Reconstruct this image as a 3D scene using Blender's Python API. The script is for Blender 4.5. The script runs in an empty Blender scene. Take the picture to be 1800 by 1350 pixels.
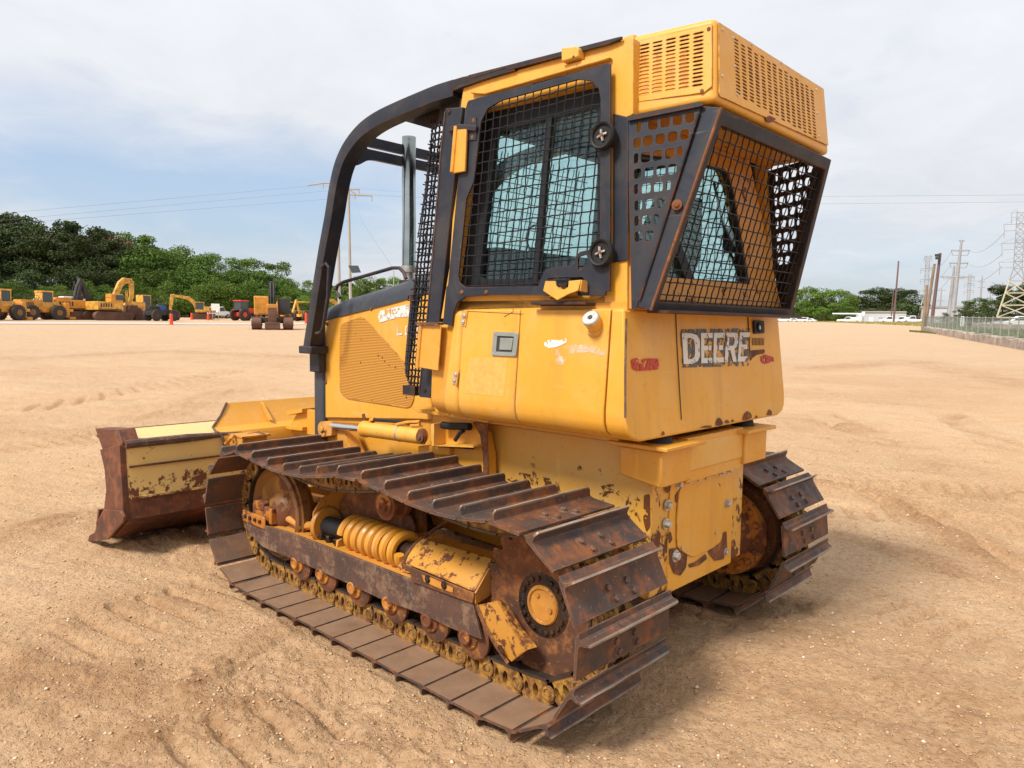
import bpy, bmesh, math, random
import numpy as np
from mathutils import Vector, Matrix
from mathutils.geometry import tessellate_polygon
random.seed(7)
rnd = random.random
scene = bpy.context.scene
COL = scene.collection
PI = math.pi

# ------------------------------------------------------------------ camera (solved from the photograph)
CAM = np.array([-2.12683, 3.16549, 1.59548]); FPX = 1294.38
_y, _p, _r = math.radians(-46.99), math.radians(-4.66), math.radians(0.76)
_f = np.array([math.cos(_p)*math.cos(_y), math.cos(_p)*math.sin(_y), math.sin(_p)])
_rt = np.cross(_f, [0, 0, 1]); _rt /= np.linalg.norm(_rt); _up = np.cross(_rt, _f)
CR = _rt*math.cos(_r)+_up*math.sin(_r); CU = -_rt*math.sin(_r)+_up*math.cos(_r); CF = _f
cd = bpy.data.cameras.new('camera'); cam = bpy.data.objects.new('camera', cd); COL.objects.link(cam)
cam.matrix_world = Matrix(((CR[0], CU[0], -CF[0], CAM[0]), (CR[1], CU[1], -CF[1], CAM[1]), (CR[2], CU[2], -CF[2], CAM[2]), (0, 0, 0, 1)))
cd.sensor_width = 36; cd.lens = FPX/1800*36; cd.clip_end = 5000; cd.clip_start = 0.05
scene.camera = cam

def ray(u, v):
    return CF + CR*((u-900)/FPX) - CU*((v-675)/FPX)
def at(u, v, ax, val):                 # point of the plane x/y/z = val seen at a photo position
    i = 'xyz'.index(ax); d = ray(u, v); t = (val-CAM[i])/d[i]
    return Vector(CAM + t*d)
def ats(ax, val, pts): return [at(u, v, ax, val) for u, v in pts]
def atp(u, v, P0, N):
    d = ray(u, v); t = (np.array(P0)-CAM).dot(N)/d.dot(N); return Vector(CAM+t*d)
def col(u, depth):                      # ground position at a horizontal photo position and a distance
    d = ray(u, 560); h = np.array([d[0], d[1]]); h = h/np.linalg.norm(h)
    return CAM[0]+h[0]*depth, CAM[1]+h[1]*depth
def gz(x, y):                           # broad lie of the land
    r = math.hypot(x-0.9, y); s = (r-9)/3
    sp = 3*(s if s > 30 else math.log1p(math.exp(s)))
    return 0.0165*sp - 0.0165*3*math.log1p(math.exp(-3.0))
def zpix(v, u, depth):                  # height seen at photo row v over a ground position `depth` away
    d = ray(u, v); k = depth/math.hypot(d[0], d[1]); return CAM[2]+d[2]*k

# ------------------------------------------------------------------ materials
def newmat(name):
    m = bpy.data.materials.new(name); m.use_nodes = True
    nt = m.node_tree; nt.nodes.clear()
    out = nt.nodes.new('ShaderNodeOutputMaterial'); b = nt.nodes.new('ShaderNodeBsdfPrincipled')
    nt.links.new(b.outputs[0], out.inputs[0]); return m, nt, b
class NB:
    def __init__(s, nt): s.nt = nt
    def n(s, t, **k):
        x = s.nt.nodes.new(t)
        for a, b in k.items(): setattr(x, a, b)
        return x
    def set(s, sock, v):
        if hasattr(v, 'is_output') or hasattr(v, 'links'): s.nt.links.new(v, sock)
        else: sock.default_value = v
    def coord(s, kind='Object', scale=None):
        t = s.n('ShaderNodeTexCoord').outputs[kind]
        if scale:
            m = s.n('ShaderNodeMapping'); s.nt.links.new(t, m.inputs[0]); m.inputs['Scale'].default_value = scale; t = m.outputs[0]
        return t
    def noise(s, sc, det=4, rough=.55, vec=None, dist=0):
        x = s.n('ShaderNodeTexNoise'); x.inputs['Scale'].default_value = sc; x.inputs['Detail'].default_value = det
        x.inputs['Roughness'].default_value = rough; x.inputs['Distortion'].default_value = dist
        s.nt.links.new(vec if vec is not None else s.coord(), x.inputs['Vector']); return x.outputs['Fac']
    def ramp(s, v, a, b, lo=0., hi=1.):
        x = s.n('ShaderNodeMapRange'); s.set(x.inputs[0], v)
        for i, q in ((1, a), (2, b), (3, lo), (4, hi)): x.inputs[i].default_value = q
        return x.outputs[0]
    def math(s, op, a, b=None, c=None):
        x = s.n('ShaderNodeMath', operation=op); s.set(x.inputs[0], a)
        if b is not None: s.set(x.inputs[1], b)
        if c is not None: s.set(x.inputs[2], c)
        return x.outputs[0]
    def mix(s, f, a, b):
        x = s.n('ShaderNodeMix', data_type='RGBA'); s.set(x.inputs[0], f)
        s.set(x.inputs[6], (*a, 1) if isinstance(a, tuple) else a); s.set(x.inputs[7], (*b, 1) if isinstance(b, tuple) else b)
        return x.outputs[2]
    def bump(s, h, dist, st=.5):
        x = s.n('ShaderNodeBump'); x.inputs['Distance'].default_value = dist; x.inputs['Strength'].default_value = st
        s.nt.links.new(h, x.inputs['Height']); return x.outputs[0]
    def sep(s, vec):
        x = s.n('ShaderNodeSeparateXYZ'); s.nt.links.new(vec, x.inputs[0]); return x.outputs
    def edge(s, rad, samples=3):
        b = s.n('ShaderNodeBevel', samples=samples); b.inputs[0].default_value = rad
        g = s.n('ShaderNodeNewGeometry'); d = s.n('ShaderNodeVectorMath', operation='DOT_PRODUCT')
        s.nt.links.new(b.outputs[0], d.inputs[0]); s.nt.links.new(g.outputs['Normal'], d.inputs[1])
        return s.math('SUBTRACT', 1.0, d.outputs['Value'])
M = {}
RUST = (.085, .026, .010); RUST2 = (.19, .060, .018)
def paint(name, c, c2=None, thr=.70, edge=.006, rough=.42, rust=RUST, nsc=5, scr=.0, dust=.25, metal=0, zr=None, streak=0):
    m, nt, b = newmat(name); k = NB(nt)
    c2 = c2 or tuple(q*.86 for q in c)
    base = k.mix(k.ramp(k.noise(2.2, 5), .3, .7), c, c2)
    # faded / dusty veil
    veil = k.ramp(k.noise(3.1, 7, .65, dist=1.2), .45, .8, 0, dust)
    base = k.mix(veil, base, (.66, .47, .25))
    if streak:
        sv = k.noise(7, 5, .6, k.coord(scale=(1.6, 1.6, .12)))
        base = k.mix(k.ramp(sv, .52, .75, 0, streak), base, (.30, .17, .05))
    scr_ = k.math('MAXIMUM', k.ramp(k.noise(2.6, 3, .6, k.coord(scale=(1.2, 1.2, 26)), .3), .70, .715), k.ramp(k.noise(3.1, 3, .6, k.coord(scale=(22, 22, 1.5)), .4), .715, .73))
    base = k.mix(k.math('MULTIPLY', scr_, .45 if c[0] > .3 else .12), base, (.62, .46, .26))
    base = k.mix(k.ramp(k.noise(38, 5, .6), .60, .70, 0, .35), base, tuple(q*.55 for q in c))
    big = k.noise(nsc, 9, .68)
    mk = k.ramp(big, thr, thr+.025)
    spk = k.ramp(k.noise(nsc*11, 6, .6), .715+scr, .735+scr)
    mk = k.math('MAXIMUM', mk, spk)
    if zr:
        z = k.sep(k.coord())[2]; lift = k.ramp(z, zr[0], zr[1], zr[2], 0)
        mk = k.math('MAXIMUM', mk, k.ramp(k.math('ADD', k.noise(9, 9, .72), lift), .66, .69))
    if edge:
        e = k.math('MULTIPLY', k.ramp(k.edge(edge), .015, .12), k.ramp(k.noise(16, 7, .7), .44, .56))
        mk = k.math('MAXIMUM', mk, e)
    rc = k.mix(k.noise(22, 6), rust, RUST2)
    col_ = k.mix(mk, base, rc)
    nt.links.new(col_, b.inputs['Base Color'])
    k.set(b.inputs['Roughness'], k.math('MULTIPLY_ADD', mk, .35, k.ramp(k.noise(6, 5), .3, .7, rough-.07, rough+.12)))
    b.inputs['Metallic'].default_value = metal
    h = k.math('SUBTRACT', k.math('MULTIPLY', k.noise(60, 3), .15), mk)
    bb = k.n('ShaderNodeBump'); bb.inputs['Distance'].default_value = .02; bb.inputs['Strength'].default_value = .22; nt.links.new(k.noise(3.3, 3, .45), bb.inputs['Height'])
    b2 = k.n('ShaderNodeBump'); b2.inputs['Distance'].default_value = .002; b2.inputs['Strength'].default_value = .5; nt.links.new(h, b2.inputs['Height']); nt.links.new(bb.outputs[0], b2.inputs['Normal'])
    nt.links.new(b2.outputs[0], b.inputs['Normal'])
    if c[0] < .2: b.inputs['Specular IOR Level'].default_value = .28; rough = .55
    M[name] = m; return m
YEL = (.66, .305, .027)
paint('yellow', YEL, (.64, .285, .026), thr=.77, scr=.04, streak=.10)
paint('yellow_clean', (.72, .355, .038), (.66, .315, .030), thr=.80, edge=.006, scr=.045, dust=.30, streak=.28)
paint('idler_paint', (.30, .13, .02), (.13, .05, .018), thr=.55, nsc=4, scr=-.02, dust=.1, edge=.01)
paint('yellow_speckled', (.60, .29, .04), (.48, .20, .03), thr=.535, nsc=17, scr=-.04, dust=.15, edge=.015)
paint('tank_side', (.84, .455, .065), (.79, .41, .052), thr=.83, edge=.005, scr=.06, dust=.30, streak=.28)
paint('yellow_scraped', (.68, .33, .038), (.64, .37, .09), thr=.72, scr=.03, dust=.42, zr=(.62, .98, .16))
paint('yellow_worn_shade', (.60, .27, .035), (.50, .21, .03), thr=.60, nsc=7, scr=-.02, dust=.2, edge=.012)  # chipped worn paint; its darker tone also paints shade on the cab rear
paint('yellow_rusty', (.52, .20, .022), (.36, .12, .018), thr=.49, nsc=6, scr=-.04, dust=.1, edge=.015)
paint('blade_yellow', (.70, .46, .14), (.64, .44, .17), thr=.68, nsc=4.5, scr=-.02, dust=.35, edge=.02, zr=(.40, .72, .20))
paint('charcoal', (.022, .026, .040), (.017, .020, .030), thr=.77, edge=.007, rough=.45, dust=.06, scr=.05)
paint('charcoal_rusty', (.018, .019, .026), (.026, .020, .020), thr=.70, edge=.016, rough=.5, dust=.05, nsc=4)
paint('hood_grey', (.046, .054, .070), (.040, .046, .058), thr=.82, edge=.004, dust=.08, scr=.1)
paint('spring_yellow', (.66, .30, .03), (.6, .26, .03), thr=.80, edge=0, scr=.02, rough=.35)

def steel(name, c1, c2, c3, rough=.6, metal=.25, sc=4, worn=None):
    m, nt, b = newmat(name); k = NB(nt)
    oi = k.n('ShaderNodeObjectInfo').outputs['Random']
    add = k.n('ShaderNodeVectorMath', operation='ADD'); cmb = k.n('ShaderNodeCombineXYZ')
    for i in range(3): k.set(cmb.inputs[i], k.math('MULTIPLY', oi, 37.0+11*i))
    nt.links.new(k.coord(), add.inputs[0]); nt.links.new(cmb.outputs[0], add.inputs[1]); V = add.outputs[0]
    a = k.mix(k.ramp(k.noise(sc, 7, .65, V, .6), .38, .6), c1, c2)
    a = k.mix(k.ramp(k.noise(sc*2.3, 8, .7, V), .5, .68), a, c3)
    a = k.mix(k.ramp(k.noise(70, 3, .5, V), .66, .74, 0, .55), a, (.42, .27, .15))
    r = k.ramp(k.noise(sc*3, 5, .6, V), .3, .7, rough-.15, rough+.2)
    if worn:
        z = k.sep(k.coord())[2]
        up = k.sep(k.n('ShaderNodeNewGeometry').outputs['Normal'])[2]
        a = k.mix(k.math('MULTIPLY', k.math('MULTIPLY', k.ramp(z, .0045, .001), k.ramp(up, .45, .9, .12, 1)), k.ramp(k.noise(5, 6, .6, V), .3, .7, .6, .97)), a, (.31, .190, .115))
        w = k.math('MULTIPLY', k.ramp(z, worn[0], worn[1]), k.ramp(k.noise(14, 5, .6, V), .25, .55, .35, 1))
        a = k.mix(w, a, (.42, .35, .28)); r = k.math('SUBTRACT', r, k.math('MULTIPLY', w, .2))
    e = k.math('MULTIPLY', k.ramp(k.edge(.006, 2), .02, .15), k.ramp(k.noise(12, 5, .6, V), .4, .6, .15, .8))
    a = k.mix(e, a, c3 if not worn else (.30, .22, .16))
    nt.links.new(a, b.inputs['Base Color']); k.set(b.inputs['Roughness'], r); b.inputs['Metallic'].default_value = metal
    nt.links.new(k.bump(k.noise(45, 6, .7, V), .004, .5), b.inputs['Normal'])
    M[name] = m; return m
steel('shoe_steel', (.130, .060, .034), (.058, .043, .040), (.27, .090, .028), worn=(.049, .062))
steel('rusty_steel', (.19, .062, .020), (.085, .034, .018), (.36, .14, .032), rough=.8, metal=.05)
steel('guard_steel', (.125, .060, .040), (.070, .042, .034), (.26, .16, .10), rough=.75, metal=.2, sc=6)
steel('dark_steel', (.026, .018, .015), (.04, .022, .014), (.09, .036, .015), rough=.5, metal=.4)
steel('link_steel', (.42, .22, .035), (.15, .062, .020), (.075, .030, .014), rough=.6, metal=.1, sc=20)
steel('rail_steel', (.12, .10, .09), (.07, .055, .05), (.10, .05, .03), rough=.35, metal=.7)
steel('blade_rust', (.15, .046, .020), (.075, .030, .020), (.25, .085, .03), rough=.65, metal=.1, sc=3)

def flat(name, c, rough=.5, metal=0, var=.15, nsc=8, bump=0, emit=None):
    m, nt, b = newmat(name); k = NB(nt)
    a = k.mix(k.ramp(k.noise(nsc, 5), .3, .7), tuple(q*(1+var) for q in c), tuple(q*(1-var) for q in c))
    nt.links.new(a, b.inputs['Base Color']); b.inputs['Roughness'].default_value = rough; b.inputs['Metallic'].default_value = metal
    if name in ('wire', 'rubber', 'black_plastic'): b.inputs['Specular IOR Level'].default_value = .25
    if bump: nt.links.new(k.bump(k.noise(nsc*6, 5), bump), b.inputs['Normal'])
    M[name] = m; return m
flat('wire', (.012, .012, .016), .45, .1, .3, 30)
flat('rubber', (.018, .017, .017), .6)
flat('black_plastic', (.02, .021, .024), .5)
flat('interior', (.03, .035, .036), .7)
flat('seat_fabric', (.035, .04, .042), .85, bump=.003)
flat('slot_dark', (.05, .022, .008), .8)
flat('zinc', (.50, .48, .45), .38, .7, .2, 60)
flat('latch_metal', (.34, .36, .33), .4, .6)
flat('chrome', (.36, .39, .38), .16, 1, .35, 5)
flat('rod_chrome', (.7, .72, .75), .08, 1, .05, 3)
flat('label_grey', (.66, .34, .075), .7, var=.12, nsc=50)
flat('lamp_glass', (.5, .52, .5), .15)
flat('white_paint', (.75, .76, .76), .4, var=.05)
flat('far_yellow', (.62, .32, .05), .5, var=.45, nsc=2.5)
flat('far_orange_yellow', (.58, .25, .03), .55, var=.3, nsc=1.2)
flat('far_dark', (.03, .028, .03), .6, var=.4, nsc=1)
flat('far_rust', (.11, .05, .03), .7, var=.4, nsc=1)
flat('far_tyre', (.045, .034, .028), .9); flat('far_rim', (.20, .10, .03), .7)
flat('tractor_red', (.60, .045, .02), .45)
flat('cab_blue', (.03, .09, .35), .4)
flat('marker_orange', (.72, .075, .02), .5)
flat('sign_white', (.78, .76, .72), .5, var=.05)
flat('wood_pole', (.24, .17, .115), .85, var=.3, nsc=.6)
flat('grey_pole', (.36, .33, .29), .7, var=.12, nsc=.4)
flat('brown_pole', (.14, .085, .08), .7, var=.12, nsc=.4)
flat('galvanised', (.34, .35, .36), .5, .3, .12, .4)
flat('lattice_lower', (.52, .47, .36), .6, 0, .15, .4)
flat('wire_line', (.20, .20, .22), .6)
flat('fence_metal', (.26, .29, .26), .6, .2)
flat('far_glass', (.06, .075, .085), .15)
flat('metal_wall', (.47, .50, .53), .5, var=.06, nsc=.15)

def glass():
    m = bpy.data.materials.new('tinted_glass'); m.use_nodes = True; nt = m.node_tree; nt.nodes.clear(); k = NB(nt)
    out = k.n('ShaderNodeOutputMaterial'); tr = k.n('ShaderNodeBsdfTransparent'); gl = k.n('ShaderNodeBsdfGlossy'); mx = k.n('ShaderNodeMixShader')
    tr.inputs[0].default_value = (.84, .945, .94, 1); gl.inputs['Roughness'].default_value = .03; gl.inputs[0].default_value = (.8, .95, .93, 1)
    fr = k.n('ShaderNodeLayerWeight'); fr.inputs[0].default_value = .5
    k.set(mx.inputs[0], k.math('MULTIPLY_ADD', k.math('POWER', fr.outputs['Facing'], 4.0), .6, .06))
    nt.links.new(tr.outputs[0], mx.inputs[1]); nt.links.new(gl.outputs[0], mx.inputs[2]); nt.links.new(mx.outputs[0], out.inputs[0]); M['glass'] = m
glass()

def worn_decal(name, c, thr=.5, nsc=24, c2=None, soft=.02):
    """a decal sheet whose flaked-off parts are simply missing (alpha)"""
    m, nt, b = newmat(name); k = NB(nt)
    a = k.mix(k.noise(40, 4), c, c2 or tuple(q*.8 for q in c)); nt.links.new(a, b.inputs['Base Color']); b.inputs['Roughness'].default_value = .5
    n1 = k.ramp(k.noise(nsc, 7, .66, dist=.7), thr, thr+soft)
    nt.links.new(n1, b.inputs['Alpha']); M[name] = m; return m
worn_decal('decal_white', (.72, .70, .66), .40, 22)
worn_decal('decal_dark', (.085, .085, .10), .49, 26)
worn_decal('decal_red', (.50, .03, .015), .44, 30)
worn_decal('smudge_white', (.74, .73, .69), .45, 34)
worn_decal('smudge_faint', (.80, .68, .50), .42, 16, soft=.25)
worn_decal('rust_patch', RUST, .40, 9, RUST2)
worn_decal('rust_spots', RUST, .56, 16, RUST2)

def grille_mat():
    m, nt, b = newmat('side_grille_mesh'); k = NB(nt)
    w = k.n('ShaderNodeTexWave', wave_type='BANDS', bands_direction='Z'); w.inputs['Scale'].default_value = 32; w.inputs['Distortion'].default_value = 0
    nt.links.new(k.coord(), w.inputs[0])
    w2 = k.n('ShaderNodeTexWave', wave_type='BANDS', bands_direction='X'); w2.inputs['Scale'].default_value = 40; nt.links.new(k.coord(), w2.inputs[0])
    f = k.math('MULTIPLY', k.ramp(w.outputs['Fac'], .25, .6), k.ramp(w2.outputs['Fac'], .1, .35, .75, 1))
    a = k.mix(f, (.30, .13, .02), (.66, .30, .035)); mk = k.ramp(k.noise(26, 5), .69, .71); a = k.mix(mk, a, RUST)
    nt.links.new(a, b.inputs['Base Color']); b.inputs['Roughness'].default_value = .6
    nt.links.new(k.bump(f, .004, .8), b.inputs['Normal']); M['side_grille'] = m
grille_mat()

# ------------------------------------------------------------------ mesh builder
def ortho(d):
    d = Vector(d).normalized(); a = Vector((0, 0, 1)) if abs(d.z) < .9 else Vector((1, 0, 0))
    u = d.cross(a).normalized(); return u, d.cross(u).normalized()
class MB:
    def __init__(s): s.v = []; s.f = []
    def add(s, vs, fs):
        n = len(s.v); s.v += [Vector(q) for q in vs]; s.f += [tuple(n+i for i in f) for f in fs]; return s
    def box(s, c, d, rot=None):
        c = Vector(c); hx, hy, hz = d[0]/2, d[1]/2, d[2]/2
        vs = [Vector((x, y, z)) for x in (-hx, hx) for y in (-hy, hy) for z in (-hz, hz)]
        if rot is not None: vs = [rot @ q for q in vs]
        return s.add([q+c for q in vs], [(0, 1, 3, 2), (4, 6, 7, 5), (0, 4, 5, 1), (2, 3, 7, 6), (0, 2, 6, 4), (1, 5, 7, 3)])
    def hexa(s, a, b):     # a, b: two quads
        return s.add(list(a)+list(b), [(3, 2, 1, 0), (4, 5, 6, 7), (0, 1, 5, 4), (1, 2, 6, 5), (2, 3, 7, 6), (3, 0, 4, 7)])
    def prism(s, pts, off, holes=()):
        off = Vector(off); pts = [Vector(p) for p in pts]; holes = [[Vector(p) for p in h] for h in holes]
        if not holes:
            n = len(pts)
            return s.add(pts+[p+off for p in pts], [tuple(range(n))[::-1], tuple(range(n, 2*n))]+[(i, (i+1) % n, (i+1) % n+n, i+n) for i in range(n)])
        loops = [pts]+holes; flat_ = [p for l in loops for p in l]; n = len(flat_)
        tris = tessellate_polygon(loops)
        fs = [tuple(t) for t in tris]+[tuple(i+n for i in t[::-1]) for t in tris]
        k = 0
        for l in loops:
            m = len(l)
            for i in range(m): a, b = k+i, k+(i+1) % m; fs.append((a, b, b+n, a+n))
            k += m
        return s.add(flat_+[p+off for p in flat_], fs)
    def tube(s, path, r, n=8, closed=False, sq=None):
        path = [Vector(p) for p in path]; m = len(path); rr = r if isinstance(r, (list, tuple)) else [r]*m
        vs = []; up = None
        for i, p in enumerate(path):
            if closed: d = (path[(i+1) % m]-path[i-1])
            else: d = path[min(i+1, m-1)]-path[max(i-1, 0)]
            d = d.normalized()
            if up is None: up = ortho(d)[0]
            up = (up-d*up.dot(d)); up = up.normalized() if up.length > 1e-6 else ortho(d)[0]
            w = d.cross(up)
            for j in range(n):
                t = 2*PI*(j+.5)/n
                if sq:
                    a, b = sq; x = a*(1 if math.cos(t) > 0 else -1) if n == 4 else a*max(-1, min(1, 1.35*math.cos(t))); y = b*(1 if math.sin(t) > 0 else -1) if n == 4 else b*max(-1, min(1, 1.35*math.sin(t)))
                else: x, y = rr[i]*math.cos(t), rr[i]*math.sin(t)
                vs.append(p+up*x+w*y)
        fs = [(i*n+j, i*n+(j+1) % n, ((i+1) % m)*n+(j+1) % n, ((i+1) % m)*n+j) for i in range(m if closed else m-1) for j in range(n)]
        if not closed: fs += [tuple(range(n))[::-1], tuple((m-1)*n+j for j in range(n))]
        return s.add(vs, fs)
    def cyl(s, a, b, r, n=16, r2=None): return s.tube([a, b], [r, r if r2 is None else r2], n)
    def lathe(s, c, axis, prof, n=32):    # prof: (distance along axis, radius)
        c = Vector(c); ax = Vector(axis).normalized(); u, w = ortho(ax); vs = []
        for h, r in prof:
            for j in range(n):
                t = 2*PI*j/n; vs.append(c+ax*h+(u*math.cos(t)+w*math.sin(t))*max(r, 1e-4))
        m = len(prof)
        fs = [(i*n+j, i*n+(j+1) % n, (i+1)*n+(j+1) % n, (i+1)*n+j) for i in range(m-1) for j in range(n)]
        fs += [tuple(range(n))[::-1], tuple((m-1)*n+j for j in range(n))]
        return s.add(vs, fs)
    def bolt(s, c, axis, r=.014, h=.012, washer=True):
        c = Vector(c); ax = Vector(axis).normalized()
        if washer: s.lathe(c, ax, [(-.002, r*1.5), (.003, r*1.5)], 16)
        s.lathe(c, ax, [(0, r), (h*.8, r), (h, r*.8)], 6); return s
    def loft(s, rings, closed=False, cap=True):
        m, n = len(rings), len(rings[0]); vs = [p for r in rings for p in r]
        fs = [(i*n+j, i*n+(j+1) % n, (i+1)*n+(j+1) % n, (i+1)*n+j) for i in range(m-1) for j in range(n)]
        if cap: fs += [tuple(range(n))[::-1], tuple((m-1)*n+j for j in range(n))]
        return s.add(vs, fs)
    def sheet(s, grid):
        m, n = len(grid), len(grid[0])
        return s.add([p for r in grid for p in r], [(i*n+j, i*n+j+1, (i+1)*n+j+1, (i+1)*n+j) for i in range(m-1) for j in range(n-1)])
    def merge(s, o, T=None):
        return s.add([T @ p for p in o.v] if T is not None else o.v, o.f)
    def mesh(s, name, mat, smooth=True, ang=32):
        me = bpy.data.meshes.new(name); me.from_pydata([tuple(q) for q in s.v], [], s.f)
        bm = bmesh.new(); bm.from_mesh(me); bmesh.ops.recalc_face_normals(bm, faces=bm.faces); bm.to_mesh(me); bm.free()
        if smooth:
            me.polygons.foreach_set('use_smooth', [True]*len(me.polygons)); me.set_sharp_from_angle(angle=math.radians(ang))
        me.materials.append(M[mat] if isinstance(mat, str) else mat); return me
    def build(s, name, mat, parent=None, bevel=0, seg=2, smooth=True, ang=32, loc=None):
        o = bpy.data.objects.new(name, s.mesh(name, mat, smooth, ang)); COL.objects.link(o)
        if parent is not None: o.parent = parent
        if loc is not None: o.location = loc
        if bevel:
            b = o.modifiers.new('bevel', 'BEVEL'); b.width = bevel; b.segments = seg; b.limit_method = 'ANGLE'; b.angle_limit = math.radians(38)
        return o
def empty(name, loc=(0, 0, 0), rz=0, parent=None):
    o = bpy.data.objects.new(name, None); COL.objects.link(o); o.location = loc; o.rotation_euler = (0, 0, rz); o.empty_display_size = .3
    if parent is not None: o.parent = parent
    return o
def tag(o, label=None, cat=None, group=None, kind=None):
    if label: o['label'] = label
    if cat: o['category'] = cat
    if group: o['group'] = group
    if kind: o['kind'] = kind
    return o
def copy_tree(o, parent=None):
    c = o.copy(); COL.objects.link(c); c.parent = parent
    for ch in list(o.children): copy_tree(ch, c)
    return c
def rpoly(pts, r, seg=4):      # round the corners of a 3-D planar polygon
    out = []; n = len(pts); pts = [Vector(p) for p in pts]; rr = r if isinstance(r, (list, tuple)) else [r]*n
    for i in range(n):
        p, a, b = pts[i], pts[i-1], pts[(i+1) % n]; q = rr[i]
        if q <= 0: out.append(p); continue
        da, db = (a-p), (b-p); t = min(q, da.length*.48, db.length*.48); A, B = p+da.normalized()*t, p+db.normalized()*t
        for k in range(seg+1):
            s_ = k/seg; out.append(A*(1-s_)**2+p*2*s_*(1-s_)+B*s_**2)
    return out
def bil(c, s, t):              # bilinear in four corners TL TR BR BL
    return (c[0]*(1-s)+c[1]*s)*(1-t)+(c[3]*(1-s)+c[2]*s)*t
# ================================================================== BULLDOZER
dozer = empty('bulldozer')
tag(dozer, 'large yellow crawler bulldozer with caged cab, worn lettering on its rear tank and rusty tracks', 'bulldozer')
SX, SZ, IX, IZ, PR = -.208, .437, 1.905, .437, .345
# ---- pin path of a track
def track_path():
    P = [(SX+(IX-SX)*i/60, SZ-PR) for i in range(60)]
    P += [(IX+PR*math.sin(t), IZ-PR*math.cos(t)) for t in np.linspace(0, PI, 50)]
    kx = [1.806, 1.644, 1.489, 1.328, 1.166, 1.013, .829, .639, .483, .32, .156, -.008, -.1]
    kz = [.773, .750, .737, .734, .748, .772, .806, .803, .775, .757, .749, .755, .768]
    xs = np.linspace(1.88, -.19, 80); P += [(x, float(np.interp(-x, [-IX]+[-q for q in kx]+[-SX], [IZ+PR]+kz+[SZ+PR]))) for x in xs]
    P += [(SX-PR*math.sin(t), SZ+PR*math.cos(t)) for t in np.linspace(0, PI, 50)]
    return P
def resample(P, n, off):
    P = np.array(P+[P[0]]); d = np.r_[0, np.cumsum(np.hypot(*np.diff(P, axis=0).T))]; L = d[-1]
    s = (off+np.arange(n+1)*L/n) % L
    return np.c_[np.interp(s, d, P[:, 0]), np.interp(s, d, P[:, 1])], L/n
NS = 37
def shoe_mb():
    m = MB(); rings = []
    ys = [-.305, -.292, -.2, -.1, 0, .1, .2, .292, .305]
    for i, y in enumerate(ys):
        e = i in (0, len(ys)-1); tip = .044 if e else .060+random.uniform(-.002, .002)
        pr = [(-.084, 0), (.074, 0), (.078, .004), (.076, .0125), (.02, .012), (-.038, .013), (-.0545, .018), (-.0585, .026), (-.0605, tip), (-.069, tip),
              (-.0715, .026), (-.078, .018), (-.100, .0135), (-.101, .009), (-.086, .007)]
        rings.append([Vector((a, y, o)) for a, o in pr])
    m.loft(rings)
    for a in (.000, .046):
        for y in (-.060, .060): m.lathe((a, y+(.012 if a > .02 else -.012), .012), (0, 0, 1), [(-.003, .021), (.002, .020), (.002, .0145), (.012, .0135), (.015, .009)], 8)
    return m
def link_mb(side):     # in shoe frame; side=+1/-1 lateral
    y0, y1 = side*.046, side*.072
    out = [(.072, 0), (-.066, 0), (-.092, -.014), (-.107, -.045), (-.102, -.078), (-.090, -.100), (.090, -.100), (.092, -.07), (.085, -.03)]
    def ell(cx, cz, a, b): return [Vector((cx+a*math.cos(t), y0, cz+b*math.sin(t))) for t in np.linspace(0, 2*PI, 11)[:-1]]
    m = MB(); m.prism([Vector((a, y0, b)) for a, b in out], (0, y1-y0, 0), [ell(.052, -.046, .011, .026), ell(.002, -.045, .015, .029)])
    m.box((.066, side*.034, -.052), (.085, .022, .075))
    m.lathe((-.072, y1-side*.002, -.050), (0, side, 0), [(0, .034), (.010, .032), (.012, .022), (.007, .020), (.007, .012), (.010, .011)], 16)
    m.lathe((.045, y1-side*.004, -.030), (0, side, 0), [(0, .011), (.008, .010)], 6)
    return m
def rail_mb(side):
    m = MB(); m.prism([Vector((a, side*.036, b)) for a, b in [(-.086, -.099), (.088, -.099), (.082, -.110), (-.080, -.110)]], (0, side*.042, 0)); return m
shoe_mesh = shoe_mb().mesh('track_shoe', 'shoe_steel')
frames = None
def make_track(sgn, off):
    global frames
    pts, pitch = resample(track_path(), NS, off)
    chain, rail, pins = MB(), MB(), MB(); lk = [link_mb(1), link_mb(-1)]; rl = [rail_mb(1), rail_mb(-1)]; Ts = []
    for i in range(NS):
        a, b = pts[i], pts[i+1]; d = (b-a)/np.linalg.norm(b-a); c = (a+b)/2
        X = Vector((d[0], 0, d[1])); Z = Vector((d[1], 0, -d[0])); Y = Z.cross(X)
        o = Vector((c[0], sgn*.878, c[1]))+Z*.050
        T = Matrix((( X.x, Y.x, Z.x, o.x), (X.y, Y.y, Z.y, o.y), (X.z, Y.z, Z.z, o.z), (0, 0, 0, 1))); Ts.append(T)
        for q in lk: chain.merge(q, T)
        for q in rl: rail.merge(q, T)
        chain.cyl((a[0], sgn*.878-.046, a[1]), (a[0], sgn*.878+.046, a[1]), .024, 10)
    co = chain.build('track_chain', 'link_steel', dozer); rail.build('chain_rail', 'rail_steel', co)
    for T in Ts:
        s = bpy.data.objects.new('track_shoe', shoe_mesh); COL.objects.link(s); s.parent = co
        J = Matrix.Rotation(random.uniform(-.012, .012), 4, 'Y'); s.matrix_local = T @ Matrix.Translation((0, random.uniform(-.003, .003), 0)) @ J
    return co
make_track(1, .077); make_track(-1, .03)

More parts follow.
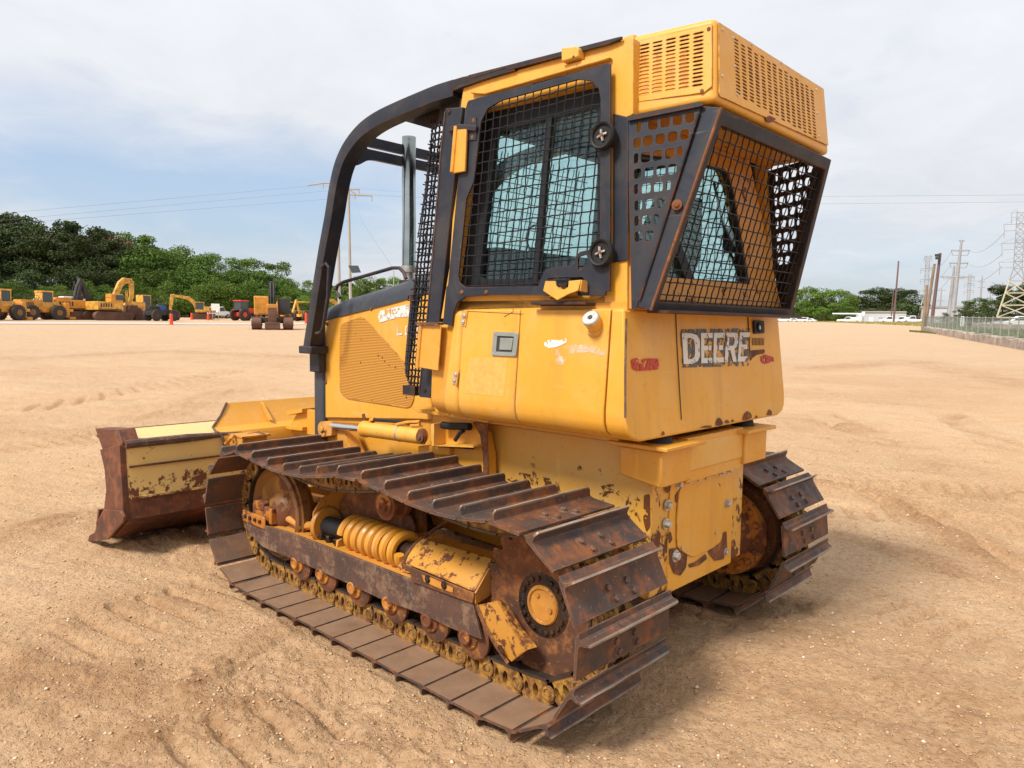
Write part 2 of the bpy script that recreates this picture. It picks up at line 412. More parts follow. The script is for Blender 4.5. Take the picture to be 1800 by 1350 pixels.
def mirror(mb, sgn):
    if sgn < 0: mb.v = [Vector((p.x, -p.y, p.z)) for p in mb.v]
    return mb
ROLL_X = [1.56, 1.30, 1.00, .70, .40, .14]
for sg in (1, -1):
    # sprocket: toothed rim, dished disc, hub ring, cap
    g = MB(); n = 24; pr = []
    for i in range(n):
        for t, r in ((-.42, .300), (-.18, .338), (.18, .338), (.42, .300)):
            a = 2*PI*(i+t)/n; pr.append(Vector((SX+r*math.cos(a), .850, SZ+r*math.sin(a))))
    g.prism(pr, (0, .052, 0)); g.lathe((SX, .80, SZ), (0, 1, 0), [(0, .25), (.05, .29), (.103, .300), (.106, .292), (.092, .262), (.086, .20), (.090, .15), (.092, .0)], 48)
    so = mirror(g, sg).build('sprocket', 'rusty_steel', dozer)
    h = MB(); h.lathe((SX, .885, SZ), (0, 1, 0), [(0, .142), (.016, .140), (.018, .134), (.018, .086), (.008, .080), (.008, 0)], 40)
    for i in range(20):
        a = 2*PI*i/20+.1
        if i % 5: h.bolt((SX+.113*math.cos(a), .902, SZ+.113*math.sin(a)), (0, 1, 0), .011, .012, False)
    ho = mirror(h, sg).build('hub_ring', 'dark_steel' if sg > 0 else 'rusty_steel', so)
    c = MB(); c.lathe((SX, .89, SZ), (0, 1, 0), [(0, .085), (.018, .083), (.023, .078), (.023, .070), (.016, .066), (.018, .02), (.022, 0)], 36)
    for i in range(2): c.lathe((SX+.045*math.cos(1+i*2.4), .906, SZ+.045*math.sin(1+i*2.4)), (0, 1, 0), [(0, .011), (.008, .010)], 8)
    mirror(c, sg).build('hub_cap', 'yellow_worn_shade', so)
    # bolt holes of the ring
    for i in range(0, 20, 5):
        for dd in (0, ):
            a = 2*PI*i/20+.1; hh = MB(); hh.lathe((SX+.113*math.cos(a), .9025, SZ+.113*math.sin(a)), (0, 1, 0), [(0, .011), (.0018, .011)], 12); mirror(hh, sg).build('bolt_hole', 'far_dark', ho)
    # final drive between the frame and the sprocket
    fd = MB(); fd.lathe((SX, .42, SZ), (0, 1, 0), [(0, .13), (.14, .14), (.20, .17), (.235, .18), (.24, .245), (.27, .25), (.28, .22), (.34, .20), (.40, .2)], 40)
    for i in range(18): fd.bolt((SX+.215*math.cos(2*PI*i/18), .66, SZ+.215*math.sin(2*PI*i/18)), (0, -1, 0), .015, .025)
    mirror(fd, sg).build('final_drive', 'yellow_rusty', dozer)
    # idler
    w = MB(); w.lathe((IX, .815, IZ), (0, 1, 0), [(0, .12), (0, .255), (.03, .275), (.048, .275), (.05, .296), (.10, .296), (.102, .275), (.118, .272), (.128, .25), (.095, .22), (.085, .12), (.11, .10), (.13, .07), (.135, 0)], 44)
    mirror(w, sg).build('idler', 'idler_paint', dozer)
    # rollers
    for x in ROLL_X:
        r = MB(); r.lathe((x, .79, .215), (0, 1, 0), [(0, .072), (.02, .098), (.035, .098), (.04, .066), (.155, .066), (.160, .098), (.178, .100), (.184, .088), (.184, .05)], 28)
        ro = mirror(r, sg).build('track_roller', 'rusty_steel', dozer)
        e = MB(); e.lathe((x+.02, .970, .215), (0, 1, 0), [(0, .062), (.014, .058), (.016, .036), (.034, .034), (.036, .022), (.031, .018)], 20)
        e.box((x+.01, .965, .25), (.10, .03, .05)); mirror(e, sg).build('roller_shaft_end', 'yellow_rusty', ro, bevel=.004)
    # track frame
    if sg > 0:
        F = ats('y', 1.002, [(424, 903), (430, 914), (505, 935), (600, 971), (700, 1010), (770, 1038), (831, 1061), (846, 1124), (798, 1107), (740, 1079), (673, 1055), (603, 1022), (560, 1003), (520, 985), (462, 962), (455, 955), (437, 936)])
    gp = [(p.x, p.z) for p in F]
    m = MB(); m.prism([Vector((x, .988, z)) for x, z in gp], (0, .014, 0)); mirror(m, sg).build('track_frame_guard', 'guard_steel', dozer, bevel=.002)
    m = MB(); m.prism([Vector((x, .79, z)) for x, z in [(2.12, .36), (2.12, .30), (1.9, .285), (.16, .285), (.16, .362), (1.0, .378)]], (0, .197, 0)); m.box((.5, .72, .42), (1.5, .08, .16))
    mirror(m, sg).build('track_frame', 'yellow_worn_shade', dozer, bevel=.004)
# --- left side fittings seen in the photograph
def helix(x0, x1, y, z, R, r, turns, n=9):
    m = MB(); pts = []
    K = int(turns*28)
    for i in range(K+1):
        t = 2*PI*turns*i/K; pts.append(Vector((x0+(x1-x0)*i/K, y+R*math.cos(t), z+R*math.sin(t))))
    m.tube(pts, r, n); return m
SPX0, SPX1, SPY, SPZ = 1.185, .69, .872, .455
sp = helix(SPX0, SPX1, SPY, SPZ, .073, .0255, 8).build('recoil_spring', 'spring_yellow', dozer)
m = MB(); m.lathe((SPX1-.05, SPY, SPZ), (1, 0, 0), [(0, .06), (.02, .06), (.025, .045), (.6, .042)], 24); m.build('spring_core', 'dark_steel', sp)
m = MB(); m.cyl((1.20, SPY, SPZ-.005), (1.50, SPY, SPZ-.015), .052, 24); m.build('adjuster_rod', 'black_plastic', dozer)
# housing ring in front of the spring
m = MB(); c = Vector((1.40, SPY, SPZ-.005))
for x, R0, R1, th in ((1.425, .062, .095, .02),):
    m.lathe((x, SPY, SPZ-.01), (1, 0, 0), [(0, R0), (0, R1), (th, R1+.012), (th, R0)], 28)
m.prism([Vector((1.44, y, z)) for y, z in [(.955, .37), (.965, .44), (.955, .53), (.90, .60), (.80, .64), (.72, .62), (.72, .37)]], (.012, 0, 0), [[Vector((1.44, SPY+.066*math.cos(t), SPZ-.01+.066*math.sin(t))) for t in np.linspace(0, 2*PI, 17)[:-1]]])
m.build('spring_housing', 'yellow_worn_shade', dozer, bevel=.003)
m = MB(); m.prism(rpoly([Vector((x, .77, z)) for x, z in [(1.5, .37), (1.52, .50), (1.32, .66), (1.05, .70), (.93, .70), (.78, .58), (.72, .37)]], .05), (0, .016, 0)); m.build('spring_guard', 'rusty_steel', dozer, bevel=.004)
for (u, v) in ((575, 955), (590, 960), (562, 948)):
    m = MB(); p = at(u, v, 'y', .93); m.bolt((p.x, .92, .385), (0, 0, 1), .016, .024); m.build('frame_bolt', 'dark_steel', dozer)
# brackets holding the spring seat
m = MB()
for x in (1.225, .66):
    if x < 1: m.build('spring_bracket', 'yellow_worn_shade', dozer, bevel=.003); m = MB()
    m.prism([Vector((x, y, z)) for y, z in [(.945, .372), (.94, .41), (.88, .42), (.80, .40), (.80, .37)]], (.018, 0, 0))
m.build('spring_bracket', 'yellow_worn_shade', dozer, bevel=.003); m = MB(); m.prism([Vector((x, y, z)) for x, y, z in [(.66, .94, .375), (.69, .955, .40), (.625, .93, .50), (.575, .86, .545), (.57, .90, .50), (.60, .94, .38)]], (-.012, 0, .004))
m.prism([Vector((.58, y, z)) for y, z in [(.95, .37), (.93, .47), (.84, .55), (.76, .55), (.76, .37)]], (-.014, 0, 0)); m.build('spring_bracket', 'yellow_worn_shade', dozer, bevel=.003)
# yoke and link at the idler
m = MB(); m.box((1.98, .93, .425), (.23, .10, .10)); m.box((2.01, .955, .47), (.12, .06, .05)); m.box((2.03, 1.004, .385), (.27, .014, .075))
m.build('idler_yoke', 'yellow_rusty', dozer, bevel=.012)
m = MB(); m.tube([(1.93, .91, .43), (1.83, .90, .418), (1.72, .895, .40), (1.62, .89, .405), (1.52, .89, .43), (1.46, .88, .45)], [.03, .024, .022, .026, .024, .03], 8); m.cyl((1.66, .93, .40), (1.66, .87, .40), .028, 14); m.cyl((1.90, .95, .435), (1.90, .87, .435), .026, 14)
m.build('idler_link', 'yellow_worn_shade', dozer, bevel=.003)
for i in range(4):
    m = MB(); m.bolt((2.12-.06*i, 1.011, .39), (0, 1, 0), .012, .012, False); m.build('yoke_bolt', 'dark_steel', dozer)
# sloping cover behind the spring
lo = [at(712, 990, 'y', .994), at(836, 1042, 'y', .994)]; hi = [at(741, 946, 'y', .86), at(868, 984, 'y', .86)]
m = MB(); th = Vector((0, .010, .008))
m.hexa([lo[0], lo[1], hi[1], hi[0]], [p+th for p in (lo[0], lo[1], hi[1], hi[0])])
co = m.build('track_cover', 'yellow_speckled', dozer, bevel=.003)
m = MB(); lip = ats('y', 1.004, [(712, 991), (836, 1042), (833, 1060), (742, 1027), (727, 1022), (723, 1005), (714, 1003)])
m.prism(lip, (0, .010, 0)); m.build('cover_lip', 'rusty_steel', co, bevel=.003)
m = MB(); m.prism(ats('y', 1.016, [(742, 1010), (760, 1016), (797, 1033), (797, 1042), (772, 1034), (746, 1022)]), (0, .002, 0)); m.build('lip_paint', 'yellow_worn_shade', co)
for (u, v) in ((752, 1018), (781, 1029)):
    p = at(u, v, 'y', 1.016); m = MB(); m.bolt(p, (0, 1, 0), .013, .010); m.build('cover_bolt', 'dark_steel', co)
m = MB(); m.prism([lo[1]+Vector((0, .012, 0)), hi[1]+Vector((-.0, .004, .004)), Vector((hi[1].x-.01, .86, .40)), Vector((lo[1].x, 1.0, .385))], (-.010, 0, 0)); m.build('cover_end', 'yellow_worn_shade', co, bevel=.002)
rim = [at(711, 1000, 'y', 1.005), at(709, 988, 'y', 1.005), at(714, 976, 'y', .97), at(728, 958, 'y', .91), at(745, 944, 'y', .86), at(790, 912, 'y', .74)]
m = MB(); m.tube(rim, .008, 6, sq=(.007, .014)); m.build('cover_rim', 'rusty_steel', co)
# rock guard hanging in front of the sprocket
A_ = [(838, 1064), (846, 1085), (868, 1125), (885, 1150), (899, 1163)]; B_ = [(873, 1056), (886, 1078), (905, 1112), (918, 1130), (925, 1143)]; C_ = [(884, 1056), (899, 1080), (917, 1108), (930, 1122), (941, 1138)]
g = [ats('y', .985, A_), ats('y', 1.015, B_), ats('y', .975, C_)]; m = MB()
g2 = [[p-Vector((.003, .008, 0)) for p in r] for r in g]
m.loft([[g[0][i], g[1][i], g[2][i], g2[2][i], g2[1][i], g2[0][i]] for i in range(5)])
gr = m.build('rock_guard', 'yellow_speckled', dozer, bevel=.002)
m = MB(); m.tube(ats('y', .992, [(836, 1060), (850, 1096), (872, 1135), (893, 1166)]), .006, 6, sq=(.004, .010)); m.build('guard_edge', 'rusty_steel', gr)
for u, v in ((880, 1138), (884, 1145)):
    m = MB(); m.bolt(at(u, v, 'y', 1.005), (0, 1, 0), .012, .010, False); m.build('guard_bolt', 'dark_steel', gr)
# carrier roller on its post
p = at(672, 888, 'y', .93); m = MB()
m.lathe((p.x, .80, p.z), (0, 1, 0), [(0, .05), (.0, .078), (.03, .080), (.04, .066), (.09, .066), (.095, .080), (.115, .080), (.118, .068)], 32)
cr = m.build('carrier_roller', 'rusty_steel', dozer)
m = MB(); m.lathe((p.x, .915, p.z), (0, 1, 0), [(0, .062), (.008, .06), (.010, .035), (.022, .033), (.024, .018), (.018, .012)], 24); m.build('roller_cap', 'yellow_rusty', cr)
m = MB(); m.tube([(p.x, .80, p.z), (p.x, .70, p.z-.01), (p.x-.02, .70, .40)], .045, 10); m.build('roller_post', 'rusty_steel', cr)
# right side carrier roller
m = MB(); m.lathe((.9, -.92, .635), (0, 1, 0), [(0, .078), (.12, .078)], 24); m.build('carrier_roller', 'rusty_steel', dozer)

# ================================================================== main frame, rear case
m = MB()
fr = ats('y', .44, [(858, 742), (1150, 786), (1150, 800)])
m.prism([Vector((x, .44, z)) for x, z in [(.60, 1.075), (.60, .55), (.0, .50), (-.40, .385), (-.425, .40), (-.425, .90), (-.50, .95), (-.50, 1.075)]], (0, -.88, 0))
mf = m.build('main_frame', 'yellow_scraped', dozer, bevel=.006)
m = MB(); gs = at(857, 745, 'y', .50); m.prism([Vector((.575, .44, 1.085)), Vector((.575, .505, 1.085)), Vector((.575, .505, .62)), Vector((.575, .44, .60))], (.014, 0, 0)); m.build('frame_gusset', 'yellow_scraped', mf, bevel=.002)
m = MB(); m.prism([Vector((.50, .52, 1.088)), Vector((-.30, .52, 1.088)), Vector((-.30, .43, 1.088)), Vector((.50, .43, 1.088))], (0, 0, .016)); m.build('frame_ledge', 'yellow', mf, bevel=.002)
# rear bolted plate
m = MB(); RX = -.432
m.prism([Vector((RX, y, z)) for y, z in [(.30, .91), (-.32, .895), (-.32, .385), (.30, .385)]], (.012, 0, 0)); rp = m.build('rear_plate', 'yellow_clean', dozer, bevel=.002)
cv = [(1192, 862), (1200, 850), (1213, 839), (1232, 833), (1251, 830), (1262, 850), (1268, 870), (1270, 905), (1267, 950), (1250, 964), (1238, 969), (1215, 980), (1188, 962), (1188, 905)]
m = MB(); m.prism(rpoly(ats('x', RX-.001, cv), .03, 3), (-.007, 0, 0)); cvo = m.build('rear_cover', 'yellow_clean', dozer, bevel=.002)
for (u, v, r, h, mt) in [(1192, 850, .020, .022, 'zinc'), (1207, 843, .022, .024, 'zinc'), (1173, 888, .021, .022, 'zinc'), (1171, 921, .022, .024, 'zinc'), (1187, 977, .024, .022, 'zinc'),
                      (1252, 830, .020, .022, 'zinc'), (1267, 828, .020, .022, 'zinc'), (1280, 824, .022, .024, 'zinc'), (1278, 885, .020, .022, 'zinc'), (1275, 970, .017, .016, 'zinc')]:
    m = MB(); m.bolt(at(u, v, 'x', RX-.001), (-1, 0, 0), r*.82, h); m.build('plate_bolt', mt, rp)
for u, v in ((1228, 843), (1241, 841), (1258, 937), (1198, 963)):
    m = MB(); m.bolt(at(u, v, 'x', RX-.009), (-1, 0, 0), .008, .007, False); m.build('cover_screw', 'zinc', cvo)
def patch(ax, val, pts, mat, off, parent, name, r=.01):
    m = MB(); d = {'x': Vector((off, 0, 0)), 'y': Vector((0, off, 0))}[ax]
    m.prism(rpoly(ats(ax, val, pts), r, 3), d); return m.build(name, mat, parent)
for q in ([(1176, 965), (1195, 962), (1208, 975), (1206, 998), (1196, 1012), (1184, 1008), (1177, 990)], [(1250, 944), (1277, 934), (1278, 962), (1272, 983), (1256, 986), (1245, 972)],
          [(1210, 992), (1222, 988), (1240, 974), (1243, 982), (1228, 994), (1212, 998)], [(1187, 871), (1192, 863), (1196, 870), (1192, 885), (1187, 882)], [(1173, 940), (1179, 934), (1182, 948), (1177, 956)],
          [(1260, 846), (1266, 852), (1265, 862)], [(1268, 902), (1271, 905), (1268, 920), (1266, 914)], [(1168, 852), (1180, 850), (1178, 862), (1172, 868)]):
    patch('x', RX-.0025, q, 'rust_solid' if 'rust_solid' in M else 'rusty_steel', -.0012, rp, 'rust_patch', .006)
# frame side wings that carry the tank, with their flanges
for sg in (1, -1):
    m = MB(); m.prism([Vector((x, .26, z)) for x, z in [(-.30, 1.07), (-.512, 1.07), (-.512, .915), (-.30, .945)]], (0, .25, 0)); mirror(m, sg).build('tank_mount', 'yellow', mf, bevel=.006)
    m = MB(); m.box((-.40, .37, 1.083), (.30, .33, .018)); mirror(m, sg).build('mount_flange', 'yellow', mf, bevel=.004)
    m = MB(); m.lathe((-.43, .40, 1.09), (0, 0, 1), [(0, .06), (.03, .05), (.03, .03)], 20); mirror(m, sg).build('rubber_mount', 'rubber', mf)
m = MB(); m.prism([Vector((-.495, y, z)) for y, z in [(.27, 1.10), (-.27, 1.10), (-.27, .90), (.27, .90)]], (.05, 0, 0), [ats('x', -.495, [(1238, 820), (1243, 805), (1249, 804), (1247, 819)])]); m.build('rear_crossbeam', 'yellow', mf, bevel=.003)
m = MB(); m.box((-.35, 0, 1.0), (.12, .5, .14)); m.build('crossbeam_inside', 'rusty_steel', mf)
# scrape marks and rust along the frame side
patch('y', .4425, [(888, 838), (905, 829), (935, 834), (975, 843), (1010, 857), (1003, 868), (975, 862), (930, 850), (895, 846)], 'rust_spots', .0012, mf, 'scrape_mark', .02)
patch('y', .4425, [(1040, 858), (1075, 850), (1110, 862), (1130, 885), (1138, 910), (1130, 930), (1100, 905), (1070, 880)], 'rust_spots', .0012, mf, 'scrape_mark', .02)
patch('y', .4425, [(1132, 870), (1142, 868), (1143, 925), (1136, 935), (1131, 915)], 'rust_patch', .0014, mf, 'scrape_mark', .01)
# belly between tracks and crossbar
m = MB(); m.prism([Vector((x, .38, z)) for x, z in [(2.1, .95), (2.1, .45), (.5, .40), (.5, .95)]], (0, -.76, 0)); m.build('engine_frame', 'yellow', mf, bevel=.006)
m = MB(); m.tube([(1.15, -.8, .42), (1.15, .8, .42)], .06, 10); m.build('equalizer_bar', 'dark_steel', mf)
# ================================================================== body: rear tank, side panels
def ring(x0, x1=None, inner=0.0, sg=1, dz=0):
    """body section; x0 at the top (z 1.66), x1 at the bottom"""
    x1 = x0 if x1 is None else x1
    P = [(.727, 1.66), (.757, 1.25), (.755, 1.205), (.742, 1.168), (.715, 1.145), (.66, 1.128)]
    P = [(inner, 1.66)]+P+[(inner, 1.128)]
    return [Vector((x0+(x1-x0)*(1.66-z)/.53, sg*y, z)) for y, z in P]
m = MB(); R0, R1 = ring(-.392, None, .0), ring(-.452, -.503, .0)
L0, L1 = [Vector((p.x, -p.y, p.z)) for p in R0][1:-1], [Vector((p.x, -p.y, p.z)) for p in R1][1:-1]
m.loft([R0[1:-1]+L0[::-1], R1[1:-1]+L1[::-1]])
tank = m.build('rear_tank', 'yellow_clean', dozer, bevel=.010, seg=3)
m = MB(); m.loft([ring(.100, None, .44), ring(-.386, None, .44)]); sidep = m.build('side_panel', 'yellow_clean', dozer, bevel=.004)
m = MB(); m.loft([ring(.475, None, .44), ring(.106, None, .44)]); bdoor = m.build('battery_door', 'yellow_clean', dozer, bevel=.006)
m = MB(); m.loft([ring(.55, .60, .44), ring(.48, None, .44)]); ff = m.build('fender_front', 'yellow_clean', dozer, bevel=.030, seg=4)
m = MB(); m.loft([[Vector((x, y, z)) for y, z in [(.44, 1.60), (.715, 1.60), (.728, 1.22), (.715, 1.17), (.67, 1.14), (.44, 1.14)]] for x in (.52, .725)]); m.build('fender_step', 'yellow', dozer, bevel=.03, seg=4)
m = MB(); m.loft([ring(.55, .62, .44, -1), ring(-.386, None, .44, -1)]); m.build('side_panel', 'yellow_clean', dozer, bevel=.01)
m = MB(); m.box((.05, 0, 1.63), (.9, .9, .05)); m.box((.08, 0, 1.35), (.9, .8, .5)); m.build('cab_floor', 'interior', dozer)
# seams and edge wear on the rear
def seam(ax, val, pts, r, parent, mat='far_dark', name='panel_seam'):
    m = MB(); m.tube(ats(ax, val, pts), r, 4); return m.build(name, mat, parent)
TP0 = np.array([-.4545, 0, 1.66]); TN = np.array([1, 0, -.051/.53]); TN = TN/np.linalg.norm(TN)
def tp(u, v, off=0): return atp(u, v, TP0-TN*off, TN)
m = MB(); m.tube([tp(1188, 552, .0005), tp(1190, 600, .0005), tp(1195, 690, .0005), tp(1198, 738, .0005)], .0022, 4); m.build('panel_seam', 'far_dark', tank)
m = MB(); m.tube([tp(1101, 560, .001), tp(1099, 650, .001), tp(1099, 735, .001)], .0045, 5); m.build('panel_seam', 'guard_steel', tank)
m = MB(); m.tube([tp(1315, 558, .0005), tp(1317, 600, .0005), tp(1319, 632, .0005)], .003, 4); m.build('panel_seam', 'rusty_steel', tank)
def tpatch(pts, mat, off, name, r=.006, th=.0008, seg=3):
    m = MB(); m.prism(rpoly([tp(u, v, off) for u, v in pts], r, seg), Vector(TN*th)); return m.build(name, mat, tank, smooth=False)
# worn lettering
def letter(ch, x, w, h):
    """polygons of a bold condensed capital in unit box -> (outer, holes)"""
    t = .27*w if ch != 'I' else .3
    if ch == 'E': return [[(0, 0), (w, 0), (w, .17), (t, .17), (t, .42), (w*.88, .42), (w*.88, .58), (t, .58), (t, .83), (w, .83), (w, 1), (0, 1)]], []
    if ch == 'D':
        o = [(0, 0), (w*.5, 0), (w*.85, .07), (w, .25), (w, .75), (w*.85, .93), (w*.5, 1), (0, 1)]
        return [o], [[(t, .15), (w*.48, .15), (w*.66, .22), (w*.70, .34), (w*.70, .66), (w*.66, .78), (w*.48, .85), (t, .85)]]
    if ch == 'R':
        o = [(0, 0), (t, 0), (t, .40), (w*.42, .40), (w*.70, 0), (w, 0), (w*.72, .43), (w*.92, .52), (w, .66), (w, .80), (w*.88, .96), (w*.62, 1), (0, 1)]
        return [o], [[(t, .55), (w*.58, .55), (w*.70, .62), (w*.70, .78), (w*.58, .85), (t, .85)]]
    if ch == 'L': return [[(0, 0), (w, 0), (w, .18), (t, .18), (t, 1), (0, 1)]], []
    if ch == 'G': return [[(0, .2), (.2*w, 0), (w, 0), (w, .5), (w*.5, .5), (w*.5, .36), (w*.7, .36), (w*.7, .17), (t, .17), (t, .83), (w, .83), (w, 1), (.2*w, 1), (0, .8)]], []
c4 = [tp(1199, 586, .0028), tp(1318, 584, .0028), tp(1313, 635, .0028), tp(1202, 640, .0028)]
m = MB(); x = 0
for ch in 'DEERE':
    w = {'D': .235, 'E': .165, 'R': .20}[ch]
    o, h = letter(ch, 0, w, 1)
    f = lambda q: bil([c4[0], c4[1], c4[2], c4[3]], min(1.02, x+q[0]), 1-q[1])
    m.prism([f(q) for q in o[0]], Vector(TN*.0006), [[f(q) for q in hh] for hh in h]); x += w+.018
m.build('lettering', 'decal_white', tank, smooth=False)
tpatch([(1197, 579), (1320, 577), (1316, 643), (1200, 646)], 'decal_dark', .0016, 'lettering_ground', 0)
for q in ([(1110, 632), (1120, 629), (1128, 633), (1134, 630), (1163, 630), (1159, 640), (1161, 649), (1140, 651), (1120, 652), (1112, 648)], [(1338, 626), (1345, 623), (1360, 628), (1361, 635), (1345, 640), (1339, 636)]):
    tpatch(q, 'decal_red', .0018, 'reflector_remnant', 0)
for q in ([(1319, 616), (1345, 614), (1344, 621), (1330, 624), (1322, 630), (1319, 636)], [(1258, 748), (1259, 740), (1264, 733), (1269, 738), (1272, 745), (1265, 749)], [(1305, 739), (1308, 728), (1314, 722), (1321, 727), (1322, 735), (1312, 739)], [(1348, 730), (1352, 719), (1357, 722), (1357, 730)],
          [(1274, 744), (1277, 737), (1282, 740), (1282, 744)], [(1327, 735), (1330, 729), (1333, 734)], [(1230, 752), (1240, 748), (1252, 748), (1250, 752)], [(1162, 766), (1166, 756), (1170, 764)], [(1285, 742), (1288, 736), (1292, 741)]):
    tpatch(q, 'rusty_steel', .0012, 'rust_patch', .012)
# tail lamp and vent
p = tp(1331, 576, .002); m = MB(); cc = [tp(1323, 563, .002), tp(1340, 564, .002), tp(1341, 586, .002), tp(1324, 587, .002)]; m.prism(rpoly(cc, .012, 3), Vector(-TN*.010)); tl = m.build('tail_lamp', 'black_plastic', tank)
m = MB(); m.lathe(p-Vector(TN*.010), -Vector(TN), [(0, .026), (.008, .024), (.006, .018)], 20); m.build('lamp_ring', 'rubber', tl)
m = MB(); m.lathe(p-Vector(TN*.012), -Vector(TN), [(0, .016), (.003, .014), (.006, .006)], 20); m.build('lamp_glass', 'lamp_glass', tl)
m = MB()
for i in range(9):
    u = 1323+i*2.45; a, b = tp(u, 594, .0012), tp(u, 607, .0012); m.box((a+b)/2, (.0015, .004, (a-b).length))
m.build('tank_vent', 'slot_dark', tank)
# side panel: filler cap, smudges, seams
SP0 = np.array([0, .757, 1.25]); SN = np.array([0, 1, .03/.41]); SN = SN/np.linalg.norm(SN)
def sp_(u, v, off=0): return atp(u, v, SP0+SN*off, SN)
q = sp_(1046, 572); ax = Vector((-.10, .80, .62)).normalized(); m = MB(); m.lathe(q-ax*.02, ax, [(0, .044), (.012, .043), (.014, .034), (.058, .034)], 28); cap = m.build('filler_neck', 'yellow_clean', sidep)
m = MB(); m.lathe(q+ax*.036, ax, [(0, .037), (.014, .037), (.018, .033), (.018, .012), (.015, .010)], 28); m.build('filler_cap', 'zinc', cap)
m = MB(); m.lathe(q+ax*.0525, ax, [(0, .009), (.003, .009)], 12); m.build('cap_hole', 'far_dark', cap)
def sppatch(pts, mat, off, name, par, r=.01, th=.0006):
    m = MB(); m.prism(rpoly([sp_(u, v, off) for u, v in pts], r, 3), Vector(-SN*th)); return m.build(name, mat, par, smooth=False)
sppatch([(955, 603), (965, 597), (985, 598), (996, 594), (996, 602), (980, 610), (960, 612)], 'smudge_white', .0016, 'decal_remnant', sidep)
sppatch([(968, 618), (1000, 606), (1040, 606), (1066, 618), (1064, 626), (1035, 619), (1000, 622), (990, 642), (978, 640)], 'smudge_faint', .0013, 'decal_remnant', sidep)
def sseam(pts, r, par, mat='far_dark', off=.0006, name='panel_seam'):
    m = MB(); m.tube([sp_(u, v, off) for u, v in pts], r, 4); return m.build(name, mat, par)
sseam([(902, 541), (902, 548), (886, 557)], .0015, bdoor)
# battery door: inset outline, latch, hinges, faded label
sppatch([(826, 628), (893, 629), (886, 697), (817, 691)], 'label_grey', .0008, 'faded_label', bdoor, .002)
lt = [sp_(869, 583, .001), sp_(913, 585, .001), sp_(908, 627, .001), sp_(865, 625, .001)]; ctr = (lt[0]+lt[2])/2
def shrink(f, c=None): return [ctr+(p-ctr)*f for p in (c or lt)]
m = MB(); m.prism(rpoly(lt, .008, 3), Vector(SN*.006), [shrink(.66)]); la = m.build('door_latch', 'latch_metal', bdoor, bevel=.001)
m = MB(); m.prism(shrink(.66), Vector(SN*.001)); m.build('latch_recess', 'far_dark', la)
m = MB(); ee = shrink(.5); m.prism([p+Vector((-.008, 0, 0)) for p in ee], Vector(SN*.006)); m.build('latch_handle', 'latch_metal', la, bevel=.002)
for p in shrink(.84): m = MB(); m.bolt(p+Vector(SN*.006), SN, .004, .003, False); m.build('latch_rivet', 'zinc', la)
for (u, v, u2, v2) in ((822, 546, 818, 574), (807, 649, 802, 677)):
    m = MB(); m.tube([sp_(u, v, .002), sp_(u2, v2, .002)], .0045, 8)
    a, b = sp_(u, v+2, .001), sp_(u2, v2-1, .001); m.prism([a, b, b+Vector((.028, 0, 0)), a+Vector((.028, 0, 0))], Vector(SN*.003)); hg = m.build('hinge', 'yellow_clean', bdoor)
    for f in (.28, .72):
        c = a.lerp(b, f)+Vector((.016, 0, 0)); m = MB(); m.bolt(c+Vector(SN*.004), SN, .0085, .006); m.build('hinge_bolt', 'zinc', hg)
sseam([(822, 547), (920, 552)], .0014, bdoor)
# hinge plates at the front of the fender
m = MB(); m.prism([Vector((x, .752, z)) for x, z in [(.60, 1.585), (.745, 1.585), (.775, 1.37), (.62, 1.36)]], (0, .006, 0)); hp = m.build('guard_hinge_plate', 'yellow', dozer, bevel=.002)
m = MB(); m.tube([(.748, .757, 1.60), (.778, .757, 1.365)], .013, 10); m.build('hinge_barrel', 'yellow', hp)
m = MB(); m.box((.69, .755, 1.592), (.17, .04, .012)); m.build('hinge_bracket', 'guard_steel', hp)

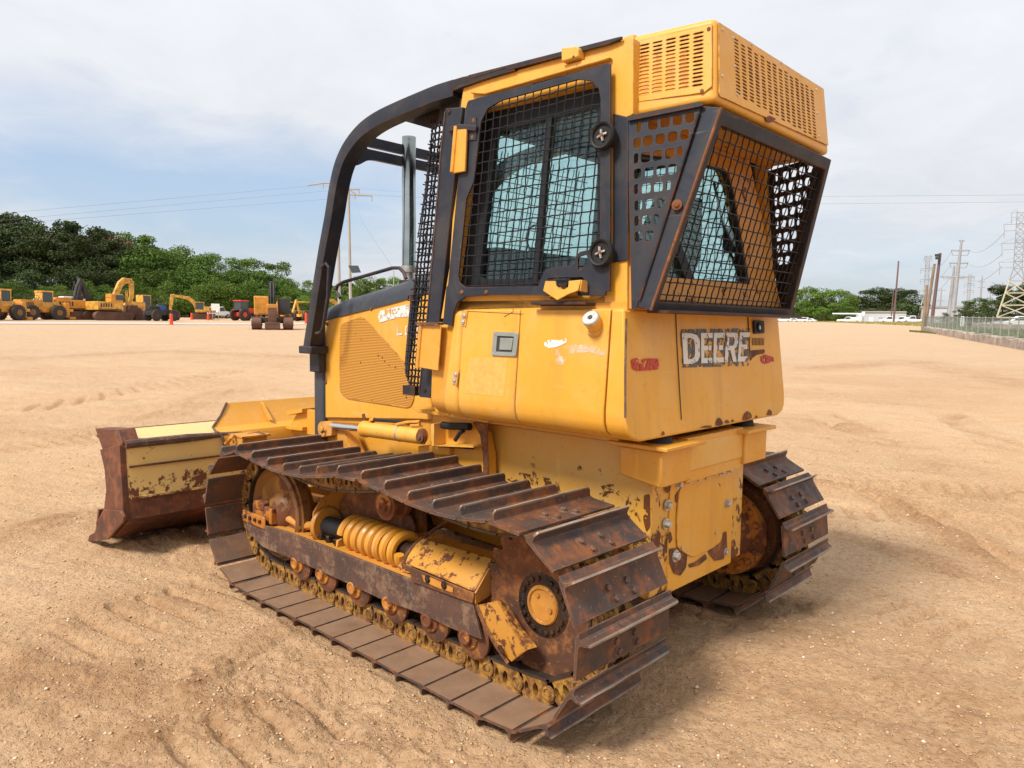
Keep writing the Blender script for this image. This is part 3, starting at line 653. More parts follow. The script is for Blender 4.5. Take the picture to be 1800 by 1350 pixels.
# ================================================================== cab
CP0 = np.array([0, .70, 1.66]); CN = np.array([0, 1, .058]); CN = CN/np.linalg.norm(CN)
def cp(u, v, off=0): return atp(u, v, CP0+CN*off, CN)
def cps(pts, off=0): return [cp(u, v, off) for u, v in pts]
def mbm(mb, sg): return mirror(mb, sg)
cab_out = [(815, 150), (1100, 68), (1113, 66), (1113, 200), (1102, 206), (1103, 555), (1000, 556), (775, 560), (790, 470), (806, 215)]
win = [(838, 196), (1048, 146), (1062, 160), (1060, 500), (1050, 508), (804, 512), (798, 500)]
for sg in (1, -1):
    m = MB(); m.prism(rpoly(cps(cab_out), [.03, 0, 0, 0, 0, 0, 0, 0, 0, .02]), Vector(-CN*.05), [rpoly(cps(win), .03, 2)])
    cs = mirror(m, sg).build('cab_side', 'yellow_clean', dozer, bevel=.006)
    m = MB(); m.prism(cps([(818, 170), (1098, 90), (1098, 540), (785, 545), (812, 215)], -.054), Vector(-CN*.004), [rpoly(cps(win, -.054), .03, 2)]); mirror(m, sg).build('cab_liner', 'interior', cs, smooth=False)
    w2 = [(826, 182), (1062, 130), (1068, 500), (1055, 515), (798, 520), (792, 500)]; wi = [(872, 232), (1050, 188), (1050, 480), (1040, 492), (842, 490)]
    m = MB(); m.prism(cps(w2, -.045), Vector(-CN*.03), [rpoly(cps(wi, -.045), .03, 2)])
    m.prism(cps([(960, 205), (970, 202), (944, 500), (934, 500)], -.040), Vector(-CN*.02)); wf = mirror(m, sg).build('window_frame', 'black_plastic', cs, bevel=.002)
    m = MB(); m.prism(cps(w2, -.058), Vector(-CN*.004)); mirror(m, sg).build('window_pane', 'glass', wf, smooth=False)
    # drip rail above the door
    m = MB(); m.prism(cps([(858, 168), (1070, 108), (1078, 104), (1068, 100), (1058, 101), (835, 160), (832, 166)], 0), Vector(CN*.022)); mirror(m, sg).build('drip_rail', 'yellow_clean', cs, bevel=.004)
    # door guard: plate frame with a woven mesh
    outl = [(825, 178), (1072, 112), (1075, 114), (1075, 385), (1074, 512), (1067, 512), (1066, 520), (866, 519), (820, 522), (806, 532), (799, 550), (797, 573), (781, 570), (787, 506), (790, 500), (820, 195)]
    hole = [(821, 505), (810, 497), (808, 484), (812, 450), (822, 350), (835, 320), (848, 214), (860, 191), (882, 178), (1018, 141), (1042, 143), (1055, 157), (1058, 175), (1057, 430), (1036, 440), (1022, 443), (1015, 450), (1011, 466), (970, 471), (958, 478), (953, 492), (949, 504)]
    h2 = rpoly(cps([(965, 489), (1028, 487), (1030, 507), (963, 507)], .030), .01, 2); h3 = rpoly(cps([(1018, 452), (1034, 447), (1036, 462), (1028, 470), (1018, 478)], .030), .012, 2)
    if sg > 0: print('area ok')
    m = MB(); m.prism(rpoly(cps(outl, .030), [.01]*2+[0]*14, 3), Vector(CN*.010), [cps(hole, .030), h2, h3]); dg = mirror(m, sg).build('door_guard', 'charcoal', dozer, bevel=.0015)
    m = MB(); m.prism(cps([(812, 530), (1045, 527), (1066, 520), (1066, 538), (1000, 540), (806, 545)], -.012), Vector(CN*.012)); mirror(m, sg).build('guard_sill', 'charcoal', dg)
    m = MB(); m.prism(cps([(1079, 200), (1105, 206), (1105, 458), (1079, 462)], .002), Vector(CN*.006)); m.prism(cps([(1060, 440), (1078, 440), (1078, 460), (1060, 460)], .002), Vector(CN*.028)); mirror(m, sg).build('pillar_cover', 'charcoal', dg, bevel=.004)
    def inpoly_segments(poly, p, d):
        ts = []
        for i in range(len(poly)):
            a, b = poly[i], poly[(i+1) % len(poly)]; e = (b[0]-a[0], b[1]-a[1]); den = d[0]*e[1]-d[1]*e[0]
            if abs(den) < 1e-12: continue
            t = ((a[0]-p[0])*e[1]-(a[1]-p[1])*e[0])/den; s = ((a[0]-p[0])*d[1]-(a[1]-p[1])*d[0])/den
            if 0 <= s < 1: ts.append(t)
        ts.sort(); return list(zip(ts[::2], ts[1::2]))
    def wire_mesh(poly3, O, U, V, du, dv, r, U2=None, wob=.0):
        O, U, V = Vector(O), Vector(U).normalized(), Vector(V).normalized(); m = MB(); W = U.cross(V).normalized()
        P2 = []
        for p in poly3:
            q = Vector(p)-O; a, b, c = U.dot(U), U.dot(V), V.dot(V); x, y = q.dot(U), q.dot(V); D = a*c-b*b; P2.append(((c*x-b*y)/D, (a*y-b*x)/D))
        us = [p[0] for p in P2]; vs = [p[1] for p in P2]
        for ax_, lo, hi, st in ((0, min(us), max(us), du), (1, min(vs), max(vs), dv)):
            k = lo+st*.5; j = 0
            while k < hi:
                for t0, t1 in inpoly_segments(P2, (k, 0) if ax_ == 0 else (0, k), (0, 1) if ax_ == 0 else (1, 0)):
                    t0 -= .008; t1 += .008; n = max(2, int((t1-t0)/(st*.5)))
                    pts = []; jj = random.uniform(-wob, wob)*.5
                    for i in range(n+1):
                        t = t0+(t1-t0)*i/n; z = (r*.45 if (i+j) % 2 else -r*.45); kk = k+jj+(random.uniform(-wob, wob) if 0 < i < n else 0)
                        pts.append(O+(U*kk+V*t if ax_ == 0 else U*t+V*kk)+W*z*(1 if ax_ == 0 else -1))
                    m.tube(pts, r, 5)
                k += st; j += 1
        return m
    H3 = cps(hole, .034); U = Vector((1, 0, 0)); V = (cp(905, 420, .034)-cp(922, 230, .034))
    m = wire_mesh(H3, H3[0], U, V, .0475, .048, .0031, wob=.0022); mirror(m, sg).build('guard_mesh', 'wire', dg)
# rubber stops
for (u, v) in ((1059, 238), (1056, 444)):
    c = cp(u, v, .058); m = MB(); m.lathe(c-Vector(CN*.03), CN, [(0, .05), (.022, .056), (.034, .057), (.042, .052), (.038, .045), (.030, .043), (.028, 0)], 32); st = m.build('rubber_stop', 'rubber', dozer)
    m = MB(); e1 = Vector((1, 0, 0)); e2 = Vector(CN).cross(e1)
    for a in (0, 1, 2, 3):
        t = a*PI/2+.25; dd = e1*math.cos(t)+e2*math.sin(t); m.tube([c+Vector(CN)*.003, c+dd*.012+Vector(CN)*.006, c+dd*.023+Vector(CN)*.003], .0055, 6)
    m.build('stop_washer', 'zinc', st); m = MB(); m.lathe(c+Vector(CN)*.006, CN, [(0, .009), (.006, .007)], 10); m.build('stop_bolt', 'rusty_steel', st)
    m = MB(); m.lathe(c-Vector(CN)*.034, CN, [(-.02, .04), (.02, .04)], 16); m.build('stop_base', 'charcoal', st)
# lock plate
m = MB(); m.prism(cps([(960, 494), (978, 494), (979, 502), (985, 508), (993, 509), (1000, 505), (1001, 494), (1022, 492), (1018, 511), (1002, 517), (981, 528), (958, 513), (956, 511)], .085), Vector(CN*.006))
lk_ = m.build('lock_plate', 'yellow_clean', dozer, bevel=.002)
m = MB(); m.prism([cp(1021, 492, .091), cp(1031, 494, .05), cp(1031, 514, .05), cp(1018, 512, .091)], (-.006, 0, 0)); m.hexa(cps([(962, 508), (1020, 510), (1018, 524), (966, 526)], .015), cps([(968, 505), (1015, 505), (1010, 515), (972, 515)], .08)); m.build('lock_box', 'yellow', lk_, bevel=.002)
m = MB(); m.prism(cps([(950, 533), (1048, 533), (1046, 538), (952, 538)], .0), Vector(CN*.07)); m.build('lock_shelf', 'charcoal_rusty', lk_, bevel=.002)
m = MB(); m.cyl(cp(990, 502, .07), cp(990, 502, .092), .012, 10); m.cyl(cp(984, 501, .078), cp(997, 501, .078), .006, 8); m.build('lock_pin', 'dark_steel', lk_)
# bolts on the guard leg and hinge strap
for u, v in ((812, 514), (855, 514), (833, 212), (831, 241)):
    m = MB(); m.lathe(cp(u, v, .040), CN, [(0, .011), (.005, .009), (.007, .004)], 12); m.build('guard_bolt', 'rusty_steel', dg)
for u, v in ((829, 185), (1066, 122), (808, 373), (793, 500)):
    m = MB(); m.lathe(cp(u, v, .0402), CN, [(0, .005), (.0008, .005)], 8); m.build('guard_hole', 'far_dark', dg)
m = MB(); m.prism(cps([(826, 207), (838, 206), (838, 246), (825, 247)], .041), Vector(CN*.004)); m.tube([cp(838, 226, .05), cp(805, 223, .06), cp(790, 228, .05)], .008, 6, sq=(.006, .014)); m.build('hinge_strap', 'charcoal', dg)
m = MB(); m.prism(cps([(801, 224), (823, 228), (820, 302), (797, 306)], .050), Vector(CN*.012)); uh = m.build('guard_hinge_plate', 'yellow', dozer, bevel=.003)
m = MB(); m.tube(cps([(802, 222), (795, 303)], .062), .012, 10); m.build('hinge_barrel', 'yellow', uh)
# roof: inner yellow top and dark protective plate with its flange
m = MB(); m.prism([Vector(q) for q in [(.60, .62, 2.70), (.56, .60, 2.755), (-.37, .585, 2.775), (-.37, .60, 2.70)]], (0, -1.2, 0)); m.build('cab_roof', 'yellow', dozer, bevel=.01)
m = MB(); re = ats('y', .645, [(825, 133), (1090, 66), (1096, 65), (1094, 70), (1072, 80), (895, 125), (893, 121), (832, 139)])
m.prism(re, (0, .012, 0)); m.prism([re[0], re[1], re[1]+Vector((0, 0, -.014)), re[0]+Vector((0, 0, -.014))], (0, -1.29, 0)); rp_ = m.build('roof_plate', 'charcoal_rusty', dozer, bevel=.003)
m = MB(); m.prism(cps([(998, 90), (1024, 87), (1028, 90), (1028, 106), (998, 115)], 0), Vector(CN*.045)); m.build('roof_bracket', 'yellow_clean', cs if False else dozer, bevel=.006)
m = MB(); m.lathe(cp(1008, 100, .045), CN, [(0, .006), (.001, .006)], 8); m.build('bracket_hole', 'far_dark', dozer.children[-1] if False else uh)
# rear wall with its window
m = MB(); T = Vector
ro = [T((-.40, .63, 2.46)), T((-.42, -.36, 2.46)), T((-.50, -.71, 1.66)), T((-.47, .69, 1.66))]
RP0 = np.array([-.41, 0, 2.46]); RN = np.array([1, 0, -.07/.8]); RN /= np.linalg.norm(RN)
ro = [T((RP0[0]+(2.46-p.z)*(-.0875), p.y, p.z)) for p in ro]
wh = [atp(u, v, RP0, RN) for u, v in [(1112, 268), (1226, 284), (1276, 297), (1290, 332), (1319, 500), (1118, 482)]]
wh = [T((p.x, p.y, p.z)) for p in wh]; wl = [(1120, 275), (1228, 290), (1274, 300), (1287, 334), (1313, 496), (1212, 490), (1124, 479)]
m.prism(ro, (.05, 0, 0), [wh]); rw = m.build('cab_rear', 'yellow_worn_shade', dozer, bevel=.006)  # darker yellow paints in the shade behind the rear guard
m = MB(); m.prism([p+T((.052, 0, 0)) for p in ro], (.004, 0, 0), [[p+T((.052, 0, 0)) for p in wh]]); m.build('cab_liner', 'interior', rw, smooth=False)
m = MB(); m.prism([p+T((.006, 0, 0)) for p in wh], (.02, 0, 0), [rpoly([atp(u, v, RP0+RN*.006, RN) for u, v in wl], .03, 2)]); m.prism([atp(u, v, RP0+RN*.004, RN) for u, v in [(1176, 410), (1190, 410), (1222, 492), (1206, 492)]], (.02, 0, 0)); wfr = m.build('window_frame', 'black_plastic', rw)
m = MB(); m.prism([p+T((.02, 0, 0)) for p in wh], (.004, 0, 0)); m.build('window_pane', 'glass', wfr, smooth=False)
m = MB(); m.prism([T((-.42, -.36, 2.46)), T((-.30, -.60, 2.46)), T((-.30, -.69, 1.66)), T((-.49, -.70, 1.66))], (.012, .012, 0)); m.build('corner_panel', 'yellow', rw)
m = MB(); m.prism([T((x, y, 1.668)) for x, y in [(-.445, .70), (-.445, -.70), (.0, -.70), (.0, .70)]], (0, 0, .02)); m.build('rear_ledge', 'yellow', rw)
# front windscreen frame
m = MB(); fo = [T((.62, .62, 2.70)), T((.62, -.62, 2.70)), T((.76, -.68, 1.70)), T((.76, .68, 1.70))]; fi = [T((.635, .54, 2.58)), T((.635, -.54, 2.58)), T((.745, -.60, 1.80)), T((.745, .60, 1.80))]
m.prism(fo, (-.04, 0, 0), [fi]); wsf = m.build('window_frame', 'charcoal', dozer)
m = MB(); m.prism([p+T((-.015, 0, 0)) for p in fi], (-.004, 0, 0)); m.build('window_pane', 'glass', wsf, smooth=False)
# interior
m = MB()
m.loft([[T((.0+a*.0, s*w_, z_)) for s, w_, z_ in ()] for a in ()] if False else [rpoly([T((-.18, y, 1.62+h)) for y, h in [(-.22, 0), (.22, 0), (.22, .14), (-.22, .14)]], .04, 3), rpoly([T((.26, y, 1.64+h)) for y, h in [(-.22, 0), (.22, 0), (.22, .12), (-.22, .12)]], .04, 3)])
m.loft([rpoly([T((-.18+h*.1, y, 1.70)) for y, h in [(-.20, 0), (.20, 0), (.20, 1), (-.20, 1)]], .03, 3), rpoly([T((-.26+h*.12, y, 1.95)) for y, h in [(-.24, 0), (.24, 0), (.24, 1), (-.24, 1)]], .03, 3), rpoly([T((-.30+h*.08, y, 2.22)) for y, h in [(-.16, 0), (.16, 0), (.16, 1), (-.16, 1)]], .03, 3)])
m.box((0, .29, 1.84), (.34, .07, .05)); m.box((0, -.29, 1.84), (.34, .07, .05)); m.build('seat', 'seat_fabric', dozer, bevel=.01)
m = MB(); m.box((.55, 0, 1.82), (.16, 1.0, .32)); m.box((.25, .42, 1.72), (.5, .16, .16)); m.box((.2, -.45, 1.74), (.6, .2, .22)); m.box((-.30, -.2, 1.72), (.12, .6, .12)); co = m.build('control_console', 'interior', dozer, bevel=.02)
m = MB()
for q in ((.34, .36), (.42, -.36), (.30, -.42)): m.tube([(q[0], q[1], 1.80), (q[0]+.02, q[1], 1.93)], .010, 6); m.lathe((q[0]+.02, q[1], 1.92), (0, 0, 1), [(0, .012), (.02, .024), (.05, .022), (.06, .008)], 12)
m.build('control_lever', 'black_plastic', co)
m = MB(); m.tube([(.5+.02*math.cos(t), .18+.05*math.cos(t), 2.05+.07*math.sin(t)) for t in np.linspace(0, 2*PI, 18)[:-1]], .006, 6, closed=True); m.build('cab_mirror', 'black_plastic', co)
m = MB(); m.tube([(-.38, -.10, 2.28), (-.385, -.25, 2.0), (-.40, -.33, 1.88)], .007, 5); m.box((-.395, -.25, 2.02), (.03, .07, .12)); m.build('rear_wiper', 'black_plastic', rw)
m = MB(); m.box((.05, 0, 2.66), (.95, 1.1, .06)); m.build('headliner', 'interior', dozer)

# ================================================================== roof air unit
A, B_, C_, D_ = T((-.335, .583, 2.77)), T((-.706, .545, 2.762)), T((-.737, .580, 2.440)), T((-.375, .625, 2.432))
m = MB(); mn = lambda p: T((p.x, -p.y, p.z))
L = [A, B_, C_, D_]; m.hexa(L, [mn(p) for p in L]); hv = m.build('air_unit', 'yellow_clean', dozer, bevel=.022, seg=4)
m = MB(); m.prism([T((x, y, 2.431)) for x, y in [(-.42, .59), (-.42, -.59), (-.70, -.55), (-.70, .55)]], (0, 0, -.006)); m.build('unit_bottom', 'yellow_worn_shade', hv)
def plane_of(a, b, c):
    n = (b-a).cross(c-a).normalized(); return np.array(a), np.array(n)
def grille_plate(P0, N, out, corners, rows, cols, fw, fh, stag, mat, name, rout, skip=None):
    if np.dot(N, out) < 0: N = -N
    f = lambda u, v, o: atp(u, v, P0+N*o, N)
    c3 = [f(u, v, .003) for u, v in corners]; holes = []
    for i in range(cols):
        for j in range(rows):
            if skip and skip(i, j): continue
            s0, t0 = i/cols, j/rows+(stag if i % 2 else 0)/rows; s1, t1 = s0+fw/cols, t0+fh/rows; e = .18*(s1-s0)
            holes.append([bil(c3, s0+e, t0), bil(c3, s1-e, t0), bil(c3, s1, (t0+t1)/2), bil(c3, s1-e, t1), bil(c3, s0+e, t1), bil(c3, s0, (t0+t1)/2)])
    m = MB(); m.prism([f(u, v, .003) for u, v in rout] if len(rout) > 4 else rpoly([f(u, v, .003) for u, v in rout], .02, 3), Vector(N*.004), holes); g = m.build(name, mat, hv, smooth=False)
    m = MB(); m.prism([f(u, v, .0005) for u, v in rout], Vector(N*.0010)); m.build('grille_backing', 'slot_dark', g, smooth=False)
    return g, f
P0, N = plane_of(A, B_, C_); g, fS = grille_plate(P0, N, (0, 1, 0), [(1124.5, 80), (1243, 54), (1241, 153), (1123.5, 172)], 14, 5, .84, .50, 0, 'yellow_clean', 'side_grille', [(1113, 75), (1252, 42), (1252, 152), (1238, 163), (1116, 180)])
for u, v in ((1119, 79), (1246, 51), (1120, 175), (1234, 160)):
    m = MB(); m.bolt(fS(u, v, .007), tuple(N if N[1] > 0 else -N), .005, .004); m.build('unit_screw', 'rusty_steel', g)
P0, N = plane_of(B_, mn(B_), C_); g, fR = grille_plate(P0, N, (-1, 0, 0), [(1288, 66), (1431, 160), (1437, 246), (1292, 166)], 16, 14, .70, .52, .5, 'yellow_clean', 'rear_grille', [(1262.5, 40), (1446.5, 157), (1454.5, 256), (1265, 170), (1263, 165)])
for u, v in ((1287, 67), (1290, 117), (1294, 167), (1268, 53), (1268, 134), (1319, 78), (1372, 111), (1407, 134), (1433, 158), (1435, 199), (1438, 240)):
    m = MB(); m.bolt(fR(u, v, .003), (-1, 0, 0), .006, .008); m.build('unit_bolt', 'zinc', g)
m = MB(); m.prism(rpoly([fR(u, v, .0075) for u, v in [(1345, 207), (1352, 203), (1364, 209), (1358, 214), (1350, 217)]], .01, 2), (-.002, 0, 0)); m.build('rust_patch', 'rusty_steel', g)

# ================================================================== rear guard
VA, VB, VC = T((-.752, .566, 2.41)), T((-.546, .677, 1.657)), T((-.46, .70, 1.657))
n_ = (VB-VA).cross(VC-VA).normalized(); n_ = n_ if n_.y > 0 else -n_
VP0, VN = np.array(VA), np.array(n_)
def vp(u, v, o=0): return atp(u, v, VP0+VN*o, VN)
K = 1/3.46
def cr_(x, y): return (1080+x*K, 170+y*K)
rowsH = [[(150, 183, .45), (235, 170, 1), (310, 155, 1), (385, 142, 1), (460, 127, .95)], [(140, 280, .8), (205, 268, 1), (280, 257, 1), (355, 243, 1), (428, 230, .9)], [(132, 375, .5), (190, 368, 1), (263, 357, 1), (338, 345, 1), (400, 333, .55)],
         [(140, 468, .8), (212, 460, 1), (283, 450, 1), (352, 440, .9)], [(133, 562, .55), (193, 557, 1), (267, 548, 1), (328, 540, .5)], [(145, 660, .85), (215, 652, 1), (284, 645, .9)], [(135, 755, .55), (195, 750, 1), (256, 742, .6)], [(147, 850, .9), (212, 845, .9)]]
holes = []
for r in rowsH:
    for x, y, w in r:
        hw, hh = 29*w, 31; pts = [cr_(x-hw, y-hh+4), cr_(x+hw, y-hh-4), cr_(x+hw-3, y+hh-4), cr_(x-hw, y+hh+4)]; holes.append(rpoly([vp(*q) for q in pts], .011, 2))
for sg in (1, -1):
    m = MB(); m.prism([vp(u, v) for u, v in [(1103, 214), (1232, 184), (1228, 200), (1122, 530), (1118, 543), (1110, 544)]], Vector(-VN*.006), holes); rg = mirror(m, sg).build('vent_panel', 'charcoal_rusty' if sg < 0 else 'charcoal', dozer, bevel=.001)
    m = MB(); m.prism([vp(u, v, .001) for u, v in [(1104, 206), (1232, 180), (1238, 186), (1230, 189), (1106, 214)]], Vector(VN*.012)); m.tube([vp(1229, 196, .004), vp(1180, 350, .004), vp(1124, 528, .004)], .004, 5); mirror(m, sg).build('panel_edge', 'charcoal_rusty', rg)
# screen frame
S = [T((-.755, .566, 2.413)), T((-.755, -.566, 2.413)), T((-.546, -.680, 1.655)), T((-.546, .680, 1.655))]
cS = (S[0]+S[1]+S[2]+S[3])/4; W_, H_ = .04, .05
Si = [T((-.7413, .530, 2.360)), T((-.7413, -.530, 2.360)), T((-.555, -.636, 1.690)), T((-.555, .636, 1.690))]
nS = (S[1]-S[0]).cross(S[3]-S[0]).normalized(); nS = nS if nS.x > 0 else -nS
m = MB(); m.prism(S, nS*.05, [Si]); sf = m.build('rear_screen_frame', 'charcoal_rusty', dozer, bevel=.004)
m = MB(); e = T((0, .0015, 0)); m.prism([S[0]+e, S[3]+e, S[3]+e+nS*.075, S[0]+e+nS*.085], (0, .006, 0)); m.build('frame_flange', 'charcoal', sf, bevel=.002)
m = MB(); m.tube([S[0]+T((-.002, .003, 0)), S[3]+T((-.002, .003, 0))], .006, 6); m.build('flange_edge', 'rusty_steel', sf)
q = vp(1190, 360, .014); m = MB(); m.lathe(q, VN, [(-.01, .02), (.004, .02), (.005, .012), (.012, .009)], 14); m.build('frame_bolt', 'rusty_steel', sf)
Sm = [p+nS*.02 for p in Si]; m = wire_mesh(Sm, Sm[3], Sm[2]-Sm[3], (Sm[0]+Sm[1])/2-(Sm[2]+Sm[3])/2, .052, .052, .0030, wob=.0012); m.build('screen_mesh', 'wire', sf)
m = MB(); m.box((-.56, 0, 1.652), (.10, 1.30, .012)); m.build('frame_base', 'charcoal_rusty', sf)

# ================================================================== front post guard
m = MB(); po = ats('y', .69, [(783, 190), (813, 188), (809, 218), (800, 300), (772, 560), (767, 600), (760, 700), (737, 698), (735, 690), (750, 560), (765, 400), (775, 270)])
m.prism(po, (0, -.05, 0)); fp = m.build('post_guard', 'charcoal', dozer, bevel=.004)
m = MB(); m.tube([p+T((0, .002, 0)) for p in ats('y', .69, [(783, 196), (775, 270), (765, 400), (752, 548), (737, 690)])], .004, 5); m.build('post_edge', 'guard_steel', fp)
for u, v in ((789, 197), (757, 692), (746, 686)):
    m = MB(); m.bolt(at(u, v, 'y', .691), (0, 1, 0), .008, .005); m.build('post_bolt', 'dark_steel', fp)
mp = ats('y', .64, [(760, 228), (778, 212), (776, 300), (766, 400), (750, 548), (733, 690), (722, 680), (713, 655), (722, 560), (738, 420), (752, 300)])
m = wire_mesh(mp, mp[5], (1, 0, 0), mp[0]-mp[6], .028, .034, .0054, wob=.001); fm = m.build('post_mesh', 'wire', fp)
m = MB(); m.tube([mp[0]]+mp[:5:-1]+[mp[5]], .005, 5); m.prism(ats('y', .62, [(722, 517), (740, 515), (733, 545), (716, 668), (711, 640)]), (0, -.006, 0)); m.tube(ats('y', .65, [(728, 518), (718, 520), (717, 528), (728, 529)]), .004, 5); m.build('mesh_rim', 'charcoal', fp)
m = MB(); m.box((.94, .66, 1.235), (.10, .05, .05)); m.build('post_foot', 'charcoal_rusty', fp)
m = wire_mesh([T((.80, .66, 2.55)), T((.80, -.66, 2.55)), T((1.0, -.62, 1.75)), T((1.0, .62, 1.75))], (1.0, .62, 1.75), (0, -1, 0), (-.2, 0, .8), .05, .05, .0032); m.build('front_mesh', 'wire', fp)
m = MB(); m.prism(ats('y', .66, [(762, 700), (768, 722), (790, 730), (800, 722), (785, 712), (770, 706)]), (0, .01, 0)); m.build('fender_bracket', 'yellow', dozer)
# ================================================================== engine hood, radiator housing
T = Vector
HY = .44
hs = ats('y', HY, [(571, 562), (640, 545), (700, 529), (726, 521), (760, 512), (760, 740), (740, 738), (571, 735)])
m = MB(); m.prism(hs, (0, -2*HY, 0)); hood = m.build('hood', 'yellow_clean', dozer, bevel=.008)
zt = lambda u, v: at(u, v, 'y', .42)
rings = []
for (ul, vl, uu, vu) in ((570, 563, 572, 540), (600, 556, 603, 527), (640, 546, 643, 515), (680, 536, 683, 503), (705, 529, 710, 494), (730, 521, 733, 484), (765, 512, 768, 470)):
    a = at(ul, vl, 'y', .447); b = at(uu, vu, 'y', .40); w = b.z-a.z
    P = [(.447, a.z), (.445, a.z+w*.45), (.43, a.z+w*.8), (.39, b.z+.003), (.25, b.z+.022), (0, b.z+.03)]
    rings.append([T((a.x, y, z)) for y, z in P]+[T((a.x, -y, z)) for y, z in P[::-1][1:]])
m = MB(); m.loft(rings); m.build('hood_top', 'hood_grey', dozer, ang=50)
gp_ = [(598, 600), (600, 570), (625, 561), (636, 558), (645, 563), (722, 650), (727, 662), (728, 700), (722, 714), (715, 716), (610, 700), (598, 690)]
m = MB(); m.prism(rpoly(ats('y', HY+.002, gp_), .03, 3), (0, .004, 0)); sg_ = m.build('hood_grille', 'side_grille', hood, smooth=False)
m = MB(); m.tube(rpoly(ats('y', HY+.003, gp_), .03, 3), .004, 5, closed=True); m.build('grille_rim', 'yellow_worn_shade', sg_)
patch('y', HY+.002, [(664, 556), (668, 546), (690, 541), (735, 531), (735, 556), (700, 558), (668, 567)], 'smudge_white', .0012, hood, 'lettering_remnant', .01)
for ch, u0 in (('L', 698), ('G', 712), ('R', 727)):
    o, h = letter(ch, 0, .7, 1); c4 = ats('y', HY+.002, [(u0, 573), (u0+13, 570), (u0+13, 588), (u0, 590)]); m = MB()
    m.prism([bil(c4, q[0], 1-q[1]) for q in o[0]], (0, .0012, 0), [[bil(c4, q[0], 1-q[1]) for q in hh] for hh in h]); m.build('lettering', 'smudge_white', hood, smooth=False)
for u, v in ((653, 543), (575, 569), (573, 672)):
    m = MB(); m.lathe(at(u, v, 'y', HY), (0, 1, 0), [(0, .013), (.004, .012), (.008, .006)], 12); m.build('hood_screw', 'rusty_steel', hood)
patch('y', HY+.002, [(636, 728), (641, 726), (643, 738), (638, 742)], 'rust_patch', .001, hood, 'rust_spot', .008)
for u, v in ((665, 625), (676, 635), (672, 628), (684, 642), (634, 637), (695, 646)):
    p = at(u, v, 'y', HY+.0065); m = MB(); m.lathe(p, (0, 1, 0), [(0, .007), (.001, .006)], 7); m.build('rust_spot', 'rusty_steel', sg_)
m = MB(); m.prism([T((x, HY+.015, z)) for x, z in [(2.115, 1.665), (2.235, 1.60), (2.235, .70), (2.115, .70)]], (0, -2*HY-.03, 0)); rad = m.build('radiator_housing', 'hood_grey', dozer, bevel=.015)
for v in (612, 650): m = MB(); m.bolt(at(563, v, 'y', HY+.015), (0, 1, 0), .012, .008); m.build('housing_bolt', 'rusty_steel', rad)
m = MB(); m.prism([T((x, HY-.02, z)) for x, z in [(2.12, 1.0), (2.12, .62), (.6, .62), (.6, 1.1)]], (0, -2*HY+.04, 0)); m.build('engine_side', 'yellow', hood, bevel=.004)
m = MB(); m.tube(ats('y', HY+.003, [(575, 736), (640, 740), (738, 741)]), .003, 4); m.build('panel_seam', 'rusty_steel', hood)
# handrail, stack
hr = ats('y', .40, [(598, 524), (591, 512), (593, 502), (603, 496), (690, 471), (702, 471), (709, 478), (714, 490)])
m = MB(); m.tube(hr, .011, 8); m.build('hood_handrail', 'charcoal', dozer)
sx = .22; a = at(719, 243, 'y', sx); b = at(719, 476, 'y', sx)
m = MB(); r0 = .0425; m.tube([T((a.x, sx, a.z-.0)), T((a.x+.002, sx, a.z-.25)), T((a.x-.003, sx, a.z-.5)), T((a.x, sx, b.z))], r0, 32); m.lathe((a.x, sx, a.z-.02), (0, 0, 1), [(0, r0), (.026, r0+.001), (.026, r0-.005), (-.2, r0-.005)], 32)
stk = m.build('exhaust_stack', 'chrome', dozer, ang=60)
m = MB(); m.lathe((a.x, sx, b.z), (0, 0, -1), [(-.03, r0+.006), (.01, r0+.006), (.012, r0-.008), (.12, r0-.008)], 24); m.build('stack_clamp', 'zinc', stk)
m = MB(); m.lathe((a.x, sx, b.z-.06), (0, 0, -1), [(0, .06), (.2, .09)], 24); m.build('muffler', 'dark_steel', stk)
m = MB(); m.prism(rpoly([T((a.x-.042, sx+.028, z)) for z in ()] or [T((a.x-.0475, sx+dy, a.z-dz)) for dy, dz in [(.0, .06), (.016, .10), (.02, .26), (.012, .42), (-.006, .40), (-.01, .2)]], .01, 2), (-.001, 0, 0))
# limb risers (sweeps)
path = [(.575, .60, 2.79), (.80, .60, 2.785), (1.05, .60, 2.765), (1.25, .60, 2.73), (1.40, .60, 2.675), (1.52, .597, 2.60), (1.61, .593, 2.50), (1.68, .588, 2.38), (1.78, .575, 2.15), (1.90, .556, 1.86), (2.00, .540, 1.62), (2.105, .525, 1.37)]
pl = ats('y', .60, [(812, 148), (770, 163), (720, 190), (680, 210)]);
def smooth_path(P, n=5):
    P = [T(p) for p in P]; out = []
    for i in range(len(P)-1):
        p0, p1, p2, p3 = P[max(i-1, 0)], P[i], P[i+1], P[min(i+2, len(P)-1)]
        for k in range(n):
            t = k/n; out.append(.5*((2*p1)+(p2-p0)*t+(2*p0-5*p1+4*p2-p3)*t*t+(3*p1-p0-3*p2+p3)*t**3))
    out.append(P[-1]); return out
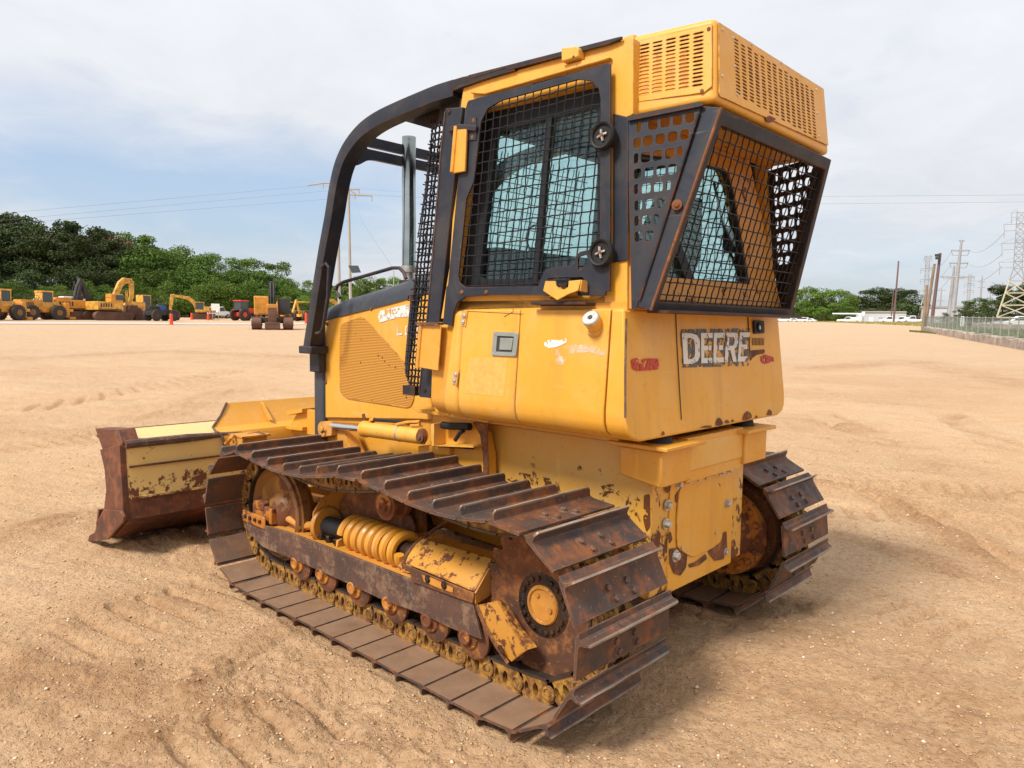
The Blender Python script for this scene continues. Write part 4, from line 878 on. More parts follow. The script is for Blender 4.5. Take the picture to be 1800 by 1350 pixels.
# centre line picked along the tube
cl = [(808, 158), (775, 168), (742, 181), (708, 195), (672, 212), (645, 231), (622, 258), (606, 290), (596, 330), (588, 380), (575, 450), (562, 530), (549, 612)]
ys = [.60, .60, .60, .60, .598, .595, .592, .588, .582, .572, .558, .54, .525]
pc = [at(u, v, 'y', y) for (u, v), y in zip(cl, ys)]
for sg in (1, -1):
    m = MB(); pp = smooth_path([T((p.x, sg*p.y, p.z)) for p in pc], 4); m.tube(pp, .05, 12, sq=(.047, .041)); sw = m.build('limb_riser', 'charcoal', dozer, ang=40)
    m = MB(); e = pc[-1]; m.box((e.x+.005, sg*(e.y-.01), e.z-.01), (.15, .13, .05)); m.box((e.x+.02, sg*(e.y-.05), e.z-.08), (.12, .05, .16)); m.build('riser_foot', 'charcoal', sw, bevel=.008)
    hh = [at(u, v, 'y', .60) for u, v in [(565, 470), (573, 463), (578, 470), (576, 520), (568, 575), (563, 585), (556, 586)]]
    m = MB(); m.tube([T((p.x, sg*p.y, p.z)) for p in hh], .010, 8); m.build('riser_handle', 'charcoal', sw)
m = MB(); m.prism(rpoly([T((1.60, y, z)) for y, z in [(.56, 2.735), (.46, 2.705), (-.46, 2.705), (-.56, 2.735), (-.56, 2.50), (-.46, 2.575), (.46, 2.575), (.56, 2.50)]], .06, 3), (.03, 0, 0), [rpoly([T((1.60, y, z)) for y, z in [(.47, 2.648), (-.47, 2.648), (-.47, 2.632), (.47, 2.632)]], .006, 3)])
m.build('riser_crossbar', 'charcoal', dozer, bevel=.003)
# canopy gusset between roof and risers, with holes
def circ(cx, cy, z, r, n=12): return [T((cx+r*math.cos(t), cy+r*math.sin(t), z)) for t in np.linspace(0, 2*PI, n+1)[:-1]]
m = MB(); m.prism([T((x, y, 2.742)) for x, y in [(.60, .60), (1.18, .60), (.95, .30), (.85, .0), (.95, -.30), (1.18, -.60), (.60, -.60)]], (0, 0, .008), [circ(.82, .42, 2.742, .05), circ(.70, .42, 2.742, .045)]+[[T((x, y, 2.742)) for x, y in [(.66+i*.03, .24), (.675+i*.03, .24), (.675+i*.03, .14), (.66+i*.03, .14)]] for i in range(4)])
cn = m.build('canopy_plate', 'charcoal', dozer)
m = MB(); m.prism(ats('y', .655, [(786, 143), (812, 135), (830, 131), (900, 114), (905, 124), (850, 140), (816, 152), (795, 160)]), (0, -.05, 0)); m.build('canopy_joint', 'charcoal_rusty', cn, bevel=.003)
m = MB(); m.prism(ats('y', .50, [(690, 207), (740, 183), (800, 158), (812, 178), (790, 192), (772, 212), (762, 228), (756, 226)]), (0, -.012, 0), [ats('y', .50, [(u, 207), (u+2.2, 206.5), (u+2.2, 217), (u, 216)]) for u in (757.5, 761, 764.5)]); m.build('canopy_gusset', 'charcoal_rusty', cn)
m = MB(); m.prism(ats('y', .56, [(775, 180), (812, 178), (812, 215), (800, 240), (770, 217)]), (0, -.01, 0)); m.box((.58, 0, 2.70), (.05, 1.2, .10)); m.build('canopy_rim', 'charcoal_rusty', cn)
# ================================================================== hydraulic cylinder beside the frame
m = MB(); c0 = at(742, 767, 'y', .60); c1 = at(640, 754, 'y', .60); dd = (c1-c0).normalized()
m.lathe(c0, dd, [(0, .03), (0, .044), ((c1-c0).length*.93, .044), ((c1-c0).length*.95, .049), ((c1-c0).length, .049), ((c1-c0).length, .02)], 24)
cyl = m.build('hydraulic_cylinder', 'yellow_clean', dozer)
for f in (.35,): m = MB(); m.lathe(c0+(c1-c0)*f, dd, [(-.006, .046), (.006, .046)], 24); m.build('cylinder_band', 'zinc', cyl)
e0 = at(583, 749, 'y', .60); m = MB(); m.cyl(c1, e0, .020, 20); m.build('piston_rod', 'rod_chrome', cyl)
p = at(573, 754, 'y', .60); m = MB(); m.lathe(p-T((0, .03, 0)), (0, 1, 0), [(0, .05), (.06, .05)], 20); m.lathe(p+T((0, .03, 0)), (0, 1, 0), [(0, .022), (.008, .02)], 14)
m.hexa([p+T(q) for q in [(-.10, -.025, -.03), (0, -.03, -.05), (0, -.03, .05), (-.10, -.025, .03)]], [p+T(q) for q in [(-.10, .025, -.03), (0, .03, -.05), (0, .03, .05), (-.10, .025, .03)]]); m.build('rod_eye', 'yellow_worn_shade', cyl, bevel=.004)
m = MB(); q = at(743, 767, 'y', .63); m.prism(rpoly([q+T(v) for v in [(-.04, 0, .0), (-.012, 0, .045), (.032, 0, .036), (.032, 0, -.026), (-.018, 0, -.048)]], .02, 3), (0, .012, 0)); m.lathe(q+T((0, .016, 0)), (0, 1, 0), [(0, .03), (.006, .03), (.008, .016), (.014, .014)], 16); m.build('cylinder_pin', 'rusty_steel', cyl)
m = MB(); m.tube(ats('y', .60, [(655, 742), (658, 738), (700, 741), (733, 746)]), .010, 8); m.build('hydraulic_hose', 'rubber', cyl)
m = MB(); m.tube(ats('y', .61, [(697, 746), (715, 742), (738, 741), (738, 747), (722, 748)]), .008, 6); m.tube(ats('y', .60, [(650, 747), (652, 738), (658, 737)]), .012, 6); m.build('hydraulic_pipe', 'yellow', cyl)
# bracket structure behind the cylinder
m = MB(); m.prism(ats('y', .56, [(722, 716), (742, 720), (860, 738), (858, 744), (735, 725)]), (0, -.14, 0)); br = m.build('cylinder_bracket', 'yellow', dozer, bevel=.002)
m = MB(); m.prism(ats('y', .52, [(760, 724), (830, 735), (850, 760), (858, 800), (860, 900), (735, 900), (745, 800), (760, 775)]), (0, -.06, 0)); m.prism(ats('y', .55, [(735, 798), (790, 800), (790, 782), (832, 786), (832, 789), (758, 784), (735, 784)]), (0, -.08, 0)); m.build('bracket_plate', 'yellow', br, bevel=.003)
m = MB(); m.prism([at(757, 745, 'y', .60), at(763, 745, 'y', .60), at(763, 784, 'y', .60), at(757, 784, 'y', .60)], (0, -.10, 0)); m.prism([at(790, 782, 'y', .60), at(757, 784, 'y', .60), at(832, 787, 'y', .60), at(832, 784, 'y', .60)], (0, -.08, 0)); m.build('bracket_web', 'yellow_scraped', br)
m = MB(); m.prism(ats('y', .525, [(832, 742), (858, 745), (858, 860), (850, 860), (850, 800), (845, 765)]), (0, .004, 0)); m.build('bracket_side_plate', 'rusty_steel', br)  # thin rusty plate lying over the bracket plate
m = MB(); m.tube(ats('y', .56, [(778, 747), (790, 749), (826, 750)]), .020, 10); m.tube(ats('y', .57, [(815, 757), (808, 762), (800, 774)]), .011, 8); m.build('hose_coupling', 'rubber', br)
m = MB(); m.prism(ats('y', .585, [(582, 748), (600, 750), (622, 800), (612, 800), (600, 782), (575, 790), (566, 775), (566, 760)]), (0, -.09, 0)); m.build('rod_bracket', 'yellow_worn_shade', br, bevel=.003)

# ================================================================== blade
EP = [(168, 757), (205, 757), (214, 782), (217, 830), (220, 877), (222, 915), (192, 948), (160, 950), (172, 920), (187, 893), (191, 860), (188, 825), (180, 790)]
E3 = ats('y', 1.42, EP); BY = 1.40
def strip(i0, i1, y0, y1, th, mat, name, parent, bev=.003):
    a, b = E3[i0], E3[i1]; m = MB(); d = b-a; n = T((-d.z, 0, d.x)).normalized()*th
    m.hexa([T((a.x, y0, a.z)), T((b.x, y0, b.z)), T((b.x, y1, b.z)), T((a.x, y1, a.z))], [T((a.x, y0, a.z))+n, T((b.x, y0, b.z))+n, T((b.x, y1, b.z))+n, T((a.x, y1, a.z))+n]); return m.build(name, mat, parent, bevel=bev)
m = MB(); prof = [E3[0]]+E3[8:][::-1]; mold = [E3[0], E3[12], E3[11], E3[10], E3[9], E3[8], E3[7]]
m.loft([[T((p.x, y, p.z)) for p in mold]+[T((p.x-.03, y, p.z)) for p in mold[::-1]] for y in (BY, -BY)]); blade = m.build('blade', 'blade_rust', dozer)
top = [E3[0], E3[1]+T((-.02, 0, .01)), E3[2]+T((.0, 0, .02))]
m = MB(); m.loft([[T((p.x, y, p.z+.0)) for p in (E3[0], E3[2])]+[T((p.x, y, p.z-.02)) for p in (E3[2], E3[0])] for y in (BY-.09, -BY)]); m.build('blade_top', 'blade_yellow', blade, bevel=.003)
strip(2, 4, BY-.001, -BY, .015, 'blade_yellow', 'blade_back', blade)
strip(4, 5, BY-.001, -BY, .02, 'blade_rust', 'blade_lower_back', blade)
m = MB(); a = E3[5]; b = T((a.x+.30, 0, .10)); m.hexa([T((a.x+.01, BY, a.z)), T((b.x, BY, b.z)), T((b.x, -BY, b.z)), T((a.x+.01, -BY, a.z))], [T((a.x+.03, BY, a.z)), T((b.x+.02, BY, b.z)), T((b.x+.02, -BY, b.z)), T((a.x+.03, -BY, a.z))]); m.build('blade_underside', 'blade_rust', blade)
m = MB(); p = E3[2]; m.tube([T((p.x, BY, p.z-.0)), T((p.x, 1.0, p.z)), T((p.x, .60, p.z-.002))], [.030, .030, .012], 10); m.build('blade_fold', 'guard_steel', blade)
m = MB(); m.prism([E3[0]+T((.01, 0, .015)), E3[1]+T((-.02, 0, .01)), E3[2]+T((0, 0, .012)), E3[2]-T((0, 0, .02)), E3[12]], (0, -.11, 0)); m.build('blade_corner', 'blade_rust', blade, bevel=.004)
m = MB(); m.prism([E3[i]-T((0, .03, 0)) for i in (2, 3, 4, 5, 8, 9, 10, 11, 12)], (0, .046, 0)); ep = m.build('end_plate', 'blade_rust', blade, bevel=.003)
eb = ats('y', 1.435, [(186, 895), (217, 897), (222, 908), (221, 917), (194, 947), (175, 951), (159, 951), (161, 941), (172, 934), (183, 905)])
m = MB(); m.prism(rpoly(eb, .008, 2), (0, .018, 0)); m.build('end_bit', 'blade_rust', blade, bevel=.003)
m = MB(); m.loft([[T((x, y, z)) for x, z in [(E3[7].x+.02, -.02), (E3[7].x-.05, .10), (E3[7].x-.10, .24), (E3[7].x-.13, .24), (E3[7].x-.02, -.02)]] for y in (BY, -BY)]); m.build('cutting_edge', 'blade_rust', blade)
m = MB()
for u, v in ((185, 757), (178, 762), (200, 790), (190, 786)):
    p = at(u, v, 'y', 1.39)
    m.lathe((p.x, p.y, p.z), (random.random(), .5, 1), [(-.02, .03), (.0, .035), (.02, .012)], 7)
m.tube(ats('y', 1.40, [(180, 772), (186, 760), (196, 765), (206, 772)]), [.012, .02, .02, .012], 7); m.build('bent_corner_metal', 'blade_rust', blade)
p = E3[3]; m = MB(); m.box((p.x-.006, 0, p.z+.03), (.012, 2*BY-.03, .012)); m.build('weld_seam', 'blade_rust', blade)
p = E3[4]; m = MB(); m.box((p.x-.010, 0, p.z), (.016, 2*BY-.03, .014)); m.build('weld_seam', 'blade_yellow', blade)
# raised centre section
xs, zs = 3.0, E3[2].z
RP = [(E3[2].x-.026, zs-.10), (E3[2].x-.018, zs-.01), (E3[2].x, zs+.018), (E3[2].x+.05, zs+.035), (E3[2].x+.13, zs+.07), (E3[2].x+.20, zs+.16), (E3[2].x+.25, zs+.26)]
cc = [p for p in (at(398, 708, 'x', RP[-1][0]), at(378, 742, 'x', RP[4][0]))]
ym = cc[0].y; ymb = cc[1].y+.02; dz = cc[0].z-RP[-1][1]
RP = [(x, z+dz*max(0, i-2)/4) for i, (x, z) in enumerate(RP)]
yy = [ymb-.02, ymb+.0, ymb+.02, ymb+.015, ymb, ym+.07, ym]
m = MB(); m.loft([[T((x, y*s, z)) for (x, z), y in zip(RP, yy)]+[T((x+.016, y*s, z-.006)) for (x, z), y in list(zip(RP, yy))[::-1]] for s in (1, -1)]); rs = m.build('blade_raised_section', 'yellow', blade, bevel=.003)
m = MB(); m.tube([T((x-.003, y, z)) for (x, z), y in zip(RP, yy)], .009, 6); m.build('raised_edge', 'guard_steel', rs)
for y in (.30, -.30):
    m = MB(); m.prism([T((RP[-1][0]-.002, y, RP[-1][1]-.01)), T((RP[4][0]-.0, y, RP[4][1]+.02)), T((RP[4][0]-.05, y-.0, RP[4][1]+.02)), T((RP[-1][0]-.03, y, RP[-1][1]-.02))], (0, .016, 0)); m.build('stiffener', 'yellow', rs)
# hinge bracket, step, push frame
m = MB(); m.prism([T((2.95, .24, z)) for z in ()] or ats('y', .22, [(520, 730), (527, 722), (540, 720), (556, 722), (556, 765), (515, 762), (508, 752)]), (0, -.03, 0)); m.prism(ats('y', .14, [(527, 722), (556, 716), (556, 723), (530, 728)]), (0, .12, 0)); m.prism(ats('y', .14, [(525, 745), (556, 748), (556, 755), (528, 752)]), (0, .12, 0)); m.build('blade_bracket', 'yellow', blade, bevel=.003)
m = MB(); c_ = at(440, 768, 'x', 2.85); m.box((2.86, c_.y, c_.z+.015), (.20, .22, .014)); m.box((2.86, c_.y+.10, c_.z-.03), (.2, .014, .10)); m.box((2.80, c_.y, c_.z-.04), (.014, .2, .09)); m.tube([T((2.90, c_.y+.16, c_.z-.04)), T((2.84, c_.y+.15, c_.z+.01)), T((2.86, c_.y+.12, c_.z+.02))], .015, 8); m.build('blade_step', 'yellow_worn_shade', blade, bevel=.002)
for sg in (1, -1):
    m = MB(); m.tube([(3.15, sg*.42, .32), (2.6, sg*.50, .34), (1.6, sg*.52, .40)], .06, 8, sq=(.05, .07)); m.build('push_arm', 'yellow_worn_shade', dozer)
m = MB(); m.box((2.55, 0, .36), (.3, 1.1, .16)); m.box((2.9, 0, .45), (.5, .3, .25)); m.build('push_frame', 'yellow_worn_shade', dozer, bevel=.01)
# ================================================================== land
def slope_at(az): return .0168+0*az
def gz_np(x, y):
    r = np.hypot(x-0.9, y); s = np.clip((r-9)/3, -40, 60); sp = 3*np.log1p(np.exp(s)); az = np.arctan2(y-CAM[1], x-CAM[0])
    h = slope_at(az)*(sp-3*math.log1p(math.exp(-3.0)))
    return h
def gz(x, y): return float(gz_np(np.array(float(x)), np.array(float(y))))
def gp(u, d): x, y = col(u, d); return x, y, gz(x, y)
def U3(u, v, d): x, y = col(u, d); return T((x, y, zpix(v, u, d)))
def vnoise(x, y, seed=0):
    xi = np.floor(x).astype(np.int64); yi = np.floor(y).astype(np.int64); fx = x-xi; fy = y-yi
    def h(a, b):
        n = (a*374761393+b*668265263+seed*974711) & 0xffffffff; n = ((n ^ (n >> 13))*1274126177) & 0xffffffff; return ((n ^ (n >> 16)) & 0xffff)/65535.
    sx = fx*fx*(3-2*fx); sy = fy*fy*(3-2*fy)
    return (h(xi, yi)*(1-sx)+h(xi+1, yi)*sx)*(1-sy)+(h(xi, yi+1)*(1-sx)+h(xi+1, yi+1)*sx)*sy
def fbm(x, y, o, seed=0, g=.5):
    a = 1; s = 0; t = 0
    for i in range(o): s = s+a*vnoise(x, y, seed+i*17); t += a; a *= g; x, y = x*2.03+5.1, y*2.03+1.7
    return s/t-.5
radii = [0.0]; r = .55
while r < 700: radii.append(r); r *= 1.0052 if r < 9 else (1.012 if r < 60 else 1.03)
radii = np.array(radii); c0 = math.radians(-47)
ang = np.unique(np.r_[np.linspace(c0-math.radians(40), c0+math.radians(40), 620), np.linspace(c0+math.radians(40), c0+math.radians(320), 90)])[:-1]
RR, AA = np.meshgrid(radii, ang, indexing='ij'); X = CAM[0]+RR*np.cos(AA); Y = CAM[1]+RR*np.sin(AA); near = np.clip(1-(RR-14)/30, 0, 1)
Z = gz_np(X, Y)
# long soft waves, streaks left by machines, crumbs
ca, sa = math.cos(.35), math.sin(.35); Xr, Yr = X*ca+Y*sa, -X*sa+Y*ca
Z += near*(fbm(X*.6, Y*.6, 3, 1)*.07)
st_ = fbm(Xr*.5, Yr*5, 4, 5); Z += near*st_*.05
ridge = np.abs(fbm(X*1.6, Y*1.6, 4, 9)); rough = np.clip(fbm(X*.45, Y*.45, 3, 21)*3+.25, 0, 1)
Z += near*(fbm(X*7, Y*7, 5, 11, .6)*.038*(.22+rough)+np.clip(fbm(X*22, Y*22, 3, 31, .65), 0, 1)*.042*(.25+rough)+np.clip(fbm(Xr*3, Yr*14, 4, 41, .6)-.06, 0, 1)*.09*rough)
# grouser prints running away to the right and towards the viewer
PR_ = np.zeros_like(X)
def prints(x0, y0, dx, dy, L, w, pitch, amp, crisp=False):
    global Z, PR_
    l = math.hypot(dx, dy); dx, dy = dx/l, dy/l; a = (X-x0)*dx+(Y-y0)*dy; b = -(X-x0)*dy+(Y-y0)*dx
    m = np.clip(1-np.abs(b/w)**6, 0, 1)*np.clip(a*3, 0, 1)*np.clip((L-a)*1.5, 0, 1)*(.35+np.clip(fbm(X*1.2, Y*1.2, 2, 77)*3+.5, 0, 1)*.65)
    if crisp: m = np.clip((1-np.abs(b/w))*12, 0, 1)*np.clip(a*4, 0, 1)*np.clip((L-a)*4, 0, 1)*(.6+.4*np.clip(fbm(X*2, Y*2, 2, 78)*3+.6, 0, 1))
    g_ = np.clip(np.cos(2*PI*a/pitch+(.3 if crisp else .8)*fbm(X*3, Y*3, 2, 5)), .2, 1); Z += m*(-g_*amp*1.5+.3*amp); PR_ = np.maximum(PR_, m*(.25+.6*(g_-.2)))
prints(-.9, -.88, -1, -.05, 6, .3, .171, .03); prints(-.9, .88, -1, -.04, 1.8, .3, .171, .02)
prints(3.0, -3.9, -1, -.35, 9, .3, .17, .03); prints(1.5, -2.6, -1, -.5, 7, .28, .17, .035); prints(6, -6, .3, -1, 12, .35, .2, .03); prints(2, 4.6, 1, .12, 9, .3, .19, .018); prints(8, 2.5, .2, -1, 14, .35, .2, .02)
for (a, b, w_, am) in [((1560, 772), (1440, 722), .32, .045), ((1790, 790), (1660, 722), .32, .045), ((1480, 1010), (1790, 1120), .20, .03), ((60, 1120), (470, 985), .28, .03), ((30, 720), (420, 655), .35, .04), ((1640, 900), (1520, 830), .3, .04), ((240, 1330), (640, 1180), .24, .022)]:
    pa, pb = at(*a, 'z', .08), at(*b, 'z', .08); prints(pa.x, pa.y, pb.x-pa.x, pb.y-pa.y, (pb-pa).length, w_, .171, am, True)
# keep soil clear of the tracks, banked up a little along their edges
def pad(a, b, x0, x1): return np.clip(1-np.maximum(np.maximum(x0-X, X-x1), 0)/.12, 0, 1)*np.clip(1-np.maximum(np.maximum(a-Y, Y-b), 0)/.07, 0, 1)
pd = np.maximum(pad(.60, 1.17, -.35, 2.15), pad(-1.17, -.60, -.35, 2.15)); Z = Z*(1-pd)+pd*np.minimum(Z, -.012)
edge_b = np.exp(-((Y-1.235)/.05)**2)*((X > .3) & (X < 2.3)); Z += edge_b*(.012+.02*fbm(X*7, Y*7, 3, 61))
bp_ = np.exp(-((X-3.3)/.5)**2)*np.exp(-np.clip(np.abs(Y)-1.35, 0, 9)**2/.02); Z += bp_*(.02+.06*fbm(X*5, Y*5, 3, 71))
ROUGH_SHADED = np.maximum(rough*near*.35, np.clip(PR_, 0, 1))
def band(px_pts, w, amp, col_=1., el=(1.5, 9)):
    global Z, ROUGH_SHADED
    P = [at(u, v, 'z', 0.) for u, v in px_pts]; best = np.full(X.shape, 9e9); A_ = np.zeros_like(X); acc = 0
    for a, b in zip(P[:-1], P[1:]):
        dx, dy = b.x-a.x, b.y-a.y; L = math.hypot(dx, dy); t = np.clip(((X-a.x)*dx+(Y-a.y)*dy)/L**2, 0, 1); d = np.hypot(X-a.x-t*dx, Y-a.y-t*dy); s_ = np.sign(dx*(Y-a.y)-dy*(X-a.x)); k_ = d < np.abs(best); best = np.where(k_, d*np.where(s_ == 0, 1, s_), best); A_ = np.where(k_, acc+t*L, A_); acc += L
    m = np.exp(-(best/w)**2*1.2)*(.35+1.3*np.clip(fbm(X*1.1, Y*1.1, 3, 91)+.35, 0, 1)); n_ = fbm(A_*el[0], best*el[1], 5, 95, .62)
    Z += m*(n_*amp*2+np.clip(.12-np.abs(n_), 0, 1)*amp*1.5); ROUGH_SHADED = np.maximum(ROUGH_SHADED, np.clip(m*col_*(.75+n_*1.6), 0, 1))
band([(1385, 742), (1480, 752), (1580, 790), (1660, 830)], .55, .05, .9, (6, 1.5)); band([(1440, 850), (1540, 870), (1660, 930), (1800, 1010), (1900, 1060)], .28, .07)
band([(1480, 940), (1620, 985), (1760, 1040), (1900, 1110)], .22, .06, .8); band([(1660, 1010), (1800, 1060), (1900, 1100)], .12, .05, 1)
band([(1230, 1060), (1380, 1080), (1540, 1170), (1660, 1290)], .5, .035, .8, (4, 4)); band([(1560, 860), (1700, 880), (1820, 870)], .3, .06, .8); band([(1330, 1180), (1500, 1260), (1600, 1345)], .35, .03, .6, (5, 5))  # first band: ridged soil with ground shading painted in as well
band([(-60, 960), (130, 915), (330, 900)], .45, .05, .8); band([(-60, 760), (120, 770), (260, 740), (420, 690)], .6, .05, .6); band([(330, 1210), (470, 1120), (620, 1060)], .16, .05, .9); band([(-60, 1210), (120, 1180), (300, 1190)], .4, .05, .9, (5, 5))
band([(120, 1100), (260, 1060), (420, 1050)], .35, .045, .8, (4, 5)); band([(260, 1290), (430, 1240), (640, 1300)], .35, .04, .8, (5, 5)); band([(20, 645), (300, 632), (520, 640)], 1.2, .04, .6); band([(1420, 660), (1600, 650), (1800, 690)], 1.2, .05, .7)
band([(230, 960), (300, 945), (380, 960)], .3, .06, 1., (5, 5)); band([(1200, 1075), (1300, 1085), (1420, 1060)], .25, .05, 1., (6, 6))  # rough soil with the blade and dozer ground shadows painted in
Z = Z*(1-pd)+pd*np.minimum(Z, -.012)
nr, na = RR.shape; V = np.stack([X, Y, Z], -1).reshape(-1, 3)
I = np.arange(nr*na).reshape(nr, na); J = np.roll(I, -1, 1)
F = np.stack([I[:-1], I[1:], J[1:], J[:-1]], -1).reshape(-1, 4)
def fast_mesh(name, V, F, mat, smooth=True):
    me = bpy.data.meshes.new(name); n = len(F); k = F.shape[1]
    me.vertices.add(len(V)); me.vertices.foreach_set('co', V.astype(np.float32).ravel()); me.loops.add(n*k); me.loops.foreach_set('vertex_index', F.astype(np.int32).ravel())
    me.polygons.add(n); me.polygons.foreach_set('loop_start', np.arange(0, n*k, k, dtype=np.int32)); me.polygons.foreach_set('loop_total', np.full(n, k, dtype=np.int32))
    if smooth: me.polygons.foreach_set('use_smooth', np.ones(n, dtype=bool))
    me.update(calc_edges=True); me.materials.append(M[mat]); return me

m_, nt, b = newmat('sand'); k = NB(nt); oc = k.coord()
g1 = k.noise(.35, 6, .6, oc, .5); g2 = k.noise(2.3, 8, .65, oc, .4); g3 = k.noise(28, 6, .7, oc); g4 = k.noise(.09, 6, .65, oc, 1.)
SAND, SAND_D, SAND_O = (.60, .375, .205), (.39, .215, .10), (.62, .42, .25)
a = k.mix(k.ramp(g1, .36, .62), SAND, SAND_O); a = k.mix(k.ramp(g4, .5, .7, 0, .6), a, (.68, .48, .30)); ln = k.n('ShaderNodeVectorMath', operation='LENGTH'); nt.links.new(oc, ln.inputs[0]); a = k.mix(k.math('MULTIPLY', k.ramp(ln.outputs['Value'], 6, 30, 0, .75), k.ramp(g1, .3, .7, .7, 1)), a, (.52, .385, .265))  # sand pales with distance; the grazing-angle paleness is painted into the colour
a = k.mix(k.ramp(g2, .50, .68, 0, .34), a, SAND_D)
stv = k.noise(1.1, 7, .65, k.coord(scale=(.5, 3.2, 1)), .8); a = k.mix(k.ramp(stv, .53, .66, 0, .30), a, (.46, .28, .15))
vo = k.n('ShaderNodeTexVoronoi'); vo.inputs['Scale'].default_value = 62; nt.links.new(oc, vo.inputs['Vector'])
vc = k.sep(vo.outputs['Color']); pebb = k.math('MULTIPLY', k.ramp(vo.outputs['Distance'], .50, .36), k.ramp(vc[0], .58, .62))
pc_ = k.mix(vc[1], (.80, .62, .42), (.42, .22, .10)); a = k.mix(k.math('MULTIPLY', pebb, .5), a, pc_)
a = k.mix(k.ramp(g3, .44, .62, .0, .42), a, (.38, .215, .10)); a = k.mix(k.ramp(k.noise(85, 5, .7, oc), .52, .68, 0, .55), a, (.30, .16, .07)); a = k.mix(k.ramp(k.noise(70, 4, .6, oc, .5), .60, .70, 0, .4), a, (.80, .62, .42))
dis_ = k.n('ShaderNodeAttribute', attribute_name='disturbed_shaded').outputs['Fac']; a = k.mix(k.math('MULTIPLY', dis_, k.ramp(g3, .35, .6, .55, 1.)), a, (.33, .175, .08))  # dark soil tint, plus ground shade painted along some bands
nt.links.new(a, b.inputs['Base Color']); b.inputs['Roughness'].default_value = .92; b.inputs['Specular IOR Level'].default_value = .2
dis = k.n('ShaderNodeAttribute', attribute_name='disturbed_shaded').outputs['Fac']
hh = k.math('ADD', k.math('MULTIPLY', pebb, .3), k.math('ADD', k.math('MULTIPLY', g3, 1.), k.math('MULTIPLY', k.noise(120, 5, .7, oc), .5)))
nt.links.new(k.bump(hh, .02, 1.), b.inputs['Normal']); M['sand'] = m_
gm_ = fast_mesh('ground', V, F, 'sand'); at_ = gm_.attributes.new('disturbed_shaded', 'FLOAT', 'POINT'); at_.data.foreach_set('value', ROUGH_SHADED.astype(np.float32).ravel()); o = bpy.data.objects.new('ground', gm_); COL.objects.link(o); tag(o, kind='structure')
# loose stones
rng = np.random.default_rng(5); NP = 36000
rr_ = 1.2*np.exp(rng.random(NP)*math.log(12/1.2)); aa = c0+(rng.random(NP)-.5)*math.radians(74); px, py = CAM[0]+rr_*np.cos(aa), CAM[1]+rr_*np.sin(aa)
ok_ = ~((px > -.5) & (px < 2.3) & (np.abs(py) < 1.2)); px, py, rr_ = px[ok_], py[ok_], rr_[ok_]; n = len(px)
ir = np.clip(np.searchsorted(radii, rr_)-1, 0, nr-2); az_ = np.arctan2(py-CAM[1], px-CAM[0]); ia = np.clip(np.searchsorted(ang, az_)-1, 0, na-2); pz = Z[ir, ia]
ic = np.array([[0, 0, .62], [.9, 0, .1], [.28, .86, .1], [-.73, .53, .1], [-.73, -.53, .1], [.28, -.86, .1], [0, 0, -.3]]); icf = np.array([[0, 1, 2], [0, 2, 3], [0, 3, 4], [0, 4, 5], [0, 5, 1], [6, 2, 1], [6, 3, 2], [6, 4, 3], [6, 5, 4], [6, 1, 5]])
sz = (.0018+.0085*rng.random(n)**7)*(.7+.22*rr_**.8); ro_ = rng.random(n)*6.28; jit = 1+.5*(rng.random((n, 7, 3))-.5)
P = ic[None]*jit*sz[:, None, None]; c_, s_ = np.cos(ro_)[:, None], np.sin(ro_)[:, None]; P = np.stack([P[..., 0]*c_-P[..., 1]*s_, (P[..., 0]*s_+P[..., 1]*c_)*(.6+.6*rng.random(n))[:, None], P[..., 2]], -1)+np.stack([px, py, pz], -1)[:, None]
FF = (icf[None]+7*np.arange(n)[:, None, None]).reshape(-1, 3)
mp_, nt, b = newmat('pebble'); k = NB(nt); vr = k.n('ShaderNodeTexVoronoi'); vr.inputs['Scale'].default_value = 40; nt.links.new(k.coord(), vr.inputs['Vector']); cc_ = k.sep(vr.outputs['Color'])
nt.links.new(k.mix(k.ramp(cc_[1], .93, .95), k.mix(cc_[0], (.40, .23, .11), (.62, .42, .25)), (.70, .58, .44)), b.inputs['Base Color']); b.inputs['Roughness'].default_value = .7; M['pebble'] = mp_
o = bpy.data.objects.new('gravel', fast_mesh('gravel', P.reshape(-1, 3), FF, 'pebble', True)); COL.objects.link(o); tag(o, 'loose pale pebbles scattered over the sandy yard', 'gravel', kind='stuff')

# strip of paler gravel road at the far side, and grassy patches
def ribbon(name, pts, w, mat, dz, kind='structure'):
    m = MB(); L = []
    for i, (x, y) in enumerate(pts):
        a = pts[max(i-1, 0)]; b = pts[min(i+1, len(pts)-1)]; d = T((b[0]-a[0], b[1]-a[1], 0)).normalized(); nn = T((-d.y, d.x, 0)); r_ = []
        for q in np.linspace(-.5, .5, 7): X_, Y_ = x+nn.x*w*q, y+nn.y*w*q; r_.append(T((X_, Y_, gz(X_, Y_)+dz)))
        L.append(r_)
    m.sheet(L); o = m.build(name, mat); tag(o, kind=kind); return o
flat('pale_gravel', (.46, .42, .38), .95, var=.12, nsc=2); flat('dry_grass', (.30, .27, .10), .95, var=.35, nsc=.4); flat('grass_green', (.12, .15, .04), .9, var=.4, nsc=2)
ribbon('road', [col(u, d) for u, d in [(-260, 74), (-100, 76), (40, 78), (180, 80), (330, 82), (470, 86), (600, 92), (760, 100)]], 7, 'pale_gravel', .03)
